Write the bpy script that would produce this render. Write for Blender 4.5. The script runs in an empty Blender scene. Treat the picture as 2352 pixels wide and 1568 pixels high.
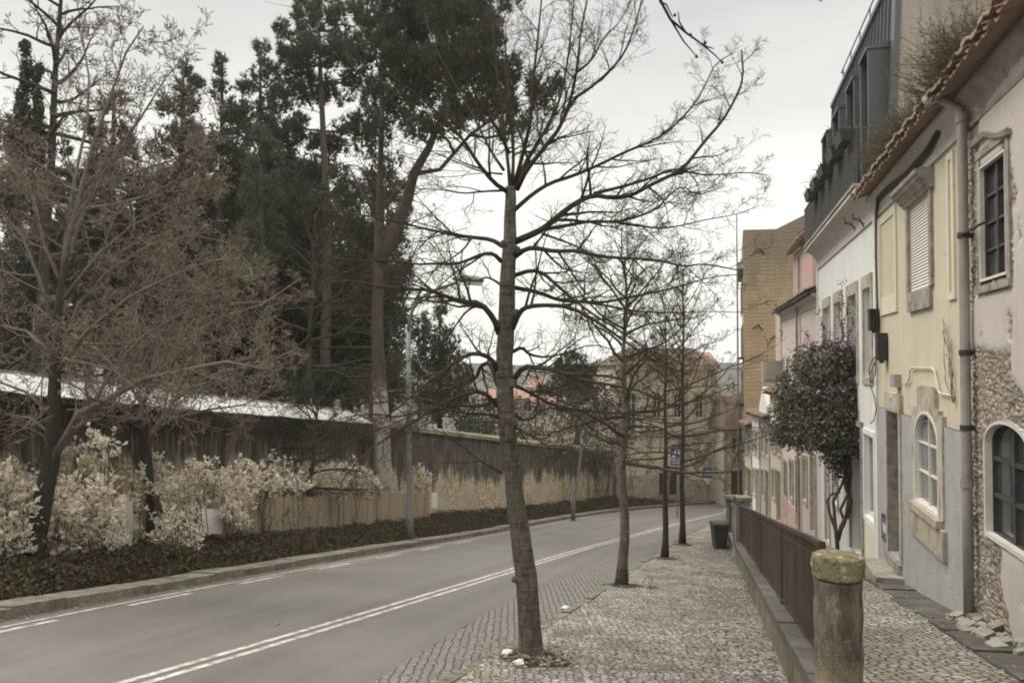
import bpy, math, random
import numpy as np
from mathutils import Vector, noise as mnoise

# ------------------------------------------------------------------ camera, sky, sun, exposure
SC = bpy.context.scene
COL = SC.collection
F = 1829.0                       # focal length in pixels of a 2352 px wide picture (28 mm)
PITCH = math.atan(46 / F)
CZ = 2.1
cam = bpy.data.objects.new('camera', bpy.data.cameras.new('camera'))
COL.objects.link(cam)
cam.location = (0, 0, CZ)
cam.rotation_euler = (math.pi / 2 + PITCH, 0, 0)
cam.data.sensor_width = 36
cam.data.lens = 36 * F / 2352
cam.data.clip_start = .1
cam.data.clip_end = 3000
SC.camera = cam
SC.view_settings.view_transform = 'Standard'
SC.view_settings.look = 'None'
SC.view_settings.gamma = 1
SC.view_settings.exposure = 0.3
SC.cycles.max_bounces = 6
SC.cycles.diffuse_bounces = 3
SC.cycles.transparent_max_bounces = 12
SC.cycles.filter_width = 1.9
SUN_EL, SUN_AZ = math.radians(52), math.radians(-70)     # azimuth from +Y towards +X

W = bpy.data.worlds.new('World'); SC.world = W; W.use_nodes = True
nt = W.node_tree; nt.nodes.clear()
def nd(nt, t, ins=None, **props):
    n = nt.nodes.new(t)
    for k, v in props.items(): setattr(n, k, v)
    for k, v in (ins or {}).items():
        s = n.inputs[k]
        if isinstance(v, bpy.types.NodeSocket): nt.links.new(v, s)
        else: s.default_value = v
    return n
def ramp(nt, fac, stops, interp='LINEAR'):
    r = nd(nt, 'ShaderNodeValToRGB', {'Fac': fac})
    cr = r.color_ramp; cr.interpolation = interp
    while len(cr.elements) < len(stops): cr.elements.new(.5)
    for e, (p, c) in zip(cr.elements, stops):
        e.position = p; e.color = tuple(c) + (1,) if len(c) == 3 else c
    return r.outputs['Color']
def mth(nt, op, a, b=0.0, c=0.0):
    n = nd(nt, 'ShaderNodeMath', {0: a, 1: b, 2: c}, operation=op); return n.outputs[0]
def mix(nt, fac, a, b, blend='MIX'):
    n = nt.nodes.new('ShaderNodeMix'); n.data_type = 'RGBA'; n.blend_type = blend
    for s, v in ((n.inputs[0], fac), (n.inputs[6], a), (n.inputs[7], b)):
        if isinstance(v, bpy.types.NodeSocket): nt.links.new(v, s)
        else: s.default_value = v if not isinstance(v, tuple) or len(v) == 4 else v + (1,)
    return n.outputs[2]
tc = nd(nt, 'ShaderNodeTexCoord')
sky = nd(nt, 'ShaderNodeTexSky', sky_type='NISHITA', sun_disc=False)
sky.sun_elevation = SUN_EL; sky.sun_rotation = SUN_AZ
sky.air_density = 1.5; sky.dust_density = 6
sep = nd(nt, 'ShaderNodeSeparateXYZ', {0: tc.outputs['Generated']})
mp = nd(nt, 'ShaderNodeMapping', {'Vector': tc.outputs['Generated'], 'Scale': (1, 1, 2.6)})
cl = nd(nt, 'ShaderNodeTexNoise', {'Vector': mp.outputs[0], 'Scale': 1.7, 'Detail': 4, 'Roughness': .5})
# overcast: brightest cloud overhead, as real overcast skies are
base = ramp(nt, sep.outputs['Z'], [(0, (9.2, 9.02, 8.6)), (.17, (8.5, 8.38, 8.05)), (.40, (5.9, 5.87, 5.72)), (.62, (13, 12.6, 11.9)), (1, (31, 29.6, 27.4))])
cloud = ramp(nt, cl.outputs['Fac'], [(.3, (.78, .785, .79)), (.65, (1.08, 1.08, 1.07))])
over = mix(nt, 1.0, base, cloud, 'MULTIPLY')
final = mix(nt, .94, sky.outputs[0], over)
bg = nd(nt, 'ShaderNodeBackground', {'Color': final, 'Strength': .105})
nd(nt, 'ShaderNodeOutputWorld', {'Surface': bg.outputs[0]})
sl = bpy.data.lights.new('sun', 'SUN'); sl.energy = 1.45; sl.angle = math.radians(25); sl.color = (1, .93, .84)
so = bpy.data.objects.new('sun', sl); COL.objects.link(so); so.location = (-20, -5, 40)
d = Vector((math.sin(SUN_AZ) * math.cos(SUN_EL), math.cos(SUN_AZ) * math.cos(SUN_EL), math.sin(SUN_EL)))
so.rotation_euler = d.to_track_quat('Z', 'Y').to_euler()

# ------------------------------------------------------------------ survey helpers (photo measurements -> metres)
def ray(x, y):
    xr = (x - 1176) / F; yr = (784 - y) / F
    Y = math.cos(PITCH) - yr * math.sin(PITCH); Z = math.sin(PITCH) + yr * math.cos(PITCH)
    return xr / Y, Z / Y
def P(x, y, Y):
    a, b = ray(x, y); return Vector((a * Y, Y, CZ + b * Y))
def G(X, Y):
    t = .25 * X + .97 * Y
    if t <= 30: return -.1535 * t
    q = min(t, 96.7); return -.1535 * q + .00115 * (q - 30) ** 2
def curve(pts, deg=3):
    ys = np.array([p[1] for p in pts]); xs = np.array([p[0] for p in pts])
    c = np.polyfit(ys, xs, deg); dc = np.polyder(c); y0, y1 = ys.min(), ys.max()
    def f(y):
        if y < y0: return float(np.polyval(c, y0) + np.polyval(dc, y0) * (y - y0))
        if y > y1: return float(np.polyval(c, y1) + np.polyval(dc, y1) * (y - y1))
        return float(np.polyval(c, y))
    return f
kerbL = curve([(-7.16, 11.23), (-6.63, 12.53), (-6.11, 14.52), (-5.35, 17.12), (-4.47, 21.01), (-2.77, 26.59), (-0.13, 34.84), (3.97, 46.21), (7.17, 51.09), (9.96, 54.48), (12.32, 57.03), (14.91, 58.92)], 4)
centre = curve([(-4.07, 8.17), (-3.5, 9.56), (-2.6, 12.21), (-1.61, 15.49), (0.03, 20.2), (0.64, 22.17), (4.5, 33.39), (7.63, 40.93), (9.45, 44.32), (12.84, 50.87)])
asph = curve([(-1.33, 9.17), (-0.63, 12.65), (0.06, 14.93), (1.73, 20.22), (3.75, 26.76), (5.7, 31.49), (8.27, 38.61)])
pave = curve([(-0.73, 8.28), (-0.12, 10.21), (0.48, 12.05), (1.06, 14.13), (1.76, 16.34), (2.32, 17.96), (3.85, 23.02), (4.99, 26.39), (6.37, 31.44), (9.11, 39.5), (10.95, 43.39)])
def wallR(y): return 2.98 + .2405 * (y - 8.7)            # left face of the low wall under the railing
_wl = [(-14, 0), (-11.2, 10), (-8.5, 20), (-5.65, 30), (-3.54, 37), (1.2, 47), (6.93, 56.9), (8, 59)]
def wallL(y): return float(np.interp(y, [p[1] for p in _wl], [p[0] for p in _wl]))
def on_curve(fx, x, lo=2, hi=80):                         # where the sight line at picture column x meets the line X=fx(Y)
    a = (x - 1176) / F
    s0 = a * lo - fx(lo)
    for i in range(50):
        m = (lo + hi) / 2
        if (a * m - fx(m)) * s0 > 0: lo = m
        else: hi = m
    return lo

# ------------------------------------------------------------------ object helpers
ROOT = {}
def tag(o, label=None, cat=None, group=None, kind=None):
    if label: o['label'] = label
    if cat: o['category'] = cat
    if group: o['group'] = group
    if kind: o['kind'] = kind
    return o
def thing(name, label, cat, loc=(0, 0, 0), group=None):
    o = bpy.data.objects.new(name, None); COL.objects.link(o); o.location = loc; o.empty_display_size = .2
    ROOT[o.name] = Vector(loc)
    return tag(o, label, cat, group)
def rootloc(o):
    while o.parent is not None: o = o.parent
    return ROOT.get(o.name, Vector((0, 0, 0)))
def np_mesh(name, V, Fc, m, parent=None, smooth=False, loc=None, uv=None, attr=None):
    V = np.asarray(V, dtype=np.float32).reshape(-1, 3)
    me = bpy.data.meshes.new(name)
    off = Vector((0, 0, 0))
    if parent is not None: off = rootloc(parent)
    elif loc is not None: off = Vector(loc)
    V = V - np.array(off, dtype=np.float32)
    me.vertices.add(len(V)); me.vertices.foreach_set('co', V.ravel())
    if isinstance(Fc, np.ndarray):
        k = Fc.shape[1]; n = len(Fc)
        loops = Fc.ravel().astype(np.int32); starts = np.arange(n, dtype=np.int32) * k
    else:
        n = len(Fc); loops = np.array([i for f in Fc for i in f], dtype=np.int32)
        starts = np.cumsum([0] + [len(f) for f in Fc[:-1]]).astype(np.int32)
    me.loops.add(len(loops)); me.loops.foreach_set('vertex_index', loops)
    me.polygons.add(n); me.polygons.foreach_set('loop_start', starts)
    me.polygons.foreach_set('use_smooth', np.full(n, bool(smooth)))
    me.update(calc_edges=True)
    if uv is not None:
        l = me.uv_layers.new(name='UVMap'); l.data.foreach_set('uv', np.asarray(uv, dtype=np.float32)[loops].ravel())
    if attr is not None:
        a = me.attributes.new('mask', 'FLOAT', 'POINT'); a.data.foreach_set('value', np.asarray(attr, dtype=np.float32))
    me.materials.append(m)
    o = bpy.data.objects.new(name, me); COL.objects.link(o)
    if parent is not None: o.parent = parent
    elif loc is not None: o.location = loc; ROOT[o.name] = Vector(loc)
    return o
class MB:
    def __init__(s): s.v = []; s.f = []; s.uv = []
    def add(s, vs, fs):
        b = len(s.v); s.v.extend([tuple(v) for v in vs]); s.f.extend([tuple(i + b for i in f) for f in fs])
    def quad(s, a, b, c, d): s.add([a, b, c, d], [(0, 1, 2, 3)])
    def box8(s, c): s.add(c, [(0, 3, 2, 1), (4, 5, 6, 7), (0, 1, 5, 4), (1, 2, 6, 5), (2, 3, 7, 6), (3, 0, 4, 7)])
    def box(s, x0, x1, y0, y1, z0, z1):
        s.box8([(x0, y0, z0), (x1, y0, z0), (x1, y1, z0), (x0, y1, z0), (x0, y0, z1), (x1, y0, z1), (x1, y1, z1), (x0, y1, z1)])
    def obox(s, c, hx, hy, hz, ax, ay, az):
        c, ax, ay, az = Vector(c), Vector(ax), Vector(ay), Vector(az)
        s.box8([c + ax * (i * hx) + ay * (j * hy) + az * (k * hz) for k in (-1, 1) for i, j in ((-1, -1), (1, -1), (1, 1), (-1, 1))])
    def tube(s, pts, rads, n=6, cap=True):
        pts = [Vector(p) for p in pts]
        if not hasattr(rads, '__len__'): rads = [rads] * len(pts)
        b0 = len(s.v); up = None
        for i, p in enumerate(pts):
            t = (pts[min(i + 1, len(pts) - 1)] - pts[max(i - 1, 0)])
            if t.length < 1e-9: t = Vector((0, 0, 1))
            t.normalize()
            if up is None: up = Vector((1, 0, 0)) if abs(t.x) < .8 else Vector((0, 1, 0))
            u = (up - t * up.dot(t)).normalized(); w = t.cross(u); up = u
            r = rads[i]
            for k in range(n):
                a = 2 * math.pi * k / n; q = p + u * (r * math.cos(a)) + w * (r * math.sin(a))
                s.v.append((q.x, q.y, q.z))
        for i in range(len(pts) - 1):
            for k in range(n):
                k2 = (k + 1) % n; a = b0 + i * n
                s.f.append((a + k, a + k2, a + n + k2, a + n + k))
        if cap and n > 2:
            s.f.append(tuple(b0 + n - 1 - k for k in range(n))); e = b0 + (len(pts) - 1) * n
            s.f.append(tuple(e + k for k in range(n)))
    def lathe(s, c, prof, n=24, jit=0, seed=0):
        b0 = len(s.v); rg = random.Random(seed)
        for r, z in prof:
            for k in range(n):
                a = 2 * math.pi * k / n; rr = r * (1 + rg.uniform(-jit, jit))
                s.v.append((c[0] + rr * math.cos(a), c[1] + rr * math.sin(a), c[2] + z))
        for i in range(len(prof) - 1):
            for k in range(n):
                k2 = (k + 1) % n; a = b0 + i * n
                s.f.append((a + k, a + k2, a + n + k2, a + n + k))
        e = b0 + (len(prof) - 1) * n
        s.f.append(tuple(e + k for k in range(n))); s.f.append(tuple(b0 + n - 1 - k for k in range(n)))
    def build(s, name, m, parent=None, smooth=False, loc=None, **kw):
        return np_mesh(name, s.v, s.f, m, parent, smooth, loc, **kw)

# ------------------------------------------------------------------ materials
MATS = {}
def newmat(name):
    m = bpy.data.materials.new(name); m.use_nodes = True; t = m.node_tree
    b = t.nodes['Principled BSDF']; MATS[name] = m
    return m, t, b
def pos(t, scale=(1, 1, 1)):
    g = nd(t, 'ShaderNodeNewGeometry')
    if scale == (1, 1, 1): return g.outputs['Position']
    return nd(t, 'ShaderNodeMapping', {'Vector': g.outputs['Position'], 'Scale': scale}).outputs[0]
def noise(t, vec, scale, detail=4, rough=.6, dist=0):
    return nd(t, 'ShaderNodeTexNoise', {'Vector': vec, 'Scale': scale, 'Detail': detail, 'Roughness': rough, 'Distortion': dist}).outputs['Fac']
def bump(t, b, h, strength, dist=.02):
    n = nd(t, 'ShaderNodeBump', {'Height': h, 'Strength': strength, 'Distance': dist})
    t.links.new(n.outputs[0], b.inputs['Normal'])
def c3(c): return tuple(c) + (1,)
def mat(name, c1, c2=None, scale=3, rough=.85, bmp=.2, bscale=40, bdist=.01, dirt=None, dscale=.6, spec=.3, metal=0, stretch=(1, 1, 1)):
    m, t, b = newmat(name)
    p = pos(t, stretch); c2 = c2 or tuple(x * .75 for x in c1)
    f = noise(t, p, scale, 5)
    c = ramp(t, f, [(.34, c1), (.66, c2)])
    if dirt:
        g = noise(t, p, dscale, 6, .65)
        c = mix(t, ramp(t, g, [(.45, (0, 0, 0)), (.68, (1, 1, 1))]), c, c3(dirt))
    t.links.new(c, b.inputs['Base Color'])
    b.inputs['Roughness'].default_value = rough; b.inputs['Specular IOR Level'].default_value = spec
    b.inputs['Metallic'].default_value = metal
    if bmp: bump(t, b, noise(t, pos(t), bscale, 3), bmp, bdist)
    return m
def leafmat(name, cols, rough=.6, trans=.25, big=None):
    m, t, b = newmat(name)
    g = nd(t, 'ShaderNodeNewGeometry')
    k = len(cols)
    c = ramp(t, g.outputs['Random Per Island'], [(i / max(1, k - 1), c) for i, c in enumerate(cols)])
    if big:
        f = noise(t, g.outputs['Position'], big[0], 3)
        c = mix(t, ramp(t, f, [(.4, (0, 0, 0)), (.62, (1, 1, 1))]), c, c3(big[1]))
    t.links.new(c, b.inputs['Base Color'])
    b.inputs['Roughness'].default_value = rough; b.inputs['Specular IOR Level'].default_value = .12
    if trans:
        tr = nd(t, 'ShaderNodeBsdfTranslucent', {'Color': c})
        mx = nd(t, 'ShaderNodeMixShader', {0: trans, 1: b.outputs[0], 2: tr.outputs[0]})
        t.links.new(mx.outputs[0], t.nodes['Material Output'].inputs['Surface'])
    return m

def asphalt():
    m, t, b = newmat('asphalt')
    uv = nd(t, 'ShaderNodeTexCoord').outputs['UV']
    fine = noise(t, pos(t), 60, 3); big = noise(t, pos(t), .35, 4)
    st = nd(t, 'ShaderNodeMapping', {'Vector': uv, 'Scale': (1.1, .03, 1)}).outputs[0]   # tyre bands along the lane, with wet sheen painted into their colour
    band = noise(t, st, 1.3, 2)
    c = ramp(t, band, [(.35, (.082, .078, .071)), (.65, (.15, .144, .133))])
    c = mix(t, .5, c, ramp(t, fine, [(.3, (.06, .057, .052)), (.7, (.2, .19, .175))]))
    c = mix(t, ramp(t, big, [(.45, (0, 0, 0)), (.8, (.5, .5, .5))]), c, (.2, .19, .172, 1))
    c = mix(t, ramp(t, noise(t, pos(t), 7, 6, .8), [(.55, (0, 0, 0)), (.75, (.55, .55, .55))]), c, (.06, .056, .05, 1))
    ck = nd(t, 'ShaderNodeTexVoronoi', {'Vector': nd(t, 'ShaderNodeVectorMath', {0: pos(t), 1: (0, 0, 0)}).outputs[0], 'Scale': .35}, feature='DISTANCE_TO_EDGE').outputs['Distance']
    c = mix(t, ramp(t, ck, [(0, (.12, .12, .12)), (.005, (0, 0, 0))]), c, (.06, .058, .055, 1))
    t.links.new(c, b.inputs['Base Color']); b.inputs['Roughness'].default_value = .62; b.inputs['Specular IOR Level'].default_value = .45
    bump(t, b, noise(t, pos(t), 140, 2), .7, .01)
    return m
def cobble(name, cols, joint, scale, wet=.8, moss=None, dirt=None, bd=.02, rnd=.75):
    m, t, b = newmat(name)
    p = pos(t); w = nd(t, 'ShaderNodeTexNoise', {'Vector': p, 'Scale': 3.0, 'Detail': 2}).outputs['Color']
    v = nd(t, 'ShaderNodeVectorMath', {0: p, 1: nd(t, 'ShaderNodeVectorMath', {0: w, 'Scale': .06}, operation='SCALE').outputs[0]}, operation='ADD').outputs[0]
    vo = nd(t, 'ShaderNodeTexVoronoi', {'Vector': v, 'Scale': scale, 'Randomness': rnd}, voronoi_dimensions='2D')
    ed = nd(t, 'ShaderNodeTexVoronoi', {'Vector': v, 'Scale': scale, 'Randomness': rnd}, voronoi_dimensions='2D', feature='DISTANCE_TO_EDGE').outputs['Distance']
    r = nd(t, 'ShaderNodeSeparateColor', {0: vo.outputs['Color']}).outputs[0]
    c = ramp(t, r, [(i / (len(cols) - 1), q) for i, q in enumerate(cols)])
    c = mix(t, .25, c, ramp(t, noise(t, p, 45, 3), [(.3, (.2, .19, .17)), (.7, (.5, .48, .44))]))
    if dirt:
        f = noise(t, p, 1.1, 8, .78); c = mix(t, ramp(t, f, [(.38, (0, 0, 0)), (.62, (.8, .8, .8))]), c, c3(dirt))
    if moss:
        f = noise(t, p, 1.1, 5, .65); mm = ramp(t, f, [(.55, (0, 0, 0)), (.72, (.7, .7, .7))]); c = mix(t, mm, c, c3(moss))
    jn = ramp(t, ed, [(.02, (1, 1, 1)), (.12, (0, 0, 0))])
    c = mix(t, jn, c, c3(joint))
    t.links.new(c, b.inputs['Base Color']); b.inputs['Roughness'].default_value = wet; b.inputs['Specular IOR Level'].default_value = .35
    h = ramp(t, ed, [(0, (0, 0, 0)), (.2, (1, 1, 1))])
    h = mth(t, 'ADD', mth(t, 'ADD', h, mth(t, 'MULTIPLY', r, .5)), mth(t, 'MULTIPLY', noise(t, p, 50, 2), .35))
    bump(t, b, h, .9, bd)
    return m
def stained_wall():
    """old retaining wall: black run-off streaks on top, cream rubble where the render has gone"""
    m, t, b = newmat('stained_wall')
    uv = nd(t, 'ShaderNodeTexCoord').outputs['UV']; s = nd(t, 'ShaderNodeSeparateXYZ', {0: uv})
    sm = nd(t, 'ShaderNodeMapping', {'Vector': uv, 'Scale': (5, .35, 1)}).outputs[0]
    streak = noise(t, sm, 1.6, 6, .7)
    dark = ramp(t, streak, [(.3, (.035, .031, .026)), (.48, (.07, .063, .053)), (.58, (.15, .135, .112)), (.7, (.25, .225, .185))])
    sv = nd(t, 'ShaderNodeMapping', {'Vector': uv, 'Scale': (5.0, 7.5, 1)}).outputs[0]
    vo = nd(t, 'ShaderNodeTexVoronoi', {'Vector': sv, 'Scale': 1.0, 'Randomness': .9}, voronoi_dimensions='2D')
    ed = nd(t, 'ShaderNodeTexVoronoi', {'Vector': sv, 'Scale': 1.0, 'Randomness': .9}, voronoi_dimensions='2D', feature='DISTANCE_TO_EDGE').outputs['Distance']
    r = nd(t, 'ShaderNodeSeparateColor', {0: vo.outputs['Color']}).outputs[0]
    st = ramp(t, r, [(0, (.42, .33, .22)), (.5, (.55, .45, .32)), (1, (.66, .57, .43))])
    st = mix(t, ramp(t, ed, [(.02, (1, 1, 1)), (.1, (0, 0, 0))]), st, (.16, .12, .08, 1))
    pl = ramp(t, noise(t, uv, 1.2, 4), [(.35, (.40, .34, .26)), (.65, (.5, .43, .33))])
    low = mix(t, ramp(t, noise(t, uv, .45, 3), [(.5, (0, 0, 0)), (.56, (1, 1, 1))]), st, pl)
    edge = mth(t, 'ADD', s.outputs[1], mth(t, 'MULTIPLY', mth(t, 'SUBTRACT', noise(t, nd(t, 'ShaderNodeMapping', {'Vector': uv, 'Scale': (1.6, .25, 1)}).outputs[0], 1.0, 6, .75), .5), 4.5))
    k = ramp(t, mth(t, 'MULTIPLY', edge, .2), [(.40, (0, 0, 0)), (.50, (1, 1, 1))])
    c = mix(t, k, low, dark)
    t.links.new(c, b.inputs['Base Color']); b.inputs['Roughness'].default_value = .95; b.inputs['Specular IOR Level'].default_value = .15
    bump(t, b, mth(t, 'ADD', mth(t, 'MULTIPLY', ed, mth(t, 'SUBTRACT', 1.0, k)), mth(t, 'MULTIPLY', noise(t, uv, 12, 4), .3)), .8, .06)
    return m
def plaster(name, c1, c2, stain=(.3, .27, .22), amount=.35, streak=.4):
    m, t, b = newmat(name)
    p = pos(t); f = noise(t, p, 1.3, 6, .7)
    c = ramp(t, f, [(.35, c1), (.68, c2)])
    s = noise(t, pos(t, (4.5, 4.5, .22)), 1.5, 7, .75)
    c = mix(t, ramp(t, s, [(.49, (0, 0, 0)), (.8, (streak,) * 3)]), c, c3(stain))
    g = noise(t, p, 5.5, 6, .75)
    c = mix(t, ramp(t, g, [(.6, (0, 0, 0)), (.78, (amount,) * 3)]), c, c3(stain))
    t.links.new(c, b.inputs['Base Color']); b.inputs['Roughness'].default_value = .92; b.inputs['Specular IOR Level'].default_value = .2
    cr = nd(t, 'ShaderNodeTexVoronoi', {'Vector': nd(t, 'ShaderNodeVectorMath', {0: p, 1: nd(t, 'ShaderNodeVectorMath', {0: nd(t, 'ShaderNodeTexNoise', {'Vector': p, 'Scale': 2.5, 'Detail': 5}).outputs['Color'], 'Scale': .9}, operation='SCALE').outputs[0]}, operation='ADD').outputs[0], 'Scale': .7}, feature='DISTANCE_TO_EDGE').outputs['Distance']
    crk = mix(t, mth(t, 'MULTIPLY', ramp(t, cr, [(0, (1, 1, 1)), (.012, (0, 0, 0))]), ramp(t, noise(t, p, .8, 3), [(.5, (0, 0, 0)), (.6, (.55, .55, .55))])), c, c3(tuple(x * .5 for x in stain)))
    t.links.new(crk, b.inputs['Base Color'])
    bump(t, b, mth(t, 'ADD', noise(t, p, 26, 4), mth(t, 'MULTIPLY', noise(t, p, 3, 3), 1.5)), .45, .015)
    return m
def ochre_mat():
    m, t, b = newmat('ochre_gable')
    p = pos(t); c = ramp(t, noise(t, p, .7, 6, .7), [(.35, (.47, .35, .215)), (.65, (.37, .285, .19))])
    w = nd(t, 'ShaderNodeTexWave', {'Vector': p, 'Scale': 1.3, 'Distortion': 9, 'Detail': 6, 'Detail Scale': 1.5, 'Detail Roughness': .7}, wave_type='BANDS', bands_direction='Z').outputs['Fac']
    wm = ramp(t, noise(t, p, .33, 3), [(.45, (0, 0, 0)), (.58, (.6, .6, .6))]); c = mix(t, wm, c, ramp(t, w, [(.1, (.3, .22, .135)), (.5, (.44, .33, .205)), (.9, (.55, .44, .3))]))
    z = nd(t, 'ShaderNodeSeparateXYZ', {0: p}).outputs[2]
    k = mth(t, 'ADD', mth(t, 'MULTIPLY', mth(t, 'SUBTRACT', z, 5.2), .14), mth(t, 'MULTIPLY', mth(t, 'SUBTRACT', noise(t, pos(t, (1, 1, .3)), 1.0, 6, .75), .5), 1.3))
    c = mix(t, ramp(t, k, [(.1, (0, 0, 0)), (.5, (.8, .8, .8))]), c, (.21, .175, .125, 1))
    t.links.new(c, b.inputs['Base Color']); b.inputs['Roughness'].default_value = .95; b.inputs['Specular IOR Level'].default_value = .15
    bump(t, b, mth(t, 'ADD', mth(t, 'MULTIPLY', w, .4), noise(t, p, 5, 5, .7)), .6, .05)
    return m
def peeled(name, ca, cb):
    """plaster over rubble, told apart by the mesh's own 'mask' attribute (1 = bare stone)"""
    m, t, b = newmat(name)
    k = nd(t, 'ShaderNodeAttribute', attribute_name='mask').outputs['Fac']
    p = pos(t)
    pl = ramp(t, noise(t, p, 1.6, 6, .7), [(.35, ca), (.68, cb)])
    pl = mix(t, ramp(t, noise(t, pos(t, (2.5, 2.5, .4)), 1.3, 5, .7), [(.55, (0, 0, 0)), (.8, (.45, .45, .45))]), pl, (.27, .23, .19, 1))
    vo = nd(t, 'ShaderNodeTexVoronoi', {'Vector': pos(t, (1, 1, 1.7)), 'Scale': 7.5, 'Randomness': 1})
    ed = nd(t, 'ShaderNodeTexVoronoi', {'Vector': pos(t, (1, 1, 1.7)), 'Scale': 7.5, 'Randomness': 1}, feature='DISTANCE_TO_EDGE').outputs['Distance']
    r = nd(t, 'ShaderNodeSeparateColor', {0: vo.outputs['Color']}).outputs[0]
    st = ramp(t, r, [(0, (.22, .17, .13)), (.3, (.42, .36, .28)), (.6, (.5, .44, .36)), (.85, (.33, .2, .14)), (1, (.55, .5, .42))])
    st = mix(t, ramp(t, ed, [(.03, (1, 1, 1)), (.16, (0, 0, 0))]), st, (.13, .11, .09, 1))
    st = mix(t, .3, st, ramp(t, noise(t, p, 22, 5, .7), [(.35, (.1, .085, .07)), (.65, (.55, .48, .4))]))
    st = mix(t, ramp(t, noise(t, p, 3.2, 6, .75), [(.44, (0, 0, 0)), (.6, (.75, .75, .75))]), st, ramp(t, noise(t, p, 9, 5, .7), [(.35, (.5, .445, .38)), (.65, (.38, .335, .28))]))
    c = mix(t, ramp(t, k, [(.4, (0, 0, 0)), (.55, (1, 1, 1))]), pl, st)
    t.links.new(c, b.inputs['Base Color']); b.inputs['Roughness'].default_value = .95; b.inputs['Specular IOR Level'].default_value = .15
    bump(t, b, mth(t, 'ADD', mth(t, 'MULTIPLY', mth(t, 'MULTIPLY', ed, k), 1.6), mth(t, 'MULTIPLY', noise(t, p, 30, 4), mth(t, 'ADD', .15, mth(t, 'MULTIPLY', k, .6)))), .9, .04)
    return m
def bark(name, c1, c2, lichen, ring=True, sc=1.0):
    m, t, b = newmat(name)
    p = pos(t)
    f = noise(t, pos(t, (9 * sc, 9 * sc, 2.5 * sc)), 2, 5, .7)
    c = ramp(t, f, [(.32, c1), (.68, c2)])
    c = mix(t, ramp(t, noise(t, p, 6, 5, .7), [(.46, (0, 0, 0)), (.62, (.8, .8, .8))]), c, c3(lichen))
    h = noise(t, p, 40, 4, .7)
    if ring:
        rg = noise(t, pos(t, (2.2, 2.2, 17)), 1.6, 5, .75)
        c = mix(t, ramp(t, rg, [(.5, (0, 0, 0)), (.68, (.75, .75, .75))]), c, c3(tuple(x * .45 for x in c1)))
        c = mix(t, ramp(t, rg, [(.3, (.5, .5, .5)), (.42, (0, 0, 0))]), c, c3(tuple(min(1, x * 1.5) for x in c2)))
        h = mth(t, 'ADD', h, rg)
    t.links.new(c, b.inputs['Base Color']); b.inputs['Roughness'].default_value = .95; b.inputs['Specular IOR Level'].default_value = .15
    h = mth(t, 'ADD', h, mth(t, 'MULTIPLY', noise(t, pos(t, (14, 14, 5)), 2, 5, .8), 1.2))
    bump(t, b, h, 1, .035)
    return m
def glass(name, c=(.03, .032, .034), rough=.08):
    m, t, b = newmat(name)
    t.links.new(ramp(t, noise(t, pos(t), 1.5, 3), [(.3, c), (.7, tuple(x * 2.2 for x in c))]), b.inputs['Base Color'])
    b.inputs['Roughness'].default_value = rough; b.inputs['Specular IOR Level'].default_value = .6
    bump(t, b, noise(t, pos(t), 4, 1), .08, .01)
    return m
M = {}
M['asphalt'] = asphalt()
M['gutter'] = cobble('gutter_setts', [(.1, .096, .088), (.14, .134, .124), (.175, .165, .15)], (.06, .056, .05), 9.5, .75, rnd=.35)
M['pavement'] = cobble('limestone_setts', [(.2, .192, .168), (.31, .298, .265), (.42, .405, .365), (.54, .525, .485)], (.085, .075, .06), 11, .85, dirt=(.13, .112, .085), moss=(.13, .13, .07))
M['walkway'] = cobble('walkway_setts', [(.24, .235, .2), (.36, .35, .31), (.48, .46, .42), (.56, .54, .49)], (.07, .062, .045), 9.5, .85, moss=(.14, .15, .07), dirt=(.22, .2, .16), bd=.03)
M['kerb'] = mat('kerb_stone', (.25, .222, .175), (.13, .115, .09), 5, bmp=.9, bscale=18, bdist=.03, dirt=(.11, .1, .075), dscale=1.6)
M['basalt'] = mat('dark_coping', (.105, .1, .088), (.07, .067, .06), 4, bmp=.5, bscale=25, dirt=(.14, .135, .11), dscale=1.5)
M['lowwall'] = mat('low_wall_render', (.22, .2, .15), (.13, .12, .085), 4, bmp=.6, bscale=20, dirt=(.075, .08, .045), dscale=1.8, stretch=(1, 1, .5))
M['paint'] = mat('road_paint', (.56, .54, .49), (.36, .345, .32), 11, rough=.7, bmp=.3, dirt=(.16, .152, .14), dscale=5)
M['soil'] = mat('soil', (.07, .058, .042), (.035, .03, .022), 6, bmp=.8, bscale=30, bdist=.03)
M['earth'] = mat('earth', (.05, .055, .03), (.03, .035, .02), 1, bmp=.6, bscale=6, bdist=.1)
M['wall'] = stained_wall()
M['sheet'] = mat('pale_sheet', (.6, .61, .59), (.48, .49, .47), 1.5, rough=.6, bmp=.2, dirt=(.38, .39, .36), dscale=.9)
M['mossy'] = mat('mossy_coping', (.2, .19, .14), (.13, .14, .05), 2, bmp=.6, bscale=15, dirt=(.32, .3, .25), dscale=.7)
M['board'] = mat('weathered_board', (.36, .285, .2), (.27, .21, .145), 1.2, bmp=.35, bscale=30, stretch=(6, 6, .6), dirt=(.2, .165, .12), dscale=.8)
M['panel'] = mat('pale_panel', (.5, .46, .4), (.42, .38, .32), 2, bmp=.1)
M['white_sheet'] = mat('white_sheet', (.72, .71, .7), (.62, .6, .6), 2, rough=.5, bmp=.1)
M['barkT'] = bark('street_tree_bark', (.075, .067, .054), (.27, .248, .212), (.16, .148, .09))
M['barkD'] = bark('dark_twig_bark', (.066, .057, .042), (.10, .086, .062), (.095, .085, .042), ring=False)
M['barkL'] = bark('pale_twig_bark', (.2, .168, .135), (.33, .29, .235), (.22, .185, .14), ring=False)
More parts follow.
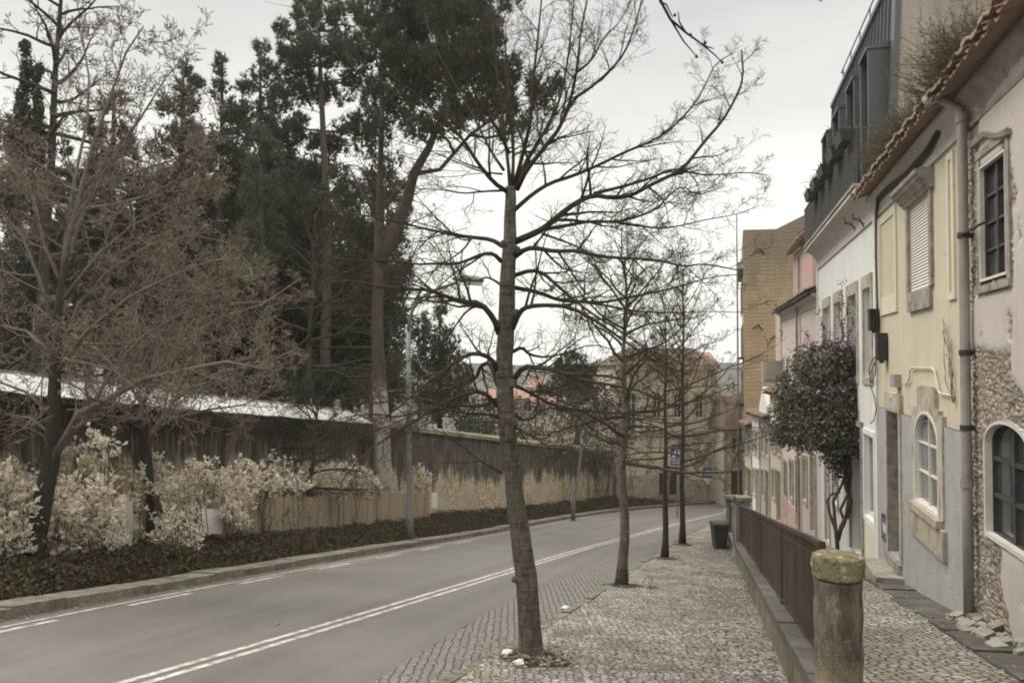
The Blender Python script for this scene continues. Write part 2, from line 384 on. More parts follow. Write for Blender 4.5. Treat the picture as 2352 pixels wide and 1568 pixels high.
M['barkK'] = bark('dark_trunk_bark', (.045, .04, .034), (.085, .076, .062), (.07, .063, .05), ring=False)
M['barkP'] = bark('pine_bark', (.10, .085, .07), (.19, .165, .138), (.13, .11, .085), ring=False, sc=.5)
M['barkPW'] = bark('two_tone_pine_bark', (.07, .057, .046), (.135, .112, .092), (.1, .08, .062), ring=False, sc=.5)
def two_tone():
    m = M['barkPW']; t = m.node_tree; b = t.nodes['Principled BSDF']; old = b.inputs['Base Color'].links[0].from_socket
    z = nd(t, 'ShaderNodeSeparateXYZ', {0: pos(t)}).outputs[2]
    k = mth(t, 'ADD', mth(t, 'MULTIPLY', mth(t, 'SUBTRACT', z, 1.1), .45), mth(t, 'MULTIPLY', noise(t, pos(t, (3, 3, 1)), 1.2, 6, .8), 1.0))
    w = ramp(t, noise(t, pos(t, (6, 6, 3)), 1.5, 5, .7), [(.35, (.5, .46, .4)), (.6, (.4, .36, .31)), (.7, (.22, .19, .155))])
    t.links.new(mix(t, ramp(t, k, [(.35, (0, 0, 0)), (.6, (1, 1, 1))]), w, old), b.inputs['Base Color'])
two_tone()
M['barkW'] = bark('pale_pine_bark', (.34, .31, .27), (.47, .44, .39), (.27, .24, .2), ring=False, sc=.5)
M['bud'] = leafmat('bud', [(.17, .13, .09), (.26, .205, .145)], trans=.1)
M['needle'] = leafmat('pine_needles', [(.055, .058, .04), (.09, .092, .064), (.14, .138, .096)], trans=.12, big=(.35, (.075, .078, .055)))
M['needle_green'] = leafmat('cypress_needles', [(.08, .095, .057), (.125, .14, .088), (.165, .18, .115)], trans=.12)
M['needle_far'] = leafmat('far_needles', [(.05, .056, .042), (.075, .08, .06), (.09, .094, .072)], trans=.1)
M['leaf_far'] = leafmat('far_leaves', [(.075, .085, .05), (.11, .12, .07), (.14, .145, .09)], trans=.2)
M['leaf_lime'] = leafmat('lime_leaves', [(.1, .13, .045), (.15, .18, .07), (.2, .22, .1)], trans=.25)
M['leaf_cream'] = leafmat('cream_leaves', [(.6, .51, .38), (.76, .68, .55), (.85, .79, .68), (.9, .86, .77)], trans=.45)
M['ivy'] = leafmat('ivy_leaves', [(.03, .034, .017), (.052, .058, .028), (.08, .084, .042), (.14, .105, .07)], rough=.9, trans=.15, big=(.9, (.075, .058, .04)))
M['litter'] = leafmat('fallen_leaves', [(.085, .068, .052), (.135, .11, .086), (.2, .17, .138), (.3, .265, .22)], trans=0)
M['boug'] = leafmat('bougainvillea_leaves', [(.06, .06, .042), (.115, .11, .083), (.17, .16, .125), (.27, .25, .205)], trans=.15)
M['bract'] = leafmat('bracts', [(.33, .13, .3), (.44, .21, .4), (.53, .32, .47)], trans=.3)
M['bract_pale'] = leafmat('pale_bracts', [(.45, .28, .26), (.55, .38, .33)], trans=.3)
M['dryweed'] = leafmat('dry_weeds', [(.1, .078, .05), (.16, .12, .085), (.11, .11, .06)], trans=.1)
M['stem'] = mat('vine_stem', (.12, .1, .075), (.07, .06, .045), 8, bmp=.7, bscale=30)
M['yellow'] = plaster('yellow_plaster', (.6, .54, .42), (.55, .495, .39), (.4, .35, .26), .55, .7)
M['yellow_pale'] = plaster('pale_yellow_trim', (.66, .62, .5), (.62, .575, .46), (.5, .45, .34), .3, .3)
M['yellow_panel'] = plaster('blind_panel_plaster', (.58, .52, .38), (.52, .46, .33), (.42, .34, .22), .4, .5)
M['white'] = plaster('white_plaster', (.74, .74, .715), (.68, .68, .655), (.42, .4, .36), .4, .6)
M['cove'] = plaster('cove_plaster', (.55, .53, .48), (.48, .455, .41), (.27, .25, .21), .5, .6)
M['pink'] = plaster('pink_plaster', (.6, .51, .475), (.56, .475, .44), (.36, .31, .27), .5, .6)
M['pink_deep'] = plaster('deep_pink_plaster', (.52, .36, .33), (.48, .335, .305), (.4, .28, .24), .3, .35)
M['cream'] = plaster('cream_plaster', (.56, .5, .41), (.48, .42, .33), (.27, .24, .19), .5, .7)
M['greyp'] = plaster('grey_plaster', (.44, .42, .38), (.38, .36, .32), (.22, .21, .18), .5, .6)
M['mansion'] = plaster('mansion_stone', (.66, .59, .47), (.57, .5, .395), (.38, .33, .26), .5, .5)
M['ochre'] = ochre_mat()
M['bigwall'] = plaster('big_gable_render', (.42, .385, .325), (.36, .325, .275), (.2, .18, .15), .4, .9)
M['stone'] = mat('limestone', (.5, .455, .38), (.4, .355, .29), 5, bmp=.5, bscale=30, bdist=.015, dirt=(.27, .23, .18), dscale=2.5)
M['stone_grey'] = mat('weathered_stone', (.4, .37, .32), (.28, .26, .225), 8, bmp=.8, bscale=22, bdist=.025, dirt=(.17, .155, .13), dscale=3)
M['stone_orange'] = mat('orange_stained_sill', (.45, .39, .31), (.35, .3, .235), 5, bmp=.7, bscale=24, dirt=(.2, .165, .12), dscale=2)
M['rough'] = mat('blue_grey_roughcast', (.57, .575, .57), (.41, .42, .42), 38, bmp=1, bscale=48, bdist=.045, dirt=(.4, .41, .405), dscale=2.2)
M['peeled'] = peeled('peeled_plaster', (.54, .49, .455), (.5, .45, .42))
M['frame_white'] = mat('white_frame', (.7, .68, .63), (.6, .58, .53), 6, rough=.5, bmp=.1)
M['frame_dark'] = mat('dark_frame', (.075, .073, .068), (.05, .048, .045), 6, rough=.5, bmp=.1)
M['glass'] = glass('window_glass'); M['glass_grey'] = glass('grey_glass', (.1, .105, .105), .2)
M['shutter'] = mat('roller_shutter', (.68, .66, .6), (.62, .6, .55), 3, rough=.5, bmp=.05)
M['door_brown'] = mat('brown_door', (.1, .08, .06), (.065, .052, .04), 3, rough=.6, bmp=.2, stretch=(5, 5, .6))
M['door_grey'] = mat('grey_door', (.2, .2, .19), (.15, .15, .14), 3, rough=.6, bmp=.2)
M['zinc'] = mat('zinc_cladding', (.115, .125, .13), (.09, .098, .104), 1.2, rough=.5, bmp=.08, metal=.2, spec=.4)
M['iron'] = mat('black_iron', (.035, .033, .03), (.05, .045, .04), 9, rough=.6, bmp=.2)
M['greyiron'] = mat('grey_iron', (.13, .13, .125), (.09, .09, .088), 9, rough=.6, bmp=.2)
M['galv'] = mat('galvanised_pole', (.19, .195, .19), (.15, .155, .15), 4, rough=.55, bmp=.1, metal=.3)
M['pipe'] = mat('drainpipe_grey', (.34, .32, .29), (.28, .26, .235), 3, rough=.55, bmp=.15, dirt=(.22, .19, .16), dscale=2)
M['tile'] = mat('terracotta_tile', (.30, .19, .14), (.22, .145, .11), 9, bmp=.4, bscale=30, dirt=(.2, .17, .12), dscale=2.5)
M['tile_old'] = mat('old_roof_tile', (.2, .135, .1), (.13, .1, .075), 5, bmp=.5, bscale=20, dirt=(.1, .09, .065), dscale=2)
M['tile_red'] = mat('far_red_tile', (.29, .17, .13), (.22, .135, .105), 2, bmp=.3, bscale=8)
M['mortar'] = mat('white_mortar', (.5, .475, .42), (.36, .335, .285), 10, bmp=.5, bscale=30, dirt=(.24, .21, .17), dscale=6)
M['fence'] = mat('brown_fence_paint', (.056, .037, .029), (.04, .028, .022), 4, rough=.55, bmp=.15, dirt=(.085, .06, .045), dscale=3, stretch=(1, 1, .4))
M['bin'] = mat('bin_plastic', (.042, .05, .046), (.032, .038, .036), 3, rough=.5, bmp=.1)
M['rubber'] = mat('black_rubber', (.02, .02, .02), (.03, .03, .03), 3, rough=.7, bmp=0)
M['blue'] = mat('sign_blue', (.03, .085, .21), (.035, .09, .19), 3, rough=.45, bmp=0)
M['sign_white'] = mat('sign_white', (.65, .65, .63), (.58, .58, .56), 3, rough=.45, bmp=0)
M['green_cap'] = mat('green_plastic', (.2, .36, .29), (.17, .3, .25), 4, rough=.5, bmp=0)
M['blue_pole'] = mat('blue_pole', (.08, .13, .2), (.06, .1, .16), 4, rough=.5, bmp=0)
M['boxgrey'] = mat('grey_box', (.36, .35, .33), (.3, .29, .27), 4, rough=.6, bmp=.1)
M['litterwhite'] = mat('white_scrap', (.6, .58, .54), (.5, .48, .44), 8, rough=.8, bmp=.1)
M['hill'] = mat('hill', (.09, .085, .07), (.055, .058, .045), .05, bmp=.3, bscale=.2, bdist=.5)
def post_mat():
    m, t, b = newmat('lichen_post')
    p = pos(t); z = nd(t, 'ShaderNodeTexCoord').outputs['Object']; s = nd(t, 'ShaderNodeSeparateXYZ', {0: z}).outputs[2]
    st = noise(t, pos(t, (6, 6, 1.4)), 1.6, 6, .75)
    c = ramp(t, st, [(.32, (.06, .053, .04)), (.5, (.14, .125, .095)), (.62, (.24, .215, .165)), (.75, (.33, .29, .22))])
    # a pale worn foot, with a ragged edge
    k = ramp(t, mth(t, 'ADD', s, mth(t, 'MULTIPLY', noise(t, pos(t, (5, 5, 2)), 1.5, 5, .7), .5)), [(.28, (1, 1, 1)), (.62, (0, 0, 0))])
    c = mix(t, k, c, ramp(t, noise(t, p, 12, 5), [(.35, (.42, .35, .25)), (.65, (.3, .25, .18))]))
    li = noise(t, p, 14, 6, .7)
    c = mix(t, ramp(t, li, [(.56, (0, 0, 0)), (.64, (.7, .7, .7))]), c, (.3, .28, .2, 1))
    t.links.new(c, b.inputs['Base Color']); b.inputs['Roughness'].default_value = .95; b.inputs['Specular IOR Level'].default_value = .15
    bump(t, b, noise(t, p, 45, 5, .75), 1, .03)
    return m
M['post'] = post_mat()
def cap_mat():
    m, t, b = newmat('lichen_cap')
    p = pos(t)
    c = ramp(t, noise(t, p, 9, 6, .7), [(.34, (.075, .07, .045)), (.44, (.2, .17, .08)), (.52, (.3, .26, .14)), (.58, (.2, .18, .13)), (.68, (.42, .38, .28))])
    v = nd(t, 'ShaderNodeTexVoronoi', {'Vector': p, 'Scale': 9}).outputs['Distance']
    c = mix(t, ramp(t, v, [(.12, (1, 1, 1)), (.3, (0, 0, 0))]), c, (.5, .48, .42, 1))
    t.links.new(c, b.inputs['Base Color']); b.inputs['Roughness'].default_value = 1
    bump(t, b, noise(t, p, 40, 5, .8), 1, .04)
    return m
M['cap'] = cap_mat()

# ------------------------------------------------------------------ ground, road, pavements
def strip(name, fa, fb, ya, yb, off, m, n=6, step=.7, kind='structure', offb=None, wob=0, seed=0):
    """sheet between two lines X=fa(Y), X=fb(Y), 'off' metres above the pavement level; UV = metres across, along"""
    ys = np.arange(ya, yb + step * .5, step); V = []; uv = []
    for i, y in enumerate(ys):
        a, b = fa(y), fb(y)
        for k in range(n + 1):
            f = k / n; x = a + (b - a) * f
            o = off + ((offb if offb is not None else off) - off) * f
            if wob: o += wob * mnoise.noise(Vector((x * 1.7, y * 1.7, seed)))
            V.append((x, y, G(x, y) + o)); uv.append((x - a, y))
    Fc = np.array([(i * (n + 1) + k, i * (n + 1) + k + 1, (i + 1) * (n + 1) + k + 1, (i + 1) * (n + 1) + k) for i in range(len(ys) - 1) for k in range(n)])
    o = np_mesh(name, V, Fc, m, smooth=True, uv=uv)
    if kind: tag(o, kind=kind)
    return o
# the ground: one sheet to the horizon, lying under everything, dropping to the valley and rising as hills far away
V = []; xs = [-900, -500, -250, -120, -70, -45, -30, -20, -12, -6, 0, 6, 12, 20, 30, 45, 70, 120, 250, 500, 900]
ys = [-60, -30, -15, -5, 0, 5, 10, 15, 20, 25, 30, 36, 42, 48, 54, 60, 70, 85, 110, 150, 220, 330, 500, 800, 1400]
def far_rise(x, y):
    return max(0, (y - 130)) * .0075 + (9 * mnoise.noise(Vector((x * .008, y * .004, 1)))) * min(1, max(0, (y - 150) / 250))
for y in ys:
    for x in xs: V.append((x, y, G(x, min(y, 100)) - .6 + far_rise(x, y)))
nx = len(xs)
Fc = np.array([(j * nx + i, j * nx + i + 1, (j + 1) * nx + i + 1, (j + 1) * nx + i) for j in range(len(ys) - 1) for i in range(nx - 1)])
tag(np_mesh('ground', V, Fc, M['hill'], smooth=True), kind='structure')
def roadR(y): return asph(y) if y < 40 else asph(y) + (y - 40) * 1.2
road = strip('road', lambda y: kerbL(y) - .02, lambda y: roadR(min(y, 40)) if y < 40 else min(40, asph(40) + (y - 40) * 3), -8, 60, -.10, M['asphalt'], 10, .5)
def gutL(y): return asph(y) + .12 * mnoise.noise(Vector((y * .8, 3, 0))) if y < 40 else pave(y)
strip('gutter_strip', gutL, lambda y: max(pave(y), asph(y) + .05) + .03, -8, 40, -.094, M['gutter'], 4, .3, wob=.0)
def kerb_in(y): return pave(y) + .16
kb = MB()
# right kerb: individual low worn stones
y = -6.0; rg = random.Random(4)
while y < 40:
    L = rg.uniform(.55, .95); g = rg.uniform(.008, .02); dz = rg.uniform(-.012, .012)
    a, b_ = pave(y), pave(y + L - g); w = .15
    c = [(a, y, -.3), (a + w, y, -.3), (b_ + w, y + L - g, -.3), (b_, y + L - g, -.3)]
    lo = [(q[0], q[1], G(q[0], q[1]) - .25) for q in c]; hi = [(q[0], q[1], G(q[0], q[1]) + .012 + dz) for q in c]
    kb.box8(lo + hi); y += L
tag(kb.build('kerb_right', M['kerb']), kind='structure')
strip('pavement', lambda y: pave(y) + .13, lambda y: wallR(y) + .1, -6, 46, 0, M['pavement'], 14, .3, wob=.03, seed=2)
kb = MB(); y = 2.0
while y < 59:
    L = rg.uniform(.7, 1.2); g = .012; dz = rg.uniform(-.02, .02); dx = rg.uniform(-.02, .02)
    w = .55 + .05 * mnoise.noise(Vector((y, 1, 1)))
    pa = (kerbL(y) + dx, y); pb = (kerbL(y + L - g) + dx, y + L - g)
    c = [(pa[0] - w, pa[1]), (pa[0], pa[1]), (pb[0], pb[1]), (pb[0] - w, pb[1])]
    lo = [(q[0], q[1], G(q[0], q[1]) - .35) for q in c]; hi = [(q[0], q[1], G(q[0], q[1]) + .055 + dz) for q in c]
    kb.box8(lo + hi); y += L
tag(kb.build('kerb_left', M['kerb']), kind='structure')
bank = strip('earth_bank', lambda y: wallL(y) - .3, lambda y: kerbL(y) - .5, 2, 59, .22, M['soil'], 8, .6, offb=.02, wob=.09)
# lane paint
def line(off0, w, ya, yb, fc, name, lift=-.096):
    ys = np.arange(ya, yb + .01, .5); V = []
    for yy in ys:
        for k in (0, 1):
            x = fc(yy) + off0 + k * w; V.append((x, yy, G(x, yy) + lift))
    return V, [(2 * i, 2 * i + 1, 2 * i + 3, 2 * i + 2) for i in range(len(ys) - 1)]
mk = MB()
mk.add(*line(-.01, .105, -6, 56, centre, '')); mk.add(*line(.215, .105, -6, 56, centre, ''))
edgeL = lambda y: kerbL(y) + .34
mk.add(*line(0, .065, 2, 56, edgeL, ''))
y = 4.0
while y < 30:
    mk.add(*line(.2, .11, y, y + 1.5, edgeL, '')); y += 2.9
tag(mk.build('lane_markings', M['paint']), kind='structure')
dr = MB(); dp = Vector((-3.6, 11.6, 0)); dp.z = G(dp.x, dp.y) - .095
dr.lathe(dp, [(.235, -.05), (.235, .004), (.2, .005), (.195, .003), (.0, .003)], 28)
tag(dr.build('manhole_cover', M['greyiron'], loc=tuple(dp)), 'small round iron cover set in the near lane of the asphalt', 'manhole cover')
# raised walkway along the houses
def facX(y):
    if y < 16.9: return .271 * y + 3.18
    if y < 26.5: return 7.76 + .254 * (y - 16.9)
    if y < 37.8: return 10.2 + .229 * (y - 26.5)
    return 12.79 + .125 * (y - 37.8)
strip('walkway', lambda y: wallR(y) + .25, lambda y: facX(y) + .25, 1, 48, .5, M['walkway'], 10, .3, wob=.03, seed=5)
# dark worn slabs against the foot of the houses
sl_ = MB(); y = 3.0
while y < 15.5:
    L = rg.uniform(.5, .9); w = .62 + .15 * mnoise.noise(Vector((y, 0, 0)))
    q = [(facX(y) - w, y), (facX(y) + .1, y), (facX(y + L) + .1, y + L), (facX(y + L) - w, y + L)]
    dz = rg.uniform(.015, .045)
    sl_.box8([(a, b, G(a, b) + .3) for a, b in q] + [(a, b, G(a, b) + .5 + dz) for a, b in q]); y += L + .02
tag(sl_.build('paving_slabs', M['basalt']), kind='structure')

# low wall with dark coping, between pavement and raised walkway
def wallrun(y0, y1, label, copm):
    t = thing('low_wall', label, 'low wall', (wallR(y0), y0, G(wallR(y0), y0)))
    body = MB(); cop = MB(); y = y0
    while y < y1:
        e = min(y1, y + .6)
        c = [(wallR(y) + .03, y), (wallR(y) + .30, y), (wallR(e) + .30, e), (wallR(e) + .03, e)]
        body.box8([(a, b, G(a, b) - .3) for a, b in c] + [(a, b, G(a, b) + .41) for a, b in c]); y = e
    y = y0
    while y < y1 - .1:
        L = min(rg.uniform(.9, 1.5), y1 - y); e = y + L - .012; dz = rg.uniform(-.008, .008)
        c = [(wallR(y) - .01, y), (wallR(y) + .36, y), (wallR(e) + .36, e), (wallR(e) - .01, e)]
        cop.box8([(a, b, G(a, b) + .413) for a, b in c] + [(a, b, G(a, b) + .53 + dz) for a, b in c]); y += L
    body.build('wall_face', M['lowwall'], t); cop.build('coping', M[copm], t)
    return t
wallrun(1.5, 24.2, 'long low rendered wall topped with dark stone coping under the brown railing', 'basalt')
wallrun(24.9, 33.5, 'short far stretch of low wall beyond the mossy pillar', 'stone_grey')

# brown railing
fe = thing('railing', 'long brown painted iron railing on the dark coping beside the raised walkway', 'railing', (wallR(7.4) + .2, 7.4, G(wallR(7.4), 7.4) + .5))
bars = MB(); y = 7.45; fx = lambda y: wallR(y) + .20
while y < 24.0:
    x = fx(y); z = G(x, y)
    bars.box(x - .006, x + .006, y - .0235, y + .0235, z + .56, z + 1.6); y += .062
bars.build('bar_panel', M['fence'], fe)
for k, (z0, z1, w) in enumerate(((1.6, 1.65, .03), (.585, .62, .018), (1.48, 1.51, .014))):
    r = MB()
    for i in range(40):
        a = 7.4 + i * .4225; b_ = a + .4225
        q = [(fx(a) - w, a), (fx(a) + w, a), (fx(b_) + w, b_), (fx(b_) - w, b_)]
        r.box8([(p, s, G(p, s) + z0) for p, s in q] + [(p, s, G(p, s) + z1) for p, s in q])
    r.build('rail', M['fence'], fe)
for y in (7.42, 11.2, 15.4, 19.7, 24.1):
    r = MB(); x = fx(y); z = G(x, y); r.box(x - .026, x + .026, y - .026, y + .026, z + .5, z + 1.63); r.build('post', M['fence'], fe)

# stone bollard with lichen cap at the near end
px_, py_ = 2.64, 6.5; pz = G(px_, py_) + .47
t = thing('stone_post', 'round lichen-stained stone post with mossy cap at the near end of the brown railing', 'stone post', (px_, py_, pz))
s_ = MB(); pr = [(.215, -.5), (.215, .02), (.20, .05), (.186, .08)]
for i in range(34): pr.append((.186 - .004 * math.sin(i * .5), .1 + i * .0255))
s_.lathe((px_, py_, pz), pr, 40, .008, 1); s_.build('shaft', M['post'], t, smooth=True)
s_ = MB(); pr = [(.18, .955), (.197, .965), (.202, .99), (.204, 1.05), (.203, 1.095), (.195, 1.125), (.17, 1.14), (.10, 1.147), (.03, 1.15)]
s_.lathe((px_, py_, pz), [(r_, z_) for a_, b_ in zip(pr, pr[1:]) for r_, z_ in [(a_[0] + (b_[0] - a_[0]) * q / 4, a_[1] + (b_[1] - a_[1]) * q / 4) for q in range(4)]] + [pr[-1]], 72)
for i, v in enumerate(s_.v):
    q = Vector(v) - Vector((px_, py_, pz + 1.05)); a_ = mnoise.fractal(Vector(v) * 9, 1, 2, 5) * .015 + mnoise.noise(Vector(v) * 38) * .006; q = q * (1 + a_ / .2); s_.v[i] = tuple(q + Vector((px_, py_, pz + 1.05)))
s_.build('cap', M['cap'], t, smooth=True)

# mossy stone pillars and old balusters at the far end of the railing
def pillar(x, y, w, h, label, m='lowwall'):
    z = G(x, y)
    t = thing('stone_pillar', label, 'stone pillar', (x, y, z))
    b = MB(); n = 6
    for i in range(n):
        j = rg.uniform(-.015, .015); k = rg.uniform(-.015, .015)
        b.box(x - w + j, x + w + j, y - w + k, y + w + k, z + h * i / n - (.3 if i == 0 else 0), z + h * (i + 1) / n - .008)
    b.build('shaft', M[m], t)
    c = MB(); c.box(x - w - .06, x + w + .06, y - w - .06, y + w + .06, z + h, z + h + .11); c.build('cap', M['mossy'], t)
    return t
pillar(7.03, 24.55, .21, 1.78, 'mossy square stone pillar closing the far end of the brown railing', 'stone_grey')
pillar(8.1, 29.4, .2, 1.75, 'dark worn stone pillar beyond the mossy one behind the wheelie bin', 'lowwall')
bl = thing('balustrade', 'old grey balustrade between the two far stone pillars', 'balustrade', (wallR(25), 25, G(wallR(25), 25)))
r = MB(); q = [(wallR(a) + w, a) for a, w in ((24.9, .08), (24.9, .32), (29.2, .32), (29.2, .08))]
r.box8([(a, b, G(a, b) + 1.5) for a, b in q] + [(a, b, G(a, b) + 1.62) for a, b in q]); r.build('rail', M['stone_grey'], bl)
for i in range(9):
    y = 25.2 + i * .47; x = wallR(y) + .2; z = G(x, y); r = MB()
    r.lathe((x, y, z), [(.05, .52), (.06, .6), (.045, .7), (.075, .95), (.06, 1.1), (.04, 1.3), (.06, 1.5)], 8); r.build('baluster', M['stone_grey'], bl, smooth=True)
x, y = 6.72, 24.3; z = G(x, y)
t = thing('mop', 'blue-handled mop with green head propped upright against the mossy pillar', 'mop', (x, y, z + .53))
r = MB(); r.tube([(x, y, z + .53), (x + .03, y + .02, z + 1.86)], .016, 8); r.build('handle', M['blue_pole'], t)
r = MB(); r.lathe((x + .03, y + .02, z + 1.84), [(.02, 0), (.07, .0), (.085, .03), (.06, .07), (.02, .1)], 14, .08, 2); r.build('head', M['green_cap'], t)

# wheelie bin
bx, by = 7.25, 28.0
def wheelie():
    z = G(bx, by)
    t = thing('wheelie_bin', 'dark wheelie bin standing against the low wall at the end of the pavement', 'bin', (bx, by, z))
    b = MB(); w0, w1, d0, d1 = .19, .26, .22, .29
    b.box8([(bx - w0, by - d0, z + .06), (bx + w0, by - d0, z + .06), (bx + w0, by + d0, z + .06), (bx - w0, by + d0, z + .06),
            (bx - w1, by - d1, z + .86), (bx + w1, by - d1, z + .86), (bx + w1, by + d1, z + .86), (bx - w1, by + d1, z + .86)])
    b.box(bx - .275, bx + .275, by - .305, by + .305, z + .82, z + .875); b.box(bx - .12, bx + .12, by - d0 - .035, by - d0 - .01, z + .3, z + .6)
    b.build('body', M['bin'], t)
    l = MB(); l.box8([(bx - .29, by - .33, z + .878), (bx + .29, by - .33, z + .878), (bx + .29, by + .31, z + .878), (bx - .29, by + .31, z + .878),
                      (bx - .25, by - .29, z + .94), (bx + .25, by - .29, z + .94), (bx + .25, by + .27, z + .95), (bx - .25, by + .27, z + .95)])
    l.build('lid', M['bin'], t)
    for s in (-1, 1):
        w = MB(); w.tube([(bx + s * .2 - .03, by - .25, z + .1), (bx + s * .2 + .03, by - .25, z + .1)], .1, 18); w.build('wheel', M['rubber'], t)
    h = MB(); h.tube([(bx - .2, by - .345, z + .9), (bx + .2, by - .345, z + .9)], .015, 8); h.build('handle', M['bin'], t)
wheelie()

# ------------------------------------------------------------------ left: retaining wall, board fence, lamps
wtop_px = [(-80, 888), (0, 900), (400, 938), (840, 972), (950, 990), (1000, 996), (1140, 1012), (1300, 1030), (1408, 1040)]
wt = []
for x, y in wtop_px:
    Y = on_curve(wallL, x); wt.append((Y, P(x, y, Y).z))
wt.sort()
def wtop(Y): return float(np.interp(Y, [q[0] for q in wt], [q[1] for q in wt]))
WEND = on_curve(wallL, 1411)
t = thing('retaining_wall', 'long high old retaining wall streaked black with cream rubble low down', 'wall', (wallL(8), 8, G(wallL(8), 8)))
V = []; uv = []; ysr = np.arange(6, WEND + .01, .5); nr = 9
for yy in ysr:
    x = wallL(yy); z0 = G(x, yy) - .2; z1 = wtop(yy)
    for k in range(nr + 1):
        z = z0 + (z1 - z0) * k / nr
        bul = .05 * mnoise.noise(Vector((yy * .5, z * .7, 0)))
        V.append((x + bul, yy, z)); uv.append((yy * 1.05, z - z0))
Fc = np.array([(i * (nr + 1) + k, i * (nr + 1) + k + 1, (i + 1) * (nr + 1) + k + 1, (i + 1) * (nr + 1) + k) for i in range(len(ysr) - 1) for k in range(nr)])
np_mesh('wall_face', V, Fc, M['wall'], t, smooth=True, uv=uv)
e = MB(); x, yy = wallL(WEND), WEND
e.quad((x, yy, G(x, yy) - .3), (x - 3, yy + 1.0, G(x, yy) - .3), (x - 3, yy + 1, wtop(yy)), (x, yy, wtop(yy))); e.build('wall_end', M['wall'], t)
YJ = on_curve(wallL, 862)
c = MB(); k = 6.0; i = 0
while k < YJ:                      # pale sheets laid as a sloping coping, each lapping the next
    n2 = min(k + .95, YJ); o = .012 * (i % 2)
    a = [(wallL(k) + .16, k, wtop(k) - .02), (wallL(n2) + .16, n2, wtop(n2) - .02), (wallL(n2) - 1.05, n2 + .28, wtop(n2) + .47), (wallL(k) - 1.05, k + .28, wtop(k) + .47)]
    lo = [(p[0], p[1], p[2] + o) for p in a]; c.box8(lo + [(p[0], p[1], p[2] + .022) for p in lo])
    k = n2; i += 1
c.build('sheet_coping', M['sheet'], t)
c = MB(); rk = MB(); k = 6.0
while k < YJ:
    n2 = min(k + 1.1, YJ)
    q = [(wallL(k) - 1.0, k + .26), (wallL(k) - 1.2, k + .32), (wallL(n2) - 1.2, n2 + .32), (wallL(n2) - 1.0, n2 + .26)]
    hs = [wtop(k), wtop(k), wtop(n2), wtop(n2)]
    rk.box8([(p[0], p[1], h - .3) for p, h in zip(q, hs)] + [(p[0], p[1], h + .54) for p, h in zip(q, hs)]); k = n2
rk.build('ridge', M['stone_grey'], t)
k = YJ
while k < WEND - .01:
    L = rg.uniform(.8, 1.6); n2 = min(k + L, WEND); dz = rg.uniform(-.02, .02)
    q = [(wallL(k) + .12, k), (wallL(n2) + .12, n2), (wallL(n2) - .55, n2 + .12), (wallL(k) - .55, k + .12)]
    hs = [wtop(k), wtop(n2), wtop(n2), wtop(k)]
    c.box8([(p[0], p[1], h - .02) for p, h in zip(q, hs)] + [(p[0], p[1], h + (.16 if j < 2 else .34) + dz) for j, (p, h) in enumerate(zip(q, hs))]); k = n2
c.build('stone_coping', M['mossy'], t)
pl = MB()
for x0 in ():
    Y = on_curve(wallL, x0); x = wallL(Y) + .04; pl.box(x - .1, x + .02, Y - .09, Y + .09, G(x, Y), wtop(Y) - .03)
pass
# park ground behind the wall
V = []; xs2 = [0, -2, -6, -14, -30, -70]; ysp = list(np.arange(-10, 75, 3.0))
for yy in ysp:
    for k, dx in enumerate(xs2):
        y2 = min(yy, WEND); V.append((wallL(y2) - .5 + dx, yy, wtop(y2) - .35 - .05 * max(0, yy - WEND) * 2 + .4 * mnoise.noise(Vector((dx * .2, yy * .2, 0))) * (k > 0)))
nx = len(xs2)
tag(np_mesh('park_ground', V, np.array([(j * nx + i, (j + 1) * nx + i, (j + 1) * nx + i + 1, j * nx + i + 1) for j in range(len(ysp) - 1) for i in range(nx - 1)]), M['earth'], smooth=True), kind='structure')

# board fence in front of the wall
def boards(xa, xb, off, ytop_px, label, hfun=None, m='board'):
    Ya = on_curve(lambda y: wallL(y) + off, xa); Yb = on_curve(lambda y: wallL(y) + off, xb)
    t = thing('board_fence', label, 'board fence', (wallL(Ya) + off, Ya, G(wallL(Ya) + off, Ya)))
    b = MB(); Y = Ya
    while Y < Yb:
        w = rg.uniform(.12, .17); x = wallL(Y) + off; dx = wallL(Y + w) - wallL(Y)
        col = 1176 + F * x / Y; zt = P(col, float(np.interp(col, [p[0] for p in ytop_px], [p[1] for p in ytop_px])), Y).z + rg.uniform(-.05, .05)
        z0 = G(x, Y) - .1; o = rg.uniform(-.012, .012); tl = rg.uniform(-.02, .02)
        b.box8([(x + o, Y, z0), (x + o + .02, Y, z0), (x + o + .02 + dx, Y + w - .01, z0), (x + o + dx, Y + w - .01, z0),
                (x + o + tl, Y, zt), (x + o + .02 + tl, Y, zt), (x + o + .02 + dx + tl, Y + w - .01, zt), (x + o + dx + tl, Y + w - .01, zt)])
        Y += w
    b.build('boards', M[m], t)
    r = MB(); r.tube([(wallL(y) + off - .05, y, G(wallL(y), y) + .7) for y in np.linspace(Ya, Yb, 8)], .035, 4); r.build('rail', M['board'], t)
    return t
boards(-60, 372, .75, [(-60, 1150), (40, 1165), (150, 1110), (250, 1090), (372, 1130)], 'weathered board fence behind the cream-leaved shrubs at the left edge', m='board')
boards(385, 985, 1.3, [(385, 1190), (560, 1160), (620, 1140), (720, 1140), (800, 1135), (880, 1132), (985, 1130)], 'long light brown board fence in front of the pale pine trunk')
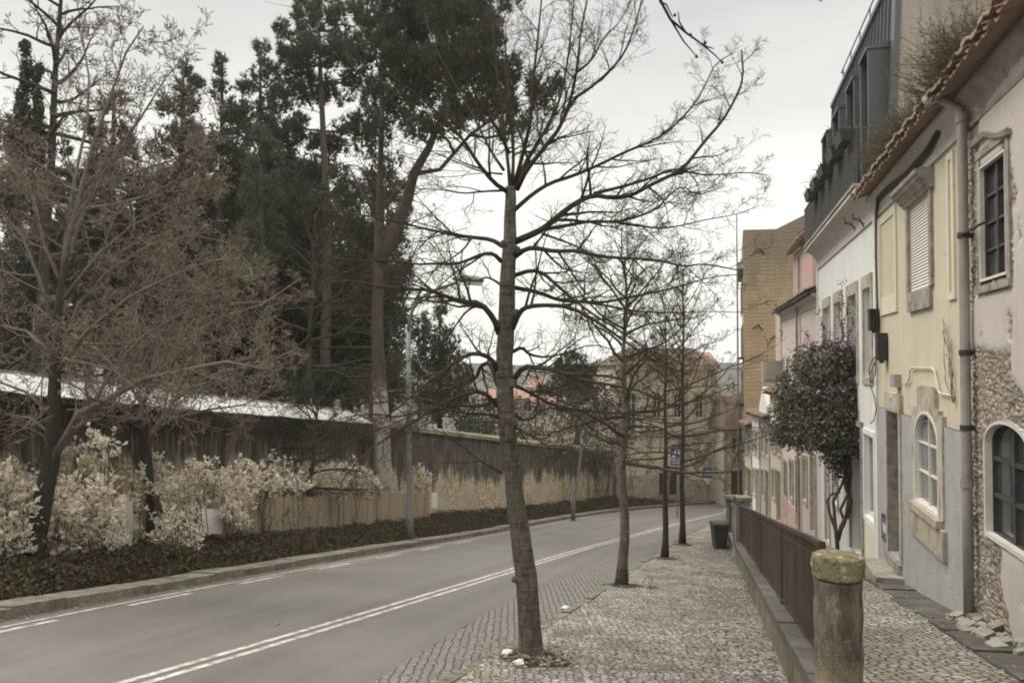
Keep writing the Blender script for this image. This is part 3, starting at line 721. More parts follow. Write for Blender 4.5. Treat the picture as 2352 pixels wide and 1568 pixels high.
def panel(name, pts, off, label, cat, m, lift=0):
    """flat panel with thickness standing at the given distance before the wall; pts = picture corners"""
    cx = sum(p[0] for p in pts) / 4; Y0 = on_curve(lambda y: wallL(y) + off, cx)
    c = []
    for x, y in pts:
        Y = on_curve(lambda y: wallL(y) + off, x); c.append(P(x, y, Y))
    b = MB(); d = Vector((.03, -.01, 0)); b.box8([v for v in c] + [v + d for v in c])
    o = b.build(name, M[m], loc=tuple(c[0])); tag(o, label, cat)
panel('metal_sheet', [(452, 1222), (508, 1226), (514, 1170), (452, 1166)], 1.5, 'white sheet tied in front of the shrubs right of the second bare tree', 'sheet', 'white_sheet')
panel('door_panel', [(252, 1290), (300, 1285), (303, 1150), (260, 1150)], 1.25, 'pale upright door panel leaning among cream-leaved shrubs', 'panel', 'panel')
panel('meter_cabinet', [(990, 1166), (1003, 1165), (1003, 1131), (990, 1131)], 1.1, 'small white cabinet on the wall right of the first lamp post', 'cabinet', 'white_sheet')

def lamp(base, label, cols, heads, r0, r1, hr, armr, flip=1):
    B = Vector((base[0], base[1], G(*base)))
    t = thing('street_lamp', label, 'street lamp', tuple(B))
    p = MB(); top = P(cols[-1][0], cols[-1][1], base[1]); 
    p.tube([B - Vector((0, 0, .2)), B + Vector((0, 0, .9)), B + Vector((0, 0, .95)), B.lerp(top, .5), top], [r0, r0, r0 * .82, (r0 + r1) / 2 * .8, r1], 14); p.build('pole', M['galv'], t, smooth=True)
    a = MB(); pts = [top] + [P(x, y, base[1]) for x, y in heads[0]]
    a.tube(pts, armr, 8); a.build('arm', M['galv'], t, smooth=True)
    hd = MB(); (x0, y0), (x1, y1) = heads[1]
    A = P(x0, y0, base[1]); C = P(x1, y1, base[1]); ax = (C - A).normalized(); L = (C - A).length; ay = Vector((0, 1, 0)); az = ax.cross(ay)
    if az.z < 0: az = -az
    sec = [(0, .35, .3), (.12, .75, .7), (.4, 1, 1), (.75, .95, .9), (.95, .6, .6), (1, .2, .2)]
    base_i = 0; n = 12; V = []; Fc = []
    for f, w, h in sec:
        for k in range(n):
            an = 2 * math.pi * k / n; V.append(A + ax * (L * f) + ay * (math.cos(an) * hr * w) + az * (math.sin(an) * hr * .62 * h * (1 if math.sin(an) > 0 else .75)))
    for i in range(len(sec) - 1):
        for k in range(n): Fc.append((i * n + k, i * n + (k + 1) % n, (i + 1) * n + (k + 1) % n, (i + 1) * n + k))
    Fc += [tuple(range(n - 1, -1, -1)), tuple(range((len(sec) - 1) * n, len(sec) * n))]
    hd.add(V, Fc); hd.build('lamp_head', M['galv'], t, smooth=True)
    g = MB(); ce = A + ax * (L * .66) - az * (hr * .42); g.obox(ce, L * .24, hr * .7, hr * .2, ax, ay, az); g.build('lens', M['panel'], t)
lamp((-3.36, 26.3), 'tall grey street lamp with curved arm over the road by the ivy bank', [(941, 1235), (938, 762)], ([(941, 735), (948, 710), (960, 690), (985, 672), (1015, 660), (1050, 649)], ((1042, 640), (1112, 645))), .13, .08, .25, .055)
lamp((3.3, 43.2), 'leaning grey lamp post farther down the kerb in front of the rubble wall', [(1320, 1187), (1341, 985)], ([(1344, 960), (1346, 945)], ((1338, 936), (1358, 932))), .12, .07, .16, .04)

# ------------------------------------------------------------------ houses: facade frames
class Fac:
    """vertical facade plane; s = metres along it (away from the camera), o = metres out towards the street"""
    def __init__(f, x0, y0, k):
        f.p = Vector((x0, y0, 0)); f.d = Vector((k, 1, 0)).normalized(); f.n = Vector((-f.d.y, f.d.x, 0))
    def at(f, s, z, o=0): q = f.p + f.d * s + f.n * o; return Vector((q.x, q.y, z))
    def s(f, x, o=0):
        a = (x - 1176) / F; p = f.p + f.n * o       # (p.x + d.x s) = a (p.y + d.y s)
        return (a * p.y - p.x) / (f.d.x - a * f.d.y)
    def sz(f, x, y, o=0):
        s = f.s(x, o); q = f.at(s, 0, o); return s, P(x, y, q.y).z
    def sy(f, Y): return (Y - f.p.y) / f.d.y
    def g(f, s, o=0): q = f.at(s, 0, o); return G(q.x, q.y) + .5
    def box(f, mb, s0, s1, z0, z1, o0, o1):
        mb.box8([f.at(s0, z0, o0), f.at(s1, z0, o0), f.at(s1, z0, o1), f.at(s0, z0, o1), f.at(s0, z1, o0), f.at(s1, z1, o0), f.at(s1, z1, o1), f.at(s0, z1, o1)])
def hole_top(h, s):
    if not h.get('arch'): return h['z1']
    u = (s - (h['s0'] + h['s1']) / 2) / ((h['s1'] - h['s0']) / 2); return h['z1'] - h['arch'] * (1 - math.sqrt(max(0, 1 - min(1, u * u))))
def wall(f, name, m, parent, s0, s1, z0, z1, holes=(), o=0, depth=.28, sub=1.2):
    """facade sheet with real openings and reveals"""
    bs = {s0, s1}
    for h in holes:
        n = 12 if h.get('arch') else 1
        for i in range(n + 1): bs.add(h['s0'] + (h['s1'] - h['s0']) * i / n)
    k = int((s1 - s0) / sub)
    for i in range(1, k): bs.add(s0 + (s1 - s0) * i / k)
    bs = sorted(b for b in bs if s0 - 1e-6 <= b <= s1 + 1e-6); mb = MB()
    for a, b in zip(bs, bs[1:]):
        if b - a < 1e-4: continue
        mid = (a + b) / 2
        hs = sorted([h for h in holes if h['s0'] < mid < h['s1']], key=lambda h: h['z0'])
        la = lb = z0
        for h in hs:
            mb.quad(f.at(a, la, o), f.at(b, lb, o), f.at(b, h['z0'], o), f.at(a, h['z0'], o))
            ta, tb = hole_top(h, a), hole_top(h, b); la, lb = ta, tb
            mb.quad(f.at(a, h['z0'], o), f.at(b, h['z0'], o), f.at(b, h['z0'], o - depth), f.at(a, h['z0'], o - depth))
            mb.quad(f.at(a, ta, o), f.at(a, ta, o - depth), f.at(b, tb, o - depth), f.at(b, tb, o))
        mb.quad(f.at(a, la, o), f.at(b, lb, o), f.at(b, z1, o), f.at(a, z1, o))
    for h in holes:
        for s in (h['s0'], h['s1']):
            zt = hole_top(h, s); mb.quad(f.at(s, h['z0'], o), f.at(s, h['z0'], o - depth), f.at(s, zt, o - depth), f.at(s, zt, o))
    return mb.build(name, m, parent)
def shell(f, parent, s0, s1, z0, z1, m, depth=7, near=True):
    mb = MB()
    for s in ((s0, s1) if near else (s1,)): mb.quad(f.at(s, z0, -.01), f.at(s, z0, -depth), f.at(s, z1, -depth), f.at(s, z1, -.01))
    mb.quad(f.at(s0, z0, -depth), f.at(s1, z0, -depth), f.at(s1, z1, -depth), f.at(s0, z1, -depth))
    mb.build('side_wall', m, parent)
def frame_ring(f, mb, h, w, o0, o1, bottom=True):
    """bar of width w just inside the opening"""
    s0, s1, z0, z1 = h['s0'], h['s1'], h['z0'], h['z1']
    if h.get('arch'):
        n = 14; zs = z1 - h['arch']
        for a, b in ((s0, s0 + w), (s1 - w, s1)): f.box(mb, a, b, z0 + (w if bottom else 0), zs, o0, o1)
        cs = (s0 + s1) / 2; R = (s1 - s0) / 2
        for i in range(n):
            t0, t1 = math.pi * i / n, math.pi * (i + 1) / n; pts = []
            for o in (o0, o1):
                for t, r in ((t0, 1), (t1, 1), (t1, 1 - w / R), (t0, 1 - w / R)):
                    pts.append(f.at(cs - R * r * math.cos(t), zs + h['arch'] * (r if r == 1 else 1 - w / h['arch']) * math.sin(t), o))
            mb.box8(pts)
    else:
        for a, b in ((s0, s0 + w), (s1 - w, s1)): f.box(mb, a, b, z0 + (w if bottom else 0), z1 - w, o0, o1)
        f.box(mb, s0, s1, z1 - w, z1, o0, o1)
    if bottom: f.box(mb, s0, s1, z0, z0 + w, o0, o1)
def pane_sheet(f, mb, h, o, n=14):
    s0, s1, z0 = h['s0'], h['s1'], h['z0']
    n = n if h.get('arch') else 1
    for i in range(n):
        a = s0 + (s1 - s0) * i / n; b = s0 + (s1 - s0) * (i + 1) / n
        mb.quad(f.at(a, z0, o), f.at(b, z0, o), f.at(b, hole_top(h, b), o), f.at(a, hole_top(h, a), o))
def window(f, parent, h, o=-.14, fm='frame_white', gm='glass', cols=2, rows=3, w=.06, bar=.025, sill=None, label=None):
    mb = MB(); frame_ring(f, mb, h, w, o - .03, o + .04)
    s0, s1, z0, z1 = h['s0'] + w, h['s1'] - w, h['z0'] + w, h['z1'] - w
    for i in range(1, cols):
        s = s0 + (s1 - s0) * i / cols; f.box(mb, s - bar, s + bar, z0, min(z1, hole_top(h, s) - w * .5), o - .02, o + .035)
    for i in range(1, rows):
        z = z0 + (z1 - z0) * i / rows; f.box(mb, s0, s1, z - bar * .8, z + bar * .8, o - .022, o + .027)
    wn = mb.build('window', M[fm], parent)
    if label: wn['label'] = label
    p = MB(); pane_sheet(f, p, h, o - .01); p.build('pane', M[gm], wn)
    if sill:
        q = MB(); f.box(q, h['s0'] - .08, h['s1'] + .08, h['z0'] - sill[0], h['z0'] - .003, -.1, sill[1]); q.build('sill', M[sill[2]], wn)
    return wn
def door(f, parent, h, m='door_brown', o=-.2, panels=2, label=None, handle=True):
    mb = MB(); s0, s1, z0, z1 = h['s0'], h['s1'], h['z0'], h['z1']
    f.box(mb, s0, s1, z0, z1, o - .05, o)
    for i in range(panels):
        a = z0 + .15 + (z1 - z0 - .3) * i / panels; b = z0 + .15 + (z1 - z0 - .3) * (i + 1) / panels - .12
        for s in (0, 1):
            c0 = s0 + .09 + (s1 - s0 - .1) * s / 2; c1 = c0 + (s1 - s0 - .3) / 2
            f.box(mb, c0, c1, a, b, o, o + .02)
    dn = mb.build('door', M[m], parent)
    if label: dn['label'] = label
    if handle:
        k = MB(); c = f.at(s0 + .09, z0 + 1.0, o + .03); k.tube([c, c + f.n * .05, c + f.n * .05 + f.d * .1], .012, 6); k.build('handle', M['iron'], dn)
    return dn
def surround(f, parent, h, w=.14, o=.03, m='stone', bottom=True, top=None, name='surround'):
    mb = MB(); s0, s1, z0, z1 = h['s0'], h['s1'], h['z0'], h['z1']
    zb = z0 - (w if bottom else 0)
    for a, b in ((s0 - w, s0 - .002), (s1 + .002, s1 + w)): f.box(mb, a, b, zb, z1 + .0, -.02, o)
    f.box(mb, s0 - w, s1 + w, z1 + .003, z1 + (top or w), -.02, o + .003)
    if bottom: f.box(mb, s0, s1, zb, z0 - .003, -.02, o + .005)
    return mb.build(name, M[m], parent)
def H(f, x0, x1, ytop, ybot, xt=None, arch=0, o=0):
    """opening measured on the photograph: far edge x0, near edge x1, its head at the near edge, its foot at the far edge"""
    sn, sf = f.s(x1, o), f.s(x0, o); s0, s1 = min(sn, sf), max(sn, sf)
    zt = f.sz(xt if xt is not None else x1, ytop, o)[1]; zb = f.sz(x1, ybot, o)[1]
    return dict(s0=s0, s1=s1, z0=zb, z1=zt, arch=arch)
def tiles_eave(f, parent, s0, s1, z, o_out, o_in, rise, name='eave_tiles', step=.21, m='tile', seed=0, rows=2, back=3.2):
    """courses of clay channel tiles seen from the street: half-round undersides and white mortared ends"""
    rr = random.Random(seed); mb = MB(); mo = MB(); s = s0
    while s < s1:
        r = step * .45; zz = z + rr.uniform(-.012, .012); oo = o_out + rr.uniform(-.03, .03); n = 6
        for sgn, dz, out in ((-1, .0, oo), (1, .085, oo + .02)):
            c = s + (0 if sgn < 0 else step / 2); P0 = []; P1 = []
            for k in range(n + 1):
                a = math.pi * k / n
                ds = -r * math.cos(a); dv = sgn * r * .5 * math.sin(a)
                P0.append(f.at(c + ds, zz + dz + dv + .03, out)); P1.append(f.at(c + ds, zz + dz + dv + .03 + rise * 1.0, o_in))
            b = len(mb.v); th = Vector((0, 0, .014))
            for q0, q1 in zip(P0, P1): mb.v.extend([tuple(q0), tuple(q1), tuple(q0 + th), tuple(q1 + th)])
            for k in range(n):
                i = b + 4 * k; j = i + 4
                mb.f.extend([(i, i + 1, j + 1, j), (i + 2, j + 2, j + 3, i + 3), (i, j, j + 2, i + 2)])
            if sgn > 0 and rr.random() < .8:
                cc = MB.__new__(MB); ctr = f.at(c, zz + dz + .035, out - .01); b = len(mo.v)
                mo.v.append(tuple(ctr))
                for q in P0: mo.v.append(tuple(q + f.n * .004))
                for k in range(n): mo.f.append((b, b + k + 1, b + k + 2))
        s += step
    o = mb.build(name, M[m], parent)
    if mo.f: mo.build('mortar', M['mortar'], o)
    # roof plane behind
    rf = MB(); k0 = z + .16; zb = k0 + rise * 1.3 + back * .42
    n = int((s1 - s0) / .25)
    for i in range(n):
        a = s0 + (s1 - s0) * i / n; b = s0 + (s1 - s0) * (i + 1) / n; mid = (a + b) / 2
        rf.quad(f.at(a, k0, o_out - .1), f.at(mid, k0 + .06, o_out - .1), f.at(mid, zb + .06, -back), f.at(a, zb, -back))
        rf.quad(f.at(mid, k0 + .06, o_out - .1), f.at(b, k0, o_out - .1), f.at(b, zb, -back), f.at(mid, zb + .06, -back))
    rf.build('roof', M['tile_old'], parent)
    return o
def cove(f, parent, s0, s1, zb, zt, out, m='cove', ends=True, name='cornice', curve_=True):
    mb = MB(); n = 10; prof = []
    for k in range(n + 1):
        a = math.pi / 2 * k / n
        prof.append((out * (1 - math.cos(a)), zb + (zt - zb) * math.sin(a)))
    prof = [(.0, zb - .06), (.045, zb - .06), (.045, zb)] + [(max(.02, p[0]), p[1]) for p in prof] + [(out, zt + .07), (out - .05, zt + .09), (-.1, zt + .09)]
    for (o0, z0), (o1, z1) in zip(prof, prof[1:]): mb.quad(f.at(s0, z0, o0), f.at(s1, z0, o0), f.at(s1, z1, o1), f.at(s0, z1, o1))
    b = len(mb.v)
    for s in (s0, s1):
        b = len(mb.v); mb.v.extend([tuple(f.at(s, z, o)) for o, z in prof] + [tuple(f.at(s, zb - .06, -.1))]); mb.f.append(tuple(range(b, b + len(prof) + 1)))
    return mb.build(name, M[m], parent)

# ================================================================== HOUSE 1: pinkish peeling house at the right edge
f0 = Fac(3.18, 0, .271)
sJ = f0.s(2232)                      # joint between the peeling house and the yellow house
sN = f0.sy(4.2)
EZ = 5.55                            # eave height of both
h1 = thing('peeling_house', 'pinkish plaster house with bare rubble patches at the right edge', 'house', tuple(f0.at(sJ, f0.g(sJ))))
upper = H(f0, 2262, 2316, 322, 640); upper['s0'] = f0.s(2325); upper['z1'] = f0.sz(2262, 385)[1]; upper['z0'] = f0.sz(2290, 640)[1]
lower = dict(s0=f0.s(2352) - .25, s1=f0.s(2264), z0=f0.sz(2290, 1245)[1], z1=f0.sz(2300, 962)[1], arch=.32)
# finely divided sheet: plaster proud, rubble sunk and rough
def sdist(poly, x, y):
    ins = False; best = 9
    for i in range(len(poly)):
        (x1, y1), (x2, y2) = poly[i - 1], poly[i]
        if (y1 > y) != (y2 > y) and x < (x2 - x1) * (y - y1) / (y2 - y1) + x1: ins = not ins
        dx, dy = x2 - x1, y2 - y1; t_ = max(0, min(1, ((x - x1) * dx + (y - y1) * dy) / (dx * dx + dy * dy + 1e-9))); best = min(best, math.hypot(x - x1 - t_ * dx, y - y1 - t_ * dy))
    return best if ins else -best
peel_polys = [[f0.sz(x, y) for x, y in q] for q in (
    [(2232, 800), (2326, 806), (2328, 868), (2352, 905), (2400, 960), (2400, 1330), (2352, 1290), (2300, 1262), (2292, 1330), (2305, 1400), (2325, 1500), (2345, 1600), (2215, 1450), (2220, 1000)],
    [(2225, 240), (2258, 262), (2262, 400), (2257, 640), (2240, 700), (2225, 740)], [(2250, 215), (2352, 95), (2400, 60), (2400, 115), (2352, 140), (2262, 255)],
    [(2312, 322), (2330, 310), (2336, 660), (2250, 672), (2250, 642), (2310, 640)])]
def peel_sheet():
    ds = .035; ss = np.arange(sN, sJ + 1e-6, ds); ss = np.append(ss[ss < sJ - .01], sJ); z0 = f0.g(sN) - 3.4; zz = np.arange(z0, EZ + .1, ds)
    ok = []; V = np.zeros((len(ss), len(zz), 3)); A = np.zeros((len(ss), len(zz)))
    uc = f0.s(2290)
    for i, s in enumerate(ss):
        gs = f0.g(s)
        for j, z in enumerate(zz):
            nz = mnoise.fractal(Vector((s * 1.6, z * 1.6, 3)), 1, 2, 4) * .35
            d = sJ - s                           # distance from the corner
            m = -1.0; 
            hh = z - gs
            m = max(sdist(q_, s, z) for q_ in peel_polys) + nz * .16
            m = max(m, nz - .2)
            k = 1 / (1 + math.exp(-m * 40)); A[i, j] = k
            st = abs(mnoise.noise(Vector((s * 9, z * 13, 1)))) + .5 * mnoise.noise(Vector((s * 22, z * 26, 4)))
            o = .03 - k * (.035 + .0) + k * st * .055
            if k > .4 and d < .5 and hh < 1.2: o += .06 * (1.2 - hh) * abs(mnoise.noise(Vector((s * 6, z * 8, 9))))
            q = f0.at(s, z, o); V[i, j] = (q.x, q.y, q.z)
    def inside(s, z):
        for h in (upper, lower):
            if h['s0'] < s < h['s1'] and h['z0'] < z < hole_top(h, s): return True
        return False
    nz_ = len(zz); Fl = []
    for i in range(len(ss) - 1):
        for j in range(nz_ - 1):
            if not inside((ss[i] + ss[i + 1]) / 2, (zz[j] + zz[j + 1]) / 2): Fl.append((i * nz_ + j, (i + 1) * nz_ + j, (i + 1) * nz_ + j + 1, i * nz_ + j + 1))
    np_mesh('wall', V.reshape(-1, 3), np.array(Fl), M['peeled'], h1, smooth=True, attr=A.ravel())
peel_sheet()
for h in (upper, lower):
    mb = MB()
    n = 12 if h.get('arch') else 1
    for s in (h['s0'], h['s1']): mb.quad(f0.at(s, h['z0'], .05), f0.at(s, h['z0'], -.3), f0.at(s, hole_top(h, s), -.3), f0.at(s, hole_top(h, s), .05))
    mb.quad(f0.at(h['s0'], h['z0'], .05), f0.at(h['s1'], h['z0'], .05), f0.at(h['s1'], h['z0'], -.3), f0.at(h['s0'], h['z0'], -.3))
    for i in range(n):
        a = h['s0'] + (h['s1'] - h['s0']) * i / n; b = h['s0'] + (h['s1'] - h['s0']) * (i + 1) / n
        mb.quad(f0.at(a, hole_top(h, a), .05), f0.at(b, hole_top(h, b), .05), f0.at(b, hole_top(h, b), -.3), f0.at(a, hole_top(h, a), -.3))
    mb.build('reveal', M['stone'], h1)
shell(f0, h1, sN, sJ, f0.g(sN) - 3, EZ + .1, M['greyp'])
window(f0, h1, upper, o=-.05, fm='frame_dark', cols=2, rows=4, w=.05, bar=.02, label='tall dark upper window with many small panes')
window(f0, h1, lower, o=-.08, fm='frame_dark', cols=2, rows=3, w=.06, bar=.03, label='arched dark lower window')
# white inner liner and weathered outer stones
mb = MB(); frame_ring(f0, mb, lower, .05, -.06, .045); mb.build('white_casing', M['frame_white'], h1)
mb = MB(); frame_ring(f0, mb, upper, .035, -.04, .045); mb.build('white_casing', M['frame_white'], h1)
mb = MB(); s0, s1, z0, z1 = upper['s0'], upper['s1'], upper['z0'], upper['z1']
f0.box(mb, s1 + .002, s1 + .1, z0 - .05, z1 + .1, 0, .04); f0.box(mb, s0 - .1, s0 - .002, z0 - .05, z1 + .1, 0, .045)
f0.box(mb, s0 - .12, s1 + .14, z0 - .14, z0 - .053, 0, .07)
for i in range(12):                       # swept head moulding
    a = s0 - .2 + (s1 - s0 + .45) * i / 12; b = s0 - .2 + (s1 - s0 + .45) * (i + 1) / 12
    za = z1 + .1 + .2 * min(1, i / 7) ** 1.6; zb_ = z1 + .1 + .2 * min(1, (i + 1) / 7) ** 1.6
    mb.box8([f0.at(a, za, 0), f0.at(b, zb_, 0), f0.at(b, zb_, .08), f0.at(a, za, .08), f0.at(a, za + .06, 0), f0.at(b, zb_ + .06, 0), f0.at(b, zb_ + .06, .1), f0.at(a, za + .06, .1)])
f0.box(mb, s0 - .1, s1 + .12, z1 + .103, z1 + .2, 0, .05)
mb.build('window_stones', M['stone_grey'], h1)
mb = MB(); rr = random.Random(8)
for i in range(46):                        # tumbled rubble at the foot of the corner
    s = sJ - rr.uniform(-.25, 2.2) ; r = rr.uniform(.035, .09); o = .05 + rr.random() ** 2 * .32
    c = f0.at(s, f0.g(s, o) + r * .4 + rr.random() * .12 * (1 - min(1, o * 3)), o); mb.obox(c, r, r * .7, r * .5, *[Vector(v).normalized() for v in ((1, rr.uniform(-.5, .5), .2), (rr.uniform(-.5, .5), 1, .1), (.1, -.2, 1))])
rb = mb.build('rubble', M['stone_grey'], loc=tuple(f0.at(sJ, f0.g(sJ)))); tag(rb, 'loose pale rubble fallen along the foot of the peeling house', 'rubble', kind='stuff')
cove(f0, h1, sN, sJ, EZ - .38, EZ - .06, .18, 'stone_grey')
tiles_eave(f0, h1, sN, sJ, EZ, .44, 0, .16, seed=3)

# ================================================================== HOUSE 2: yellow house
sW = f0.sy(16.9)
h2 = thing('yellow_house', 'pale yellow two-storey house with blue-grey roughcast base and roller shutter', 'house', tuple(f0.at((sJ + sW) / 2, f0.g((sJ + sW) / 2))))
PZ = 1.15
awin = dict(s0=f0.s(2163), s1=f0.s(2107), z0=f0.sz(2160, 1190)[1], z1=f0.sz(2134, 944)[1], arch=.5)
dr2 = dict(s0=f0.s(2070), s1=f0.s(2042), z0=f0.sz(2060, 1285)[1], z1=f0.sz(2062, 944)[1])
shut = dict(s0=f0.s(2143), s1=f0.s(2094), z0=f0.sz(2141, 652)[1], z1=f0.sz(2141, 442)[1])
zfoot = f0.g(sW) - 2
wall(f0, 'wall', M['yellow'], h2, sJ, sW, PZ, EZ, [h for h in (shut,)] + [dict(awin, z0=PZ - 0.001)] if awin['z1'] > PZ else [shut], o=.0)
wall(f0, 'plinth', M['rough'], h2, sJ, sW, zfoot, PZ, [dict(awin, z1=PZ, arch=0), dr2] if awin['z1'] > PZ else [awin, dr2], o=.035, depth=.32)
shell(f0, h2, sJ, sW, zfoot, EZ, M['greyp'], near=False)
window(f0, h2, awin, o=-.015, fm='frame_white', gm='glass_grey', cols=2, rows=3, w=.07, bar=.02, label='white arched window with six panes')
# scalloped stone head, jambs and orange sill slab of the arched window
mb = MB(); cs = (awin['s0'] + awin['s1']) / 2; R = (awin['s1'] - awin['s0']) / 2; zs = awin['z1'] - awin['arch']
n = 56
def outer(u):                                # outline of the stone head above the arch
    a = abs(u)
    return .40 * math.sqrt(max(0, 1 - (a / 1.05) ** 3.2)) if a < .74 else .1
for i in range(n):
    ua = -1.28 + 2.56 * i / n; ub = -1.28 + 2.56 * (i + 1) / n; um = (ua + ub) / 2
    lo = [hole_top(awin, cs + R * u) if abs(u) < 1 else zs for u in (ua, ub)]
    if abs(um) < 1: lo = [hole_top(awin, cs + R * max(-1, min(1, u))) for u in (ua, ub)]
    else: lo = [awin['z0'], awin['z0']]
    top = awin['z1'] + (outer(um) if abs(um) < .72 else (.05 if abs(um) < 1.05 else -.02))
    mb.box8([f0.at(cs + R * ua, lo[0], -.01), f0.at(cs + R * ub, lo[1], -.01), f0.at(cs + R * ub, lo[1], .065), f0.at(cs + R * ua, lo[0], .065),
             f0.at(cs + R * ua, top, -.01), f0.at(cs + R * ub, top, -.01), f0.at(cs + R * ub, top, .065), f0.at(cs + R * ua, top, .065)])
mb.build('window_stones', M['stone'], h2)
mb = MB(); frame_ring(f0, mb, awin, .05, .02, .075); mb.build('white_casing', M['frame_white'], h2)
mb = MB(); f0.box(mb, cs - R * 1.42, cs + R * 1.42, awin['z0'] - .55, awin['z0'] - .12, 0, .10); f0.box(mb, cs - R * 1.2, cs + R * 1.2, awin['z0'] - .118, awin['z0'] - .003, 0, .15); mb.build('sill', M['stone_orange'], h2)
# door with deep stone recess, lintel and number tile
surround(f0, h2, dr2, w=.13, o=.07, m='stone', bottom=False, top=.32, name='door_surround')
door(f0, h2, dict(dr2), 'door_brown', o=-.27)
mb = MB(); f0.box(mb, dr2['s1'] - .03, dr2['s1'] - .002, dr2['z0'], dr2['z1'] - .03, -.27, .07); f0.box(mb, dr2['s0'] + .002, dr2['s0'] + .03, dr2['z0'], dr2['z1'] - .03, -.27, .07); f0.box(mb, dr2['s0'], dr2['s1'], dr2['z1'] - .028, dr2['z1'] - .002, -.27, .07); mb.build('door_jamb', M['stone_grey'], h2)
mb = MB(); f0.box(mb, dr2['s0'] - .05, dr2['s1'] + .05, f0.g(dr2['s0']) - .4, dr2['z0'] - .003, -.25, .12); mb.build('threshold', M['stone_grey'], h2)
mb = MB(); f0.box(mb, dr2['s0'] - .25, dr2['s1'] + .1, f0.g(dr2['s0']) - .5, dr2['z0'] - .19, .0, .52); mb.build('step', M['stone_grey'], h2)
mb = MB(); nc = (dr2['s0'] + dr2['s1']) / 2; nz0 = dr2['z1'] + .08; f0.box(mb, nc - .09, nc + .09, nz0, nz0 + .2, .07, .082); tl = mb.build('number_tile', M['sign_white'], h2)
def text_on(f, txt, s, z, o, size, m, parent, name='digit'):
    cu = bpy.data.curves.new(name, 'FONT'); cu.body = txt; cu.size = size; cu.align_x = 'CENTER'; cu.extrude = .002
    ob = bpy.data.objects.new(name, cu); COL.objects.link(ob)
    deps = bpy.context.evaluated_depsgraph_get(); me = bpy.data.meshes.new_from_object(ob.evaluated_get(deps)); bpy.data.objects.remove(ob)
    V = [f.at(s - v.co.x, z + v.co.y, o + v.co.z + .003) for v in me.vertices]
    return np_mesh(name, V, [tuple(p.vertices) for p in me.polygons], m, parent)
text_on(f0, '9', nc, nz0 + .035, .082, .18, M['iron'], tl)
# roller shutter, its stone frame, hood and sill slab
wn = MB()
zz = shut['z0']; sb = MB()
while zz < shut['z1'] - .01:
    e_ = min(zz + .052, shut['z1']); sb.box8([f0.at(shut['s0'], zz, -.1), f0.at(shut['s1'], zz, -.1), f0.at(shut['s1'], zz, .0), f0.at(shut['s0'], zz, .0), f0.at(shut['s0'], e_ - .006, -.1), f0.at(shut['s1'], e_ - .006, -.1), f0.at(shut['s1'], e_ - .006, -.016), f0.at(shut['s0'], e_ - .006, -.016)]); zz = e_
sb.build('roller_shutter', M['shutter'], h2)
mb = MB(); s0, s1, z0, z1 = shut['s0'], shut['s1'], shut['z0'], shut['z1']
f0.box(mb, s0 - .15, s0 - .002, z0 - .03, z1 + .03, 0, .05); f0.box(mb, s1 + .002, s1 + .15, z0 - .03, z1 + .03, 0, .05)
f0.box(mb, s0 - .05, s1 + .05, z0 - .36, z0 - .033, 0, .06); mb.build('window_stones', M['stone_grey'], h2)
mb = MB(); prof = [(0, 0), (.07, 0), (.09, .05), (.12, .06), (.15, .12), (.22, .16), (.23, .2), (.27, .225), (.28, .29), (0, .32)]; za = z1 + .035
for (oa, a), (ob_, b_) in zip(prof, prof[1:] + prof[:1]): mb.quad(f0.at(s0 - .24, za + a, oa), f0.at(s1 + .24, za + a, oa), f0.at(s1 + .24, za + b_, ob_), f0.at(s0 - .24, za + b_, ob_))
for s in (s0 - .24, s1 + .24):
    b = len(mb.v); mb.v.extend([tuple(f0.at(s, za + a, o)) for o, a in prof]); mb.f.append(tuple(range(b, b + len(prof))))
mb.build('hood_mould', M['stone_grey'], h2)
mb = MB(); f0.box(mb, s0 + .25, s1 - .1, za + .40, EZ - .35, 0, .05); mb.build('keystone', M['stone_grey'], h2)
# blind plaster panels
for xa, xb, yt, yb, n2 in ((2026, 2064, 462, 726, 'far'), (2184, 2200, 240, 690, 'near')):
    a = dict(s0=f0.s(xb), s1=f0.s(xa), z1=min(EZ - .5, f0.sz(xb, yt)[1]), z0=f0.sz(xa, yb)[1])
    mb = MB(); w = .16 if n2 == 'far' else .1
    frame_ring(f0, mb, a, w, 0, .035); f0.box(mb, a['s0'] + w, a['s1'] - w, a['z0'] + w, a['z0'] + w + .2, 0, .033) if n2 == 'far' else None
    p = mb.build('blind_panel', M['yellow_pale'], h2)
    q = MB(); f0.box(q, a['s0'] + w + .002, a['s1'] - w - .002, a['z0'] + w + .01, a['z1'] - w - .002, 0, .012); q.build('field', M['yellow_panel'], p)
cove(f0, h2, sJ, sW, EZ - .36, EZ - .05, .2, 'cove')
tiles_eave(f0, h2, sJ, sW, EZ, .44, 0, .16, seed=5)
# decorative iron vent, meter box, conduit
mb = MB(); a = dict(s0=f0.s(2046), s1=f0.s(2030), z0=f0.sz(2040, 1250)[1], z1=f0.sz(2040, 1190)[1]); a['s0'] = dr2['s1'] + .2; a['s1'] = a['s0'] + .5
frame_ring(f0, mb, a, .03, .03, .055); cs2 = (a['s0'] + a['s1']) / 2; cz2 = (a['z0'] + a['z1']) / 2
for sg in (-1, 1):
    for tg in (-1, 1):
        pts = []
        for k in range(14):
            th = k / 13 * 5; r = .12 * (1 - k / 16)
            pts.append(f0.at(cs2 + sg * (.11 + r * math.cos(th) * .8), cz2 + tg * (.13 + r * math.sin(th)), .045))
        mb.tube(pts, .012, 5)
mb.build('wall_grille', M['iron'], h2)
mb = MB(); f0.box(mb, a['s0'] + .02, a['s1'] - .02, a['z0'] + .02, a['z1'] - .02, .034, .04); mb.build('grille_back', M['sign_white'], h2)
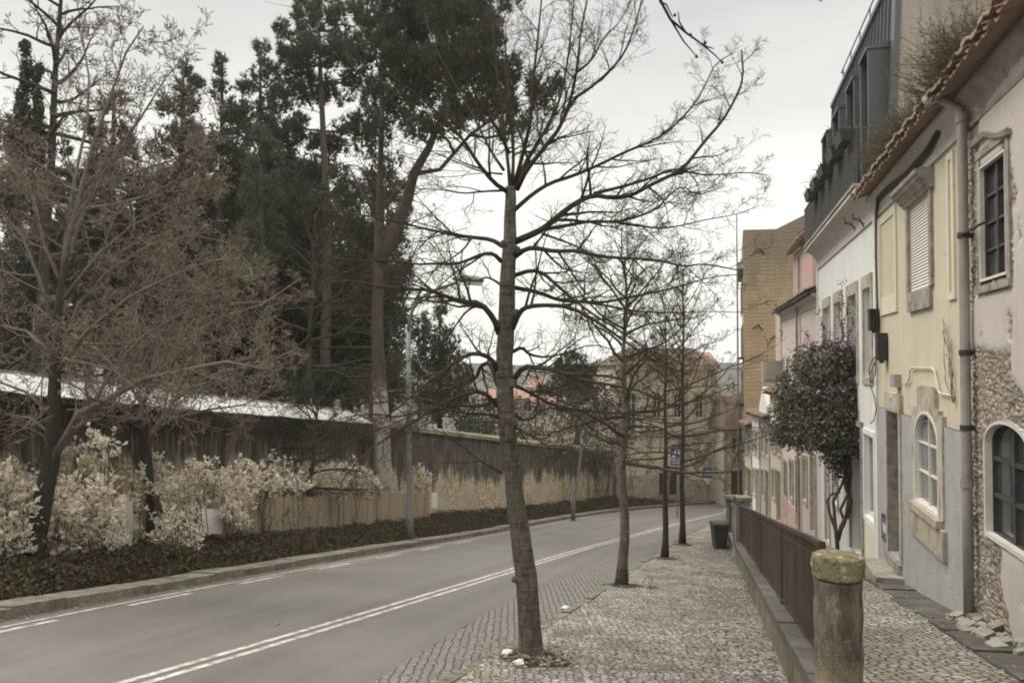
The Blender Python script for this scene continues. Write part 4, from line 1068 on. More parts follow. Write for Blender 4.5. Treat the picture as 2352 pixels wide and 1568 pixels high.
c0 = f0.sz(2065, 874)
mb = MB(); f0.box(mb, c0[0] - .2, c0[0] + .2, c0[1] - .12, c0[1] + .12, .0, .12); b = tag(mb.build('meter_box', M['boxgrey'], loc=tuple(f0.at(c0[0], c0[1]))), 'grey meter box on the yellow wall above the door', 'meter box')
mb = MB(); mb.tube([f0.at(*f0.sz(x, y), .04) for x, y in ((2077, 878), (2090, 877), (2094, 868), (2096, 848), (2104, 844), (2146, 845), (2153, 852), (2161, 898), (2166, 904), (2195, 908))], .015, 6)
tag(mb.build('conduit', M['yellow_pale'], loc=tuple(f0.at(*f0.sz(2077, 878)))), 'cream conduit running over the yellow wall beside the grey meter box', 'conduit')
# dead creeper on the yellow wall
mb = MB(); rr = random.Random(3)
for k in range(5):
    x, y = 2198 + rr.uniform(-4, 2), 925; pts = []
    for i in range(10):
        pts.append(f0.at(*f0.sz(x, y), .03 + rr.random() * .03)); x += rr.uniform(-6.5, 1.5); y -= rr.uniform(14, 24)
    mb.tube(pts, [.008 - .0006 * i for i in range(10)], 4)
    for i in range(3, 10):
        q = pts[i]; mb.tube([q, q + f0.d * rr.uniform(-.12, .12) + Vector((0, 0, rr.uniform(.02, .12)))], [.005, .002], 3)
tag(mb.build('dead_creeper', M['barkL'], loc=tuple(f0.at(*f0.sz(2198, 925)))), 'leafless pale creeper climbing the yellow wall beside the drainpipe', 'creeper')
# drainpipe
sp = f0.s(2213, .14)
dp = thing('drainpipe', 'thick grey drainpipe at the joint of the yellow and the peeling house', 'drainpipe', tuple(f0.at(sp, f0.g(sp), .12)))
mb = MB(); top = f0.sz(2196, 180, .5)
zt_ = f0.sz(2203, 268, .12)[1]
mb.tube([f0.at(sp, f0.g(sp) - .1, .12), f0.at(sp, .5, .12), f0.at(sp, zt_ - .15, .12), f0.at(sp + .02, zt_, .14), f0.at(sp + .25, zt_ + .28, .34), f0.at(sp + .34, EZ + .02, .44), f0.at(sp + .35, EZ + .12, .46)], .062, 12); mb.build('pipe', M['pipe'], dp, smooth=True)
for z in (zt_ - .1, .55):
    mb = MB(); mb.tube([f0.at(sp, z - .06, .12), f0.at(sp, z + .06, .12)], .078, 12); mb.build('socket', M['pipe'], dp)
for x, y in ((2203, 548), (2203, 810), (2210, 980)):
    z = f0.sz(x, y, .12)[1]; mb = MB(); mb.tube([f0.at(sp, z - .035, .12), f0.at(sp, z + .035, .12)], .075, 12); f0.box(mb, sp - .02, sp + .02, z - .03, z + .03, 0, .06); mb.build('clamp', M['iron'], dp)
zb = f0.sz(2203, 546, .12)[1]
mb = MB(); mb.tube([f0.at(sp, zb, .14), f0.at(sp - .35, zb, .16), f0.at(sp - .9, zb + .02, .1)], .018, 6); mb.tube([f0.at(sp - .2, zb - .02, .2), f0.at(sp - .55, zb - .04, .2), f0.at(sp - .6, zb + .01, .12)], .013, 6)
tag(mb.build('iron_bracket', M['iron'], loc=tuple(f0.at(sp, zb, .14))), 'black iron bracket reaching from the drainpipe towards the dark upper window', 'bracket')
# cables and black boxes
cb = thing('cable_bundle', 'black cable bundle running under the eave and down between yellow and white house', 'cable', tuple(f0.at(sW, 4, .05)))
for k in range(3):
    mb = MB(); pts = [(2190, 285), (2150, 350), (2100, 405), (2050, 442), (2030, 462), (2023, 500), (2022, 600), (2024, 700), (2024, 770)]
    mb.tube([f0.at(*f0.sz(x + k * 2.2 * (1 if i > 4 else .3), y - k * 5), .06 + .02 * k) for i, (x, y) in enumerate(pts)], .018, 5); mb.build('cable', M['iron'], cb, smooth=True)
for k, pts in enumerate((((2024, 815), (2018, 840), (2008, 855), (2008, 880), (2018, 915), (2022, 940), (2016, 965), (2008, 972)), ((2022, 818), (2012, 830), (2005, 850), (2012, 880), (2020, 860), (2022, 830)))):
    mb = MB(); mb.tube([f0.at(*f0.sz(x, y), .09) for x, y in pts], .011, 5); mb.build('cable_loop', M['iron'], cb, smooth=True)
for x, y, hw, hh, lb in ((2008, 735, .13, .22, 'black junction box at the top of the cable loops on the white wall'), (2025, 797, .15, .27, 'larger dark grey junction box at the edge of the yellow wall')):
    s, z = f0.sz(x, y, .1); mb = MB(); f0.box(mb, s - hw, s + hw, z - hh, z + hh, .02, .2); f0.box(mb, s - hw - .01, s + hw + .01, z + hh - .05, z + hh + .01, .02, .21); f0.box(mb, s - .04, s + .04, z - hh - .05, z - hh, .06, .14)
    tag(mb.build('junction_box', M['iron'], loc=tuple(f0.at(s, z))), lb, 'junction box')

# ================================================================== HOUSE 3: white house with zinc mansard
f1 = Fac(7.76, 16.9, .254)
L1 = f1.sy(26.5)
h3 = thing('white_house', 'white house with coved cornice, balcony and dark zinc mansard floor', 'house', tuple(f1.at(L1 / 2, f1.g(L1 / 2))))
CZ1 = 5.2
holes = []; zr = []
for k, (xa, xb, yt) in enumerate(((1893, 1907, 707), (1919, 1935, 697), (1950, 1970, 678), (1986, 2003, 663))):
    z1 = 3.75; holes.append(dict(s0=f1.s(xb), s1=f1.s(xa), z0=1.75, z1=z1))
gd = dict(s0=f1.s(1979), s1=f1.s(1953), z0=f1.g(f1.s(1966)) + .12, z1=.55)
gw = dict(s0=f1.s(2007), s1=f1.s(1985), z0=f1.sz(1995, 1190)[1], z1=.45)
gw2 = dict(s0=f1.s(1922), s1=f1.s(1911), z0=f1.g(f1.s(1915)) + 1.3, z1=.3)
gd2 = dict(s0=f1.s(1903), s1=f1.s(1894), z0=f1.g(f1.s(1898)) + .1, z1=.2)
zf = f1.g(L1) - 1
wall(f1, 'wall', M['white'], h3, 0, L1, zf, CZ1 + .3, holes + [gd, gw, gw2, gd2], depth=.3)
shell(f1, h3, 0, L1, zf, 5.9, M['bigwall'])
for i, h in enumerate(holes):
    surround(f1, h3, h, w=.17, o=.035, m='stone', top=.3, name='window_stones'); window(f1, h3, h, o=-.18, cols=2, rows=4, w=.05, bar=.02)
surround(f1, h3, gd, w=.13, o=.06, m='stone_grey', bottom=False, name='door_surround'); door(f1, h3, gd, 'door_grey', o=-.29)
surround(f1, h3, gw, w=.12, o=.04, m='white', name='window_stones'); window(f1, h3, gw, o=-.1, cols=1, rows=1, w=.09, gm='glass_grey')
surround(f1, h3, gw2, w=.12, o=.04, m='stone', name='window_stones'); window(f1, h3, gw2, o=-.1, cols=2, rows=2)
surround(f1, h3, gd2, w=.12, o=.04, m='stone', bottom=False, name='door_surround'); door(f1, h3, gd2, 'door_grey', o=-.2)
mb = MB(); f1.box(mb, -.05, .14, zf, CZ1, 0, .05); f1.box(mb, L1 - .2, L1, zf, CZ1, 0, .05); mb.build('pilaster', M['white'], h3)
mb = MB(); f1.box(mb, .15, 1.5, f1.g(1.5) - .2, gw['z0'] - .13, 0, .045); mb.build('dado', M['yellow_pale'], h3)
cove(f1, h3, 0, L1, CZ1, CZ1 + .55, .42, 'cove')
# terrace slab, railing
TZ = 5.86
mb = MB(); f1.box(mb, 0, L1, TZ - .01, TZ + .06, -1.2, .45); mb.build('terrace', M['stone_grey'], h3)
sR = f1.s(1968, .4)
mb = MB(); s = max(.1, sR)
so_ = .4
while s < L1:
    q = f1.at(s, 0, so_); mb.tube([f1.at(s, TZ + .08, so_), f1.at(s, TZ + 1.28, so_)], .0095, 4); s += .125
for z in (TZ + .1, TZ + 1.28): mb.tube([f1.at(max(.1, sR), z, so_), f1.at(L1, z, so_)], .024, 5)
for o in np.arange(-.3, so_, .11): mb.tube([f1.at(max(.1, sR), TZ + .08, o), f1.at(max(.1, sR), TZ + 1.28, o)], .0135, 4); mb.tube([f1.at(L1, TZ + .08, o), f1.at(L1, TZ + 1.28, o)], .0135, 4)
mb.tube([f1.at(max(.1, sR), TZ + 1.28, -.35), f1.at(max(.1, sR), TZ + 1.28, so_)], .024, 5)
mb.build('balcony_railing', M['greyiron'], h3)
for k in range(2):
    mb = MB(); x, y = (1962, 521) if k == 0 else (1982, 512); s, z = f1.sz(x, y, .25)
    mb.tube([f1.at(s, z - .1, .2), f1.at(s, z + .12, .3), f1.at(s - .1, z + .05, .42), f1.at(s - .15, z + .2, .45)], .015, 5); mb.tube([f1.at(s - .1, z - .05, .2), f1.at(s - .05, z + .1, .4)], .012, 5); mb.build('cornice_hook', M['iron'], h3)
# mansard: sloping zinc front with standing seams and dormers
MZ = 10.55; o_b, o_t = -.30, -.52
def mf(s, z): return f1.at(s, z, o_b + (o_t - o_b) * (z - TZ) / (MZ - TZ))
mb = MB(); mb.quad(mf(0, TZ), mf(L1, TZ), mf(L1, MZ), mf(0, MZ))
mb.quad(mf(L1, TZ), f1.at(L1, TZ, -7), f1.at(L1, MZ, -7), mf(L1, MZ)); mb.quad(mf(0, MZ), mf(L1, MZ), f1.at(L1, MZ + .15, -7), f1.at(0, MZ + .15, -7))
s = .35
while s < L1:
    for w in (.012,):
        a, b = mf(s - w, TZ), mf(s + w, TZ); c, d_ = mf(s + w, MZ), mf(s - w, MZ); q = f1.n * .045
        mb.box8([a, b, b + q, a + q, d_, c, c + q, d_ + q])
    s += .43
mb.build('mansard', M['zinc'], h3)
mb = MB(); f1.box(mb, -.05, L1 + .03, MZ, MZ + .12, -.75, -.45); mb.build('parapet_flashing', M['zinc'], h3)
mb = MB(); mb.box8([f1.at(-.07, TZ, -.36), f1.at(.22, TZ, -.36), f1.at(.22, TZ, -.24), f1.at(-.07, TZ, -.24), f1.at(-.07, MZ + .1, -.58), f1.at(.22, MZ + .1, -.58), f1.at(.22, MZ + .1, -.46), f1.at(-.07, MZ + .1, -.46)]); mb.build('corner_flashing', M['zinc'], h3)
for k, (xa, xb) in enumerate(((1893, 1909), (1913, 1934), (1944, 1973), (1986, 2034))):
    pass
dorm = [(.5, 1.5), (2.3, 3.5), (4.7, 5.9), (7.05, 8.25)]
for a, b in dorm:
    zt = TZ + 3.12; mb = MB(); o1 = .04; z0 = TZ + .07
    f1.box(mb, a, a + .09, z0, zt, -1.2, o1); f1.box(mb, b - .09, b, z0, zt, -1.2, o1)
    mb.box8([f1.at(a - .03, zt + .003, -1.6), f1.at(b + .03, zt + .003, -1.6), f1.at(b + .03, zt + .003, o1 + .03), f1.at(a - .03, zt + .003, o1 + .03), f1.at(a - .03, zt + .3, -1.6), f1.at(b + .03, zt + .3, -1.6), f1.at(b + .03, zt + .07, o1 + .03), f1.at(a - .03, zt + .07, o1 + .03)])
    dm = mb.build('dormer', M['zinc'], h3)
    g = dict(s0=a + .092, s1=b - .092, z0=z0 + .02, z1=zt - .01); w = MB(); frame_ring(f1, w, g, .05, o1 - .16, o1 - .1); cm = (a + b) / 2; f1.box(w, cm - .03, cm + .03, g['z0'] + .05, zt - .06, o1 - .155, o1 - .105); w.build('window_frame', M['iron'], dm)
    p = MB(); pane_sheet(f1, p, g, o1 - .13); p.build('pane', M['glass'], dm)
# guard rail on top
mb = MB()
for z in (MZ + .6, MZ + 1.15): mb.tube([f1.at(0, z, -.8), f1.at(L1, z, -.8)], .02, 5)
for s in np.arange(.2, L1 + .01, 1.55): mb.tube([f1.at(min(s, L1), MZ + .1, -.8), f1.at(min(s, L1), MZ + 1.15, -.8)], .018, 5)
mb.tube([f1.at(L1, MZ + 1.15, -.8), f1.at(L1, MZ + 1.15, -3)], .02, 5); mb.tube([f1.at(L1, MZ + .6, -.8), f1.at(L1, MZ + .6, -3)], .02, 5)
mb.build('roof_guard_rail', M['greyiron'], h3)
# tall rendered gable facing the camera above the yellow roof
mb = MB(); g0 = f1.at(-.02, 0, -.3); e = Vector((1, -.02, 0)); nrm = Vector((0, -1, 0))
def gp(a, z, o=0): q = f1.at(-.06, z, -.32) + Vector((a, -.26 * a * 0, 0)); return Vector((q.x, q.y - o, z))
A = [gp(0, 4.5), gp(9, 4.5), gp(9, 14.5), gp(4, 14.5), gp(.2, MZ + .15), gp(.0, TZ)]
mb.add(A, [tuple(range(6))]); B_ = [v + Vector((0, .25, 0)) for v in A]; mb.add(B_, [tuple(range(5, -1, -1))])
mb.quad(A[3], A[4], B_[4], B_[3]); mb.quad(A[4], A[5], B_[5], B_[4]); mb.quad(A[2], A[3], B_[3], B_[2]); mb.build('gable_wall', M['bigwall'], h3)

# planters hooked on the balcony railing
for k, (x, y, lb) in enumerate(((1851, 492, 'far end of the balcony railing with green fern'), (1873, 466, 'balcony railing, second from the far end'), (1891, 440, 'middle of the balcony railing, third of five'), (1914, 408, 'balcony railing, fourth from the far end'), (1936, 374, 'near end of the balcony railing beside the dry weeds'))):
    s = f1.s(x + (16 if k == 0 else 8), .55); s = min(s, L1 - .3); z = TZ + 1.02
    t = thing('planter', 'black trough planter at the ' + lb, 'planter', tuple(f1.at(s, z, .55)), 'planters on the balcony railing')
    mb = MB(); L = .42
    mb.box8([f1.at(s - L, z, .46), f1.at(s + L, z, .46), f1.at(s + L, z, .66), f1.at(s - L, z, .66), f1.at(s - L - .04, z + .24, .42), f1.at(s + L + .04, z + .24, .42), f1.at(s + L + .04, z + .24, .72), f1.at(s - L - .04, z + .24, .72)]); mb.build('trough', M['iron'], t)
    rr = random.Random(40 + k); mb = MB()
    for i in range(46):
        c = f1.at(s + rr.uniform(-L, L), z + .22, .56 + rr.uniform(-.1, .1)); dd = Vector((rr.uniform(-1, 1), rr.uniform(-1, 1), rr.uniform(.2, 1.4))).normalized(); ln = rr.uniform(.1, .5 if i < 6 else .25)
        mb.tube([c, c + dd * ln * .6, c + dd * ln + Vector((0, 0, -.12 * ln))], [.012, .009, .003], 3)
    mb.build('plant', M['leaf_lime' if k in (0, 3) else 'dryweed'], t)

# ================================================================== HOUSE 4: pink house
f2 = Fac(10.2, 26.5, .229); L2 = f2.sy(37.8)
h4 = thing('pink_house', 'pale pink house with tiled eave and deeper pink attic storey', 'house', tuple(f2.at(L2 / 2, f2.g(L2 / 2))))
E4 = f2.sz(1798, 712, .3)[1]; hs = []
for a in (1.2, 3.6, 6.0, 8.4, 10.4): hs.append(dict(s0=a, s1=a + .85, z0=E4 - 3.9, z1=E4 - 2.1))
gs = []
for a, dz in ((.9, 0), (3.0, 1), (5.2, 0), (7.3, 1), (9.6, 0)): gs.append(dict(s0=a, s1=a + 1.0, z0=f2.g(a) + (.12 if dz == 0 else 1.2), z1=f2.g(a) + 2.75, dz=dz))
zf = f2.g(L2) - 1
wall(f2, 'wall', M['pink'], h4, 0, L2, zf, E4 + .2, hs + gs); shell(f2, h4, 0, L2, zf, E4 + .2, M['pink'])
for h in hs: surround(f2, h4, h, w=.15, o=.03, name='window_stones'); window(f2, h4, h, cols=2, rows=3, o=-.16, gm='glass')
dms = ['door_grey', 'door_brown', 'door_grey']; k = 0
for h in gs:
    surround(f2, h4, h, w=.16, o=.05, m='stone' if h['s0'] < 5 else 'stone_grey', bottom=h['dz'] == 1, name='opening_stones')
    if h['dz']: window(f2, h4, h, cols=2, rows=3, o=-.16)
    else: door(f2, h4, h, dms[k], o=-.2); k += 1
mb = MB(); f2.box(mb, 0, .2, zf, E4, 0, .05); f2.box(mb, 4.45, 4.65, zf, E4, 0, .05); f2.box(mb, L2 - .2, L2, zf, E4, 0, .05); mb.build('pilaster', M['cream'], h4)
mb = MB(); f2.box(mb, 4.7, L2 - .2, f2.g(L2) - .5, f2.g(6.0) + .7, 0, .025); mb.build('plinth', M['pink_deep'], h4)
mb = MB(); mb.tube([f2.at(4.9, zf, .1), f2.at(4.9, E4, .1)], .05, 8); mb.build('downpipe', M['pipe'], h4)
cove(f2, h4, 0, L2, E4 - .3, E4 - .02, .22, 'cove')
tiles_eave(f2, h4, 0, L2 + .15, E4 + .03, .42, 0, .16, m='tile_old', seed=9, step=.26, back=2.0)
f2b = Fac(*(f2.at(0, 0, -1.0)[:2]), .229)
A0 = f2b.s(1880); A1 = f2b.s(1826); AT = f2b.sz(1826, 585)[1]
aw = dict(s0=f2b.s(1847), s1=f2b.s(1839), z0=E4 + .9, z1=AT - .35)
aw = dict(s0=A1 - 2.6, s1=A1 - 1.5, z0=E4 + .7, z1=AT - .3)
wall(f2b, 'attic_wall', M['pink_deep'], h4, A1 - 6.5, A1, E4, AT, [aw]); shell(f2b, h4, A1 - 6.5, A1, E4, AT, M['pink_deep'], depth=4)
window(f2b, h4, aw, cols=2, rows=2, o=-.12); surround(f2b, h4, aw, w=.12, o=.03, m='cream', name='window_stones')
mb = MB(); f2b.box(mb, A1 - .35, A1 + .02, E4, AT, -.02, .04); f2b.box(mb, aw['s1'] + .15, A1 - .353, AT - .25, AT, -.02, .05); mb.build('trim', M['cream'], h4)
tiles_eave(f2b, h4, A1 - 6.5, A1 + .3, AT, .4, 0, .15, m='tile', seed=12, step=.26, back=2.2)

# ================================================================== HOUSES 5-8: narrow low houses down the slope
f3 = Fac(12.79, 37.8, .125)
spec = [(0, 2.9, 4.6, 'cream', 'narrow cream house with grey balcony box beside the pink house', 1),
        (2.9, 5.6, 3.6, 'greyp', 'grey plaster house with a white pointed dormer', 2),
        (5.6, 8.2, 3.9, 'white', 'small white house third down from the pink house', 0),
        (8.2, 10.8, 3.4, 'cream', 'stained cream house next to the tall ochre gable', 0)]
for a, b, hh, m, lb, ex in spec:
    t = thing('row_house', lb, 'house', tuple(f3.at((a + b) / 2, f3.g((a + b) / 2)))); g0 = f3.g(a); zt = g0 + hh + 1.4; zf = f3.g(b) - .6
    d1 = dict(s0=a + .35, s1=a + 1.2, z0=g0 - .1, z1=g0 + 2.3); w1 = dict(s0=a + 1.65, s1=a + 2.4, z0=g0 + .8, z1=g0 + 2.2)
    w2 = dict(s0=a + .4, s1=a + 1.15, z0=g0 + 3.1, z1=g0 + 4.4); w3 = dict(s0=a + 1.65, s1=a + 2.35, z0=g0 + 3.1, z1=g0 + 4.4)
    ho = [d1, w1, w2, w3]
    wall(f3, 'wall', M[m], t, a, b, zf, zt, ho); shell(f3, t, a, b, zf, zt, M[m])
    door(f3, t, d1, 'door_brown' if ex != 2 else 'door_grey', handle=False)
    for w_ in (w1, w2, w3): window(f3, t, w_, cols=2, rows=2, o=-.12)
    for w_ in ho: surround(f3, t, w_, w=.12, o=.04, m='stone' if m != 'cream' else 'stone_grey', bottom=w_ is not d1, name='opening_stones')
    mb = MB(); f3.box(mb, a, a + .14, zf, zt, 0, .05); mb.build('pilaster', M['stone_grey'], t)
    tiles_eave(f3, t, a, b, zt, .35, 0, .15, m='tile_old', seed=int(a * 7), step=.28, back=2.5)
    if ex == 1:
        z0, z1 = f3.sz(1780, 880, .6)[1], f3.sz(1780, 828, .6)[1]
        mb = MB(); s0 = f3.s(1796, .8); s1 = f3.s(1757, .8); f3.box(mb, max(a + .1, s0), s1, z0, z0 + .16, -.1, .9); f3.box(mb, max(a + .1, s0), s1, z0 + .162, z1, .8, .9); f3.box(mb, s1 - .1, s1, z0 + .162, z1, -.1, .798); f3.box(mb, max(a + .1, s0), max(a + .1, s0) + .1, z0 + .162, z1, -.1, .798)
        mb.build('balcony', M['greyp'], t)
        mb = MB(); f3.box(mb, a + .05, a + 2.85, zt + .2, z1 + 2.4, -3, -.3); mb.build('upper_storey', M['cream'], t)
    if ex == 2:
        c0, c1 = a + .3, a + 2.4; mb = MB(); zc = zt + .15
        V = [f3.at(c0, zc, .1), f3.at(c1, zc, .1), f3.at(c1, zc + .5, .1), f3.at((c0 + c1) / 2, zc + 1.5, .1), f3.at(c0, zc + .5, .1)]; W_ = [v - f3.n * 2.5 for v in V]
        mb.add(V + W_, [(0, 1, 2, 3, 4), (9, 8, 7, 6, 5), (0, 5, 6, 1), (1, 6, 7, 2), (2, 7, 8, 3), (3, 8, 9, 4), (4, 9, 5, 0)]); mb.build('dormer', M['white'], t)

# ================================================================== tall ochre building, gable to the camera
ob = thing('ochre_building', 'tall ochre building with bare stained gable and iron-balconied front', 'building', (14.5, 49.5, G(14.5, 49.5)))
GY = 49.5; gx0 = P(1708, 700, GY).x; gx1 = gx0 + 7; zb = G(gx0, GY) - 1
top = [(1712, 528), (1783, 526), (1855, 490), (1900, 470), (1960, 500)]
pts = [P(x, y, GY) for x, y in top]; pts[0].x = gx0
mb = MB(); poly = [Vector((gx0, GY, zb)), Vector((pts[-1].x, GY, zb))] + pts[::-1]
nn = len(poly); back = [v + Vector((2.5, 9, 0)) for v in poly]
mb.add(poly + back, [tuple(range(nn)), tuple(range(2 * nn - 1, nn - 1, -1))] + [(i, i + nn, (i + 1) % nn + nn, (i + 1) % nn) for i in range(nn)])
mb.build('wall', M['ochre'], ob)
mb = MB()
for x, y in ((1745, 570), (1848, 525), (1742, 745), (1782, 770)):
    a, b_, c = P(x - 13, y + 10, GY - .04), P(x, y, GY - .04), P(x + 10, y + 14, GY - .04); mb.tube([a, b_, c], .035, 5)
mb.build('tie_iron', M['iron'], ob)
ff = Fac(gx0 - .02, GY, .272)
mb = MB(); ff.box(mb, 0, 9, 7.9 - 0, 8.3, -.1, .3); mb.build('eave', M['stone_grey'], ob)
for k in range(5):
    z = 7.9 - 2.9 * (k + 1) + .3
    for s in (1.2, 4.2, 7.0):
        h = dict(s0=s, s1=s + 1.0, z0=z, z1=z + 2.1); q = MB(); frame_ring(ff, q, h, .1, 0, .05); w_ = q.build('window', M['stone_grey'], ob); q = MB(); pane_sheet(ff, q, h, .02); q.build('pane', M['glass'], w_)
    if k in (1, 2, 3):
        q = MB(); ff.box(q, .4, 8.4, z - .15, z - .02, 0, .34)
        for s in np.arange(.4, 8.4, .16): q.tube([ff.at(s, z - .02, .31), ff.at(s, z + .95, .31)], .012, 3)
        q.tube([ff.at(.4, z + .95, .31), ff.at(8.4, z + .95, .31)], .02, 4); q.build('balcony', M['iron'], ob)
mb = MB(); q = P(1693, 600, 48.5); mb.tube([(q.x, q.y, G(q.x, q.y) + .4), P(1694, 730, 48.5), P(1692, 490, 48.5)], [.06, .05, .03], 8)
tag(mb.build('mast', M['galv'], loc=(q.x, q.y, G(q.x, q.y) + .4)), 'thin grey mast rising beside the tall ochre gable', 'mast')

# ================================================================== cream corner house with brown door, far end
def box_house(name, label, m, Y, xa, xb, ytop, depth=6, zoff=.02, yaw=0.0):
    a, b = P(xa, 1000, Y), P(xb, 1000, Y); f = Fac(a.x, a.y, .0); f.d = Vector((b.x - a.x, yaw * (b.x - a.x), 0)).normalized(); f.n = Vector((f.d.y, -f.d.x, 0)); f.p = Vector((a.x, a.y, 0))
    L = (b.x - a.x) / f.d.x; t = thing(name, label, 'building', (a.x + L / 2, Y, G(a.x, Y)))
    return f, L, t, P(xa, ytop, Y).z, G(a.x, Y)
f, L, t, zt, gz = box_house('corner_house', 'small cream house with brown door and dark tiled roof at the road bend', 'cream', 57.0, 1661, 1722, 985)
def fx_(f, x): 
    a = (x - 1176) / F; return (a * f.p.y - f.p.x) / (f.d.x - a * f.d.y)
dd = dict(s0=fx_(f, 1677), s1=fx_(f, 1704), z0=P(1690, 1140, 57).z, z1=P(1690, 1080, 57).z); ww = dict(s0=fx_(f, 1680), s1=fx_(f, 1701), z0=P(1690, 1033, 57).z, z1=P(1690, 1004, 57).z)
wall(f, 'wall', M['cream'], t, 0, L, gz - 2, zt, [dd, ww]); shell(f, t, 0, L, gz - 2, zt, M['cream'])
door(f, t, dd, 'door_brown', o=-.15); window(f, t, ww, fm='frame_white', cols=2, rows=2, o=-.1)
surround(f, t, dd, w=.3, o=.05, m='stone', bottom=False, top=.6, name='door_surround'); surround(f, t, ww, w=.15, o=.04, m='stone', name='window_stones')
mb = MB(); z2 = P(1690, 915, 57).z
mb.box8([f.at(-.2, zt, .4), f.at(L, zt, .4), f.at(L, zt, -4), f.at(-.2, zt, -4), f.at(.3, z2, -1.2), f.at(L, z2 + .5, -1.2), f.at(L, z2 + .5, -3), f.at(.3, z2, -3)]); mb.build('roof', M['tile_old'], t)
mb = MB(); mb.tube([f.at(.12, gz - .5, .1), f.at(.12, zt + 2.0, .1)], .06, 8); mb.build('downpipe', M['pipe'], t)

# big cream stone building closing the view
f, L, t, zt, gz = box_house('stone_mansion', 'large cream stone building closing the view at the bend', 'mansion', 58.6, 1413, 1668, 838, yaw=.34)
ho = []
for xa, xb, yt, yb in ((1512, 1528, 1086, 1137), (1536, 1553, 1086, 1137), (1440, 1462, 900, 975), (1500, 1520, 900, 960), (1548, 1566, 905, 960), (1598, 1616, 905, 960)):
    s0, s1 = fx_(f, xa), fx_(f, xb); Y = f.at(s0, 0).y; ho.append(dict(s0=s0, s1=s1, z0=P(xa, yb, Y).z, z1=P(xa, yt, Y).z, arch=.5 if yt in (900,) else 0))
wall(f, 'wall', M['mansion'], t, 0, L, gz - 3, zt, ho); shell(f, t, 0, L, gz - 3, zt, M['mansion'], depth=3)
for i, h in enumerate(ho):
    window(f, t, h, fm='frame_dark' if i < 2 else 'frame_white', cols=2, rows=3, o=-.15); surround(f, t, h, w=.2, o=.05, m='stone', name='window_stones') if not h['arch'] else None
mb = MB(); f.box(mb, -.1, L + .1, zt - .35, zt, 0, .35); f.box(mb, 0, L, P(1560, 1000, 60).z, P(1560, 990, 60).z, 0, .12); f.box(mb, 0, fx_(f, 1505), gz - 1, P(1440, 1092, 59).z, 0, .1); f.box(mb, fx_(f, 1560), L, gz - 1.2, P(1600, 1104, 60).z, 0, .1)
for x in (1420, 1490, 1572, 1640): s = fx_(f, x); f.box(mb, s - .25, s + .25, gz - 2, zt - .36, 0, .07)
mb.build('string_course', M['stone'], t)
mb = MB(); zr = zt + 1.3
mb.box8([f.at(-.3, zt + .003, .4), f.at(L + .3, zt + .003, .4), f.at(L + .3, zt + .003, -3.2), f.at(-.3, zt + .003, -3.2), f.at(2, zr, -1.5), f.at(L - 1, zr, -1.5), f.at(L - 1, zr, -2), f.at(2, zr, -2)]); mb.build('roof', M['tile_old'], t)

# signs by the bend
def signs():
    Y = 47.5
    x = P(1554, 1000, Y).x; t = thing('road_sign', 'blue square crossing sign above a blue plate between the last street trees', 'road sign', (x, Y, G(x, Y)))
    mb = MB(); mb.tube([(x, Y, G(x, Y) - .2), (x, Y, P(1554, 1019, Y).z)], .04, 8); mb.build('post', M['galv'], t)
    def plate(x0, x1, y0, y1, m, o=.05, nm='plate'):
        a, b = P(x0, y1, Y), P(x1, y0, Y); q = MB(); q.box(a.x, b.x, Y - o - .02, Y - o, a.z, b.z); return q.build(nm, M[m], t)
    pl = plate(1540, 1569, 1020, 1052, 'blue'); plate(1540, 1569, 1055, 1068, 'blue')
    def tri(p, m, o): q = MB(); A = [P(x_, y_, Y) for x_, y_ in p]; A = [Vector((v.x, Y - o, v.z)) for v in A]; B = [v + Vector((0, .01, 0)) for v in A]; q.add(A + B, [(0, 1, 2), (5, 4, 3), (0, 3, 4, 1), (1, 4, 5, 2), (2, 5, 3, 0)]); return q
    tri([(1542, 1050), (1567, 1050), (1554.5, 1024)], 'sign_white', .082).build('triangle', M['sign_white'], pl)
    q = MB(); c = P(1554.5, 1042, Y); q.tube([(c.x, Y - .09, c.z - .18), (c.x, Y - .09, c.z + .12)], .045, 6); q.tube([(c.x - .12, Y - .09, c.z - .2), (c.x, Y - .09, c.z), (c.x + .12, Y - .09, c.z - .2)], .03, 5); q.tube([(c.x, Y - .09, c.z + .14), (c.x, Y - .09, c.z + .25)], .06, 8); q.build('walking_figure', M['iron'], pl)
    q = MB()
    for z_ in (1059, 1064): a, b = P(1543, z_, Y), P(1566, z_ - 1.6, Y); q.box(a.x, b.x, Y - .078, Y - .072, a.z, b.z)
    q.build('lettering', M['sign_white'], t)
    Y = 57.5; x = P(1626, 1000, Y).x; t = thing('road_sign', 'small blue-white plate above a white inverted triangle by the far kerb', 'road sign', (x, Y, G(x, Y)))
    mb = MB(); mb.tube([(x, Y, G(x, Y) - .2), (x, Y, P(1626, 1075, Y).z)], .035, 8); mb.build('post', M['galv'], t)
    def plate2(x0, x1, y0, y1, m, o, nm='plate'):
        a, b = P(x0, y1, Y), P(x1, y0, Y); q = MB(); q.box(a.x, b.x, Y - o - .02, Y - o, a.z, b.z); return q.build(nm, M[m], t)
    plate2(1614, 1634, 1074, 1096, 'blue', .05); plate2(1619, 1632, 1080, 1083, 'sign_white', .072, 'stripe'); plate2(1617, 1633, 1088, 1091, 'sign_white', .072, 'stripe')
    A = [P(x_, y_, Y) for x_, y_ in ((1616, 1099), (1635, 1099), (1625.5, 1114))]; A = [Vector((v.x, Y - .05, v.z)) for v in A]; B = [v + Vector((0, .02, 0)) for v in A]; q = MB(); q.add(A + B, [(0, 1, 2), (5, 4, 3), (0, 3, 4, 1), (1, 4, 5, 2), (2, 5, 3, 0)]); q.build('triangle_plate', M['sign_white'], t)
signs()

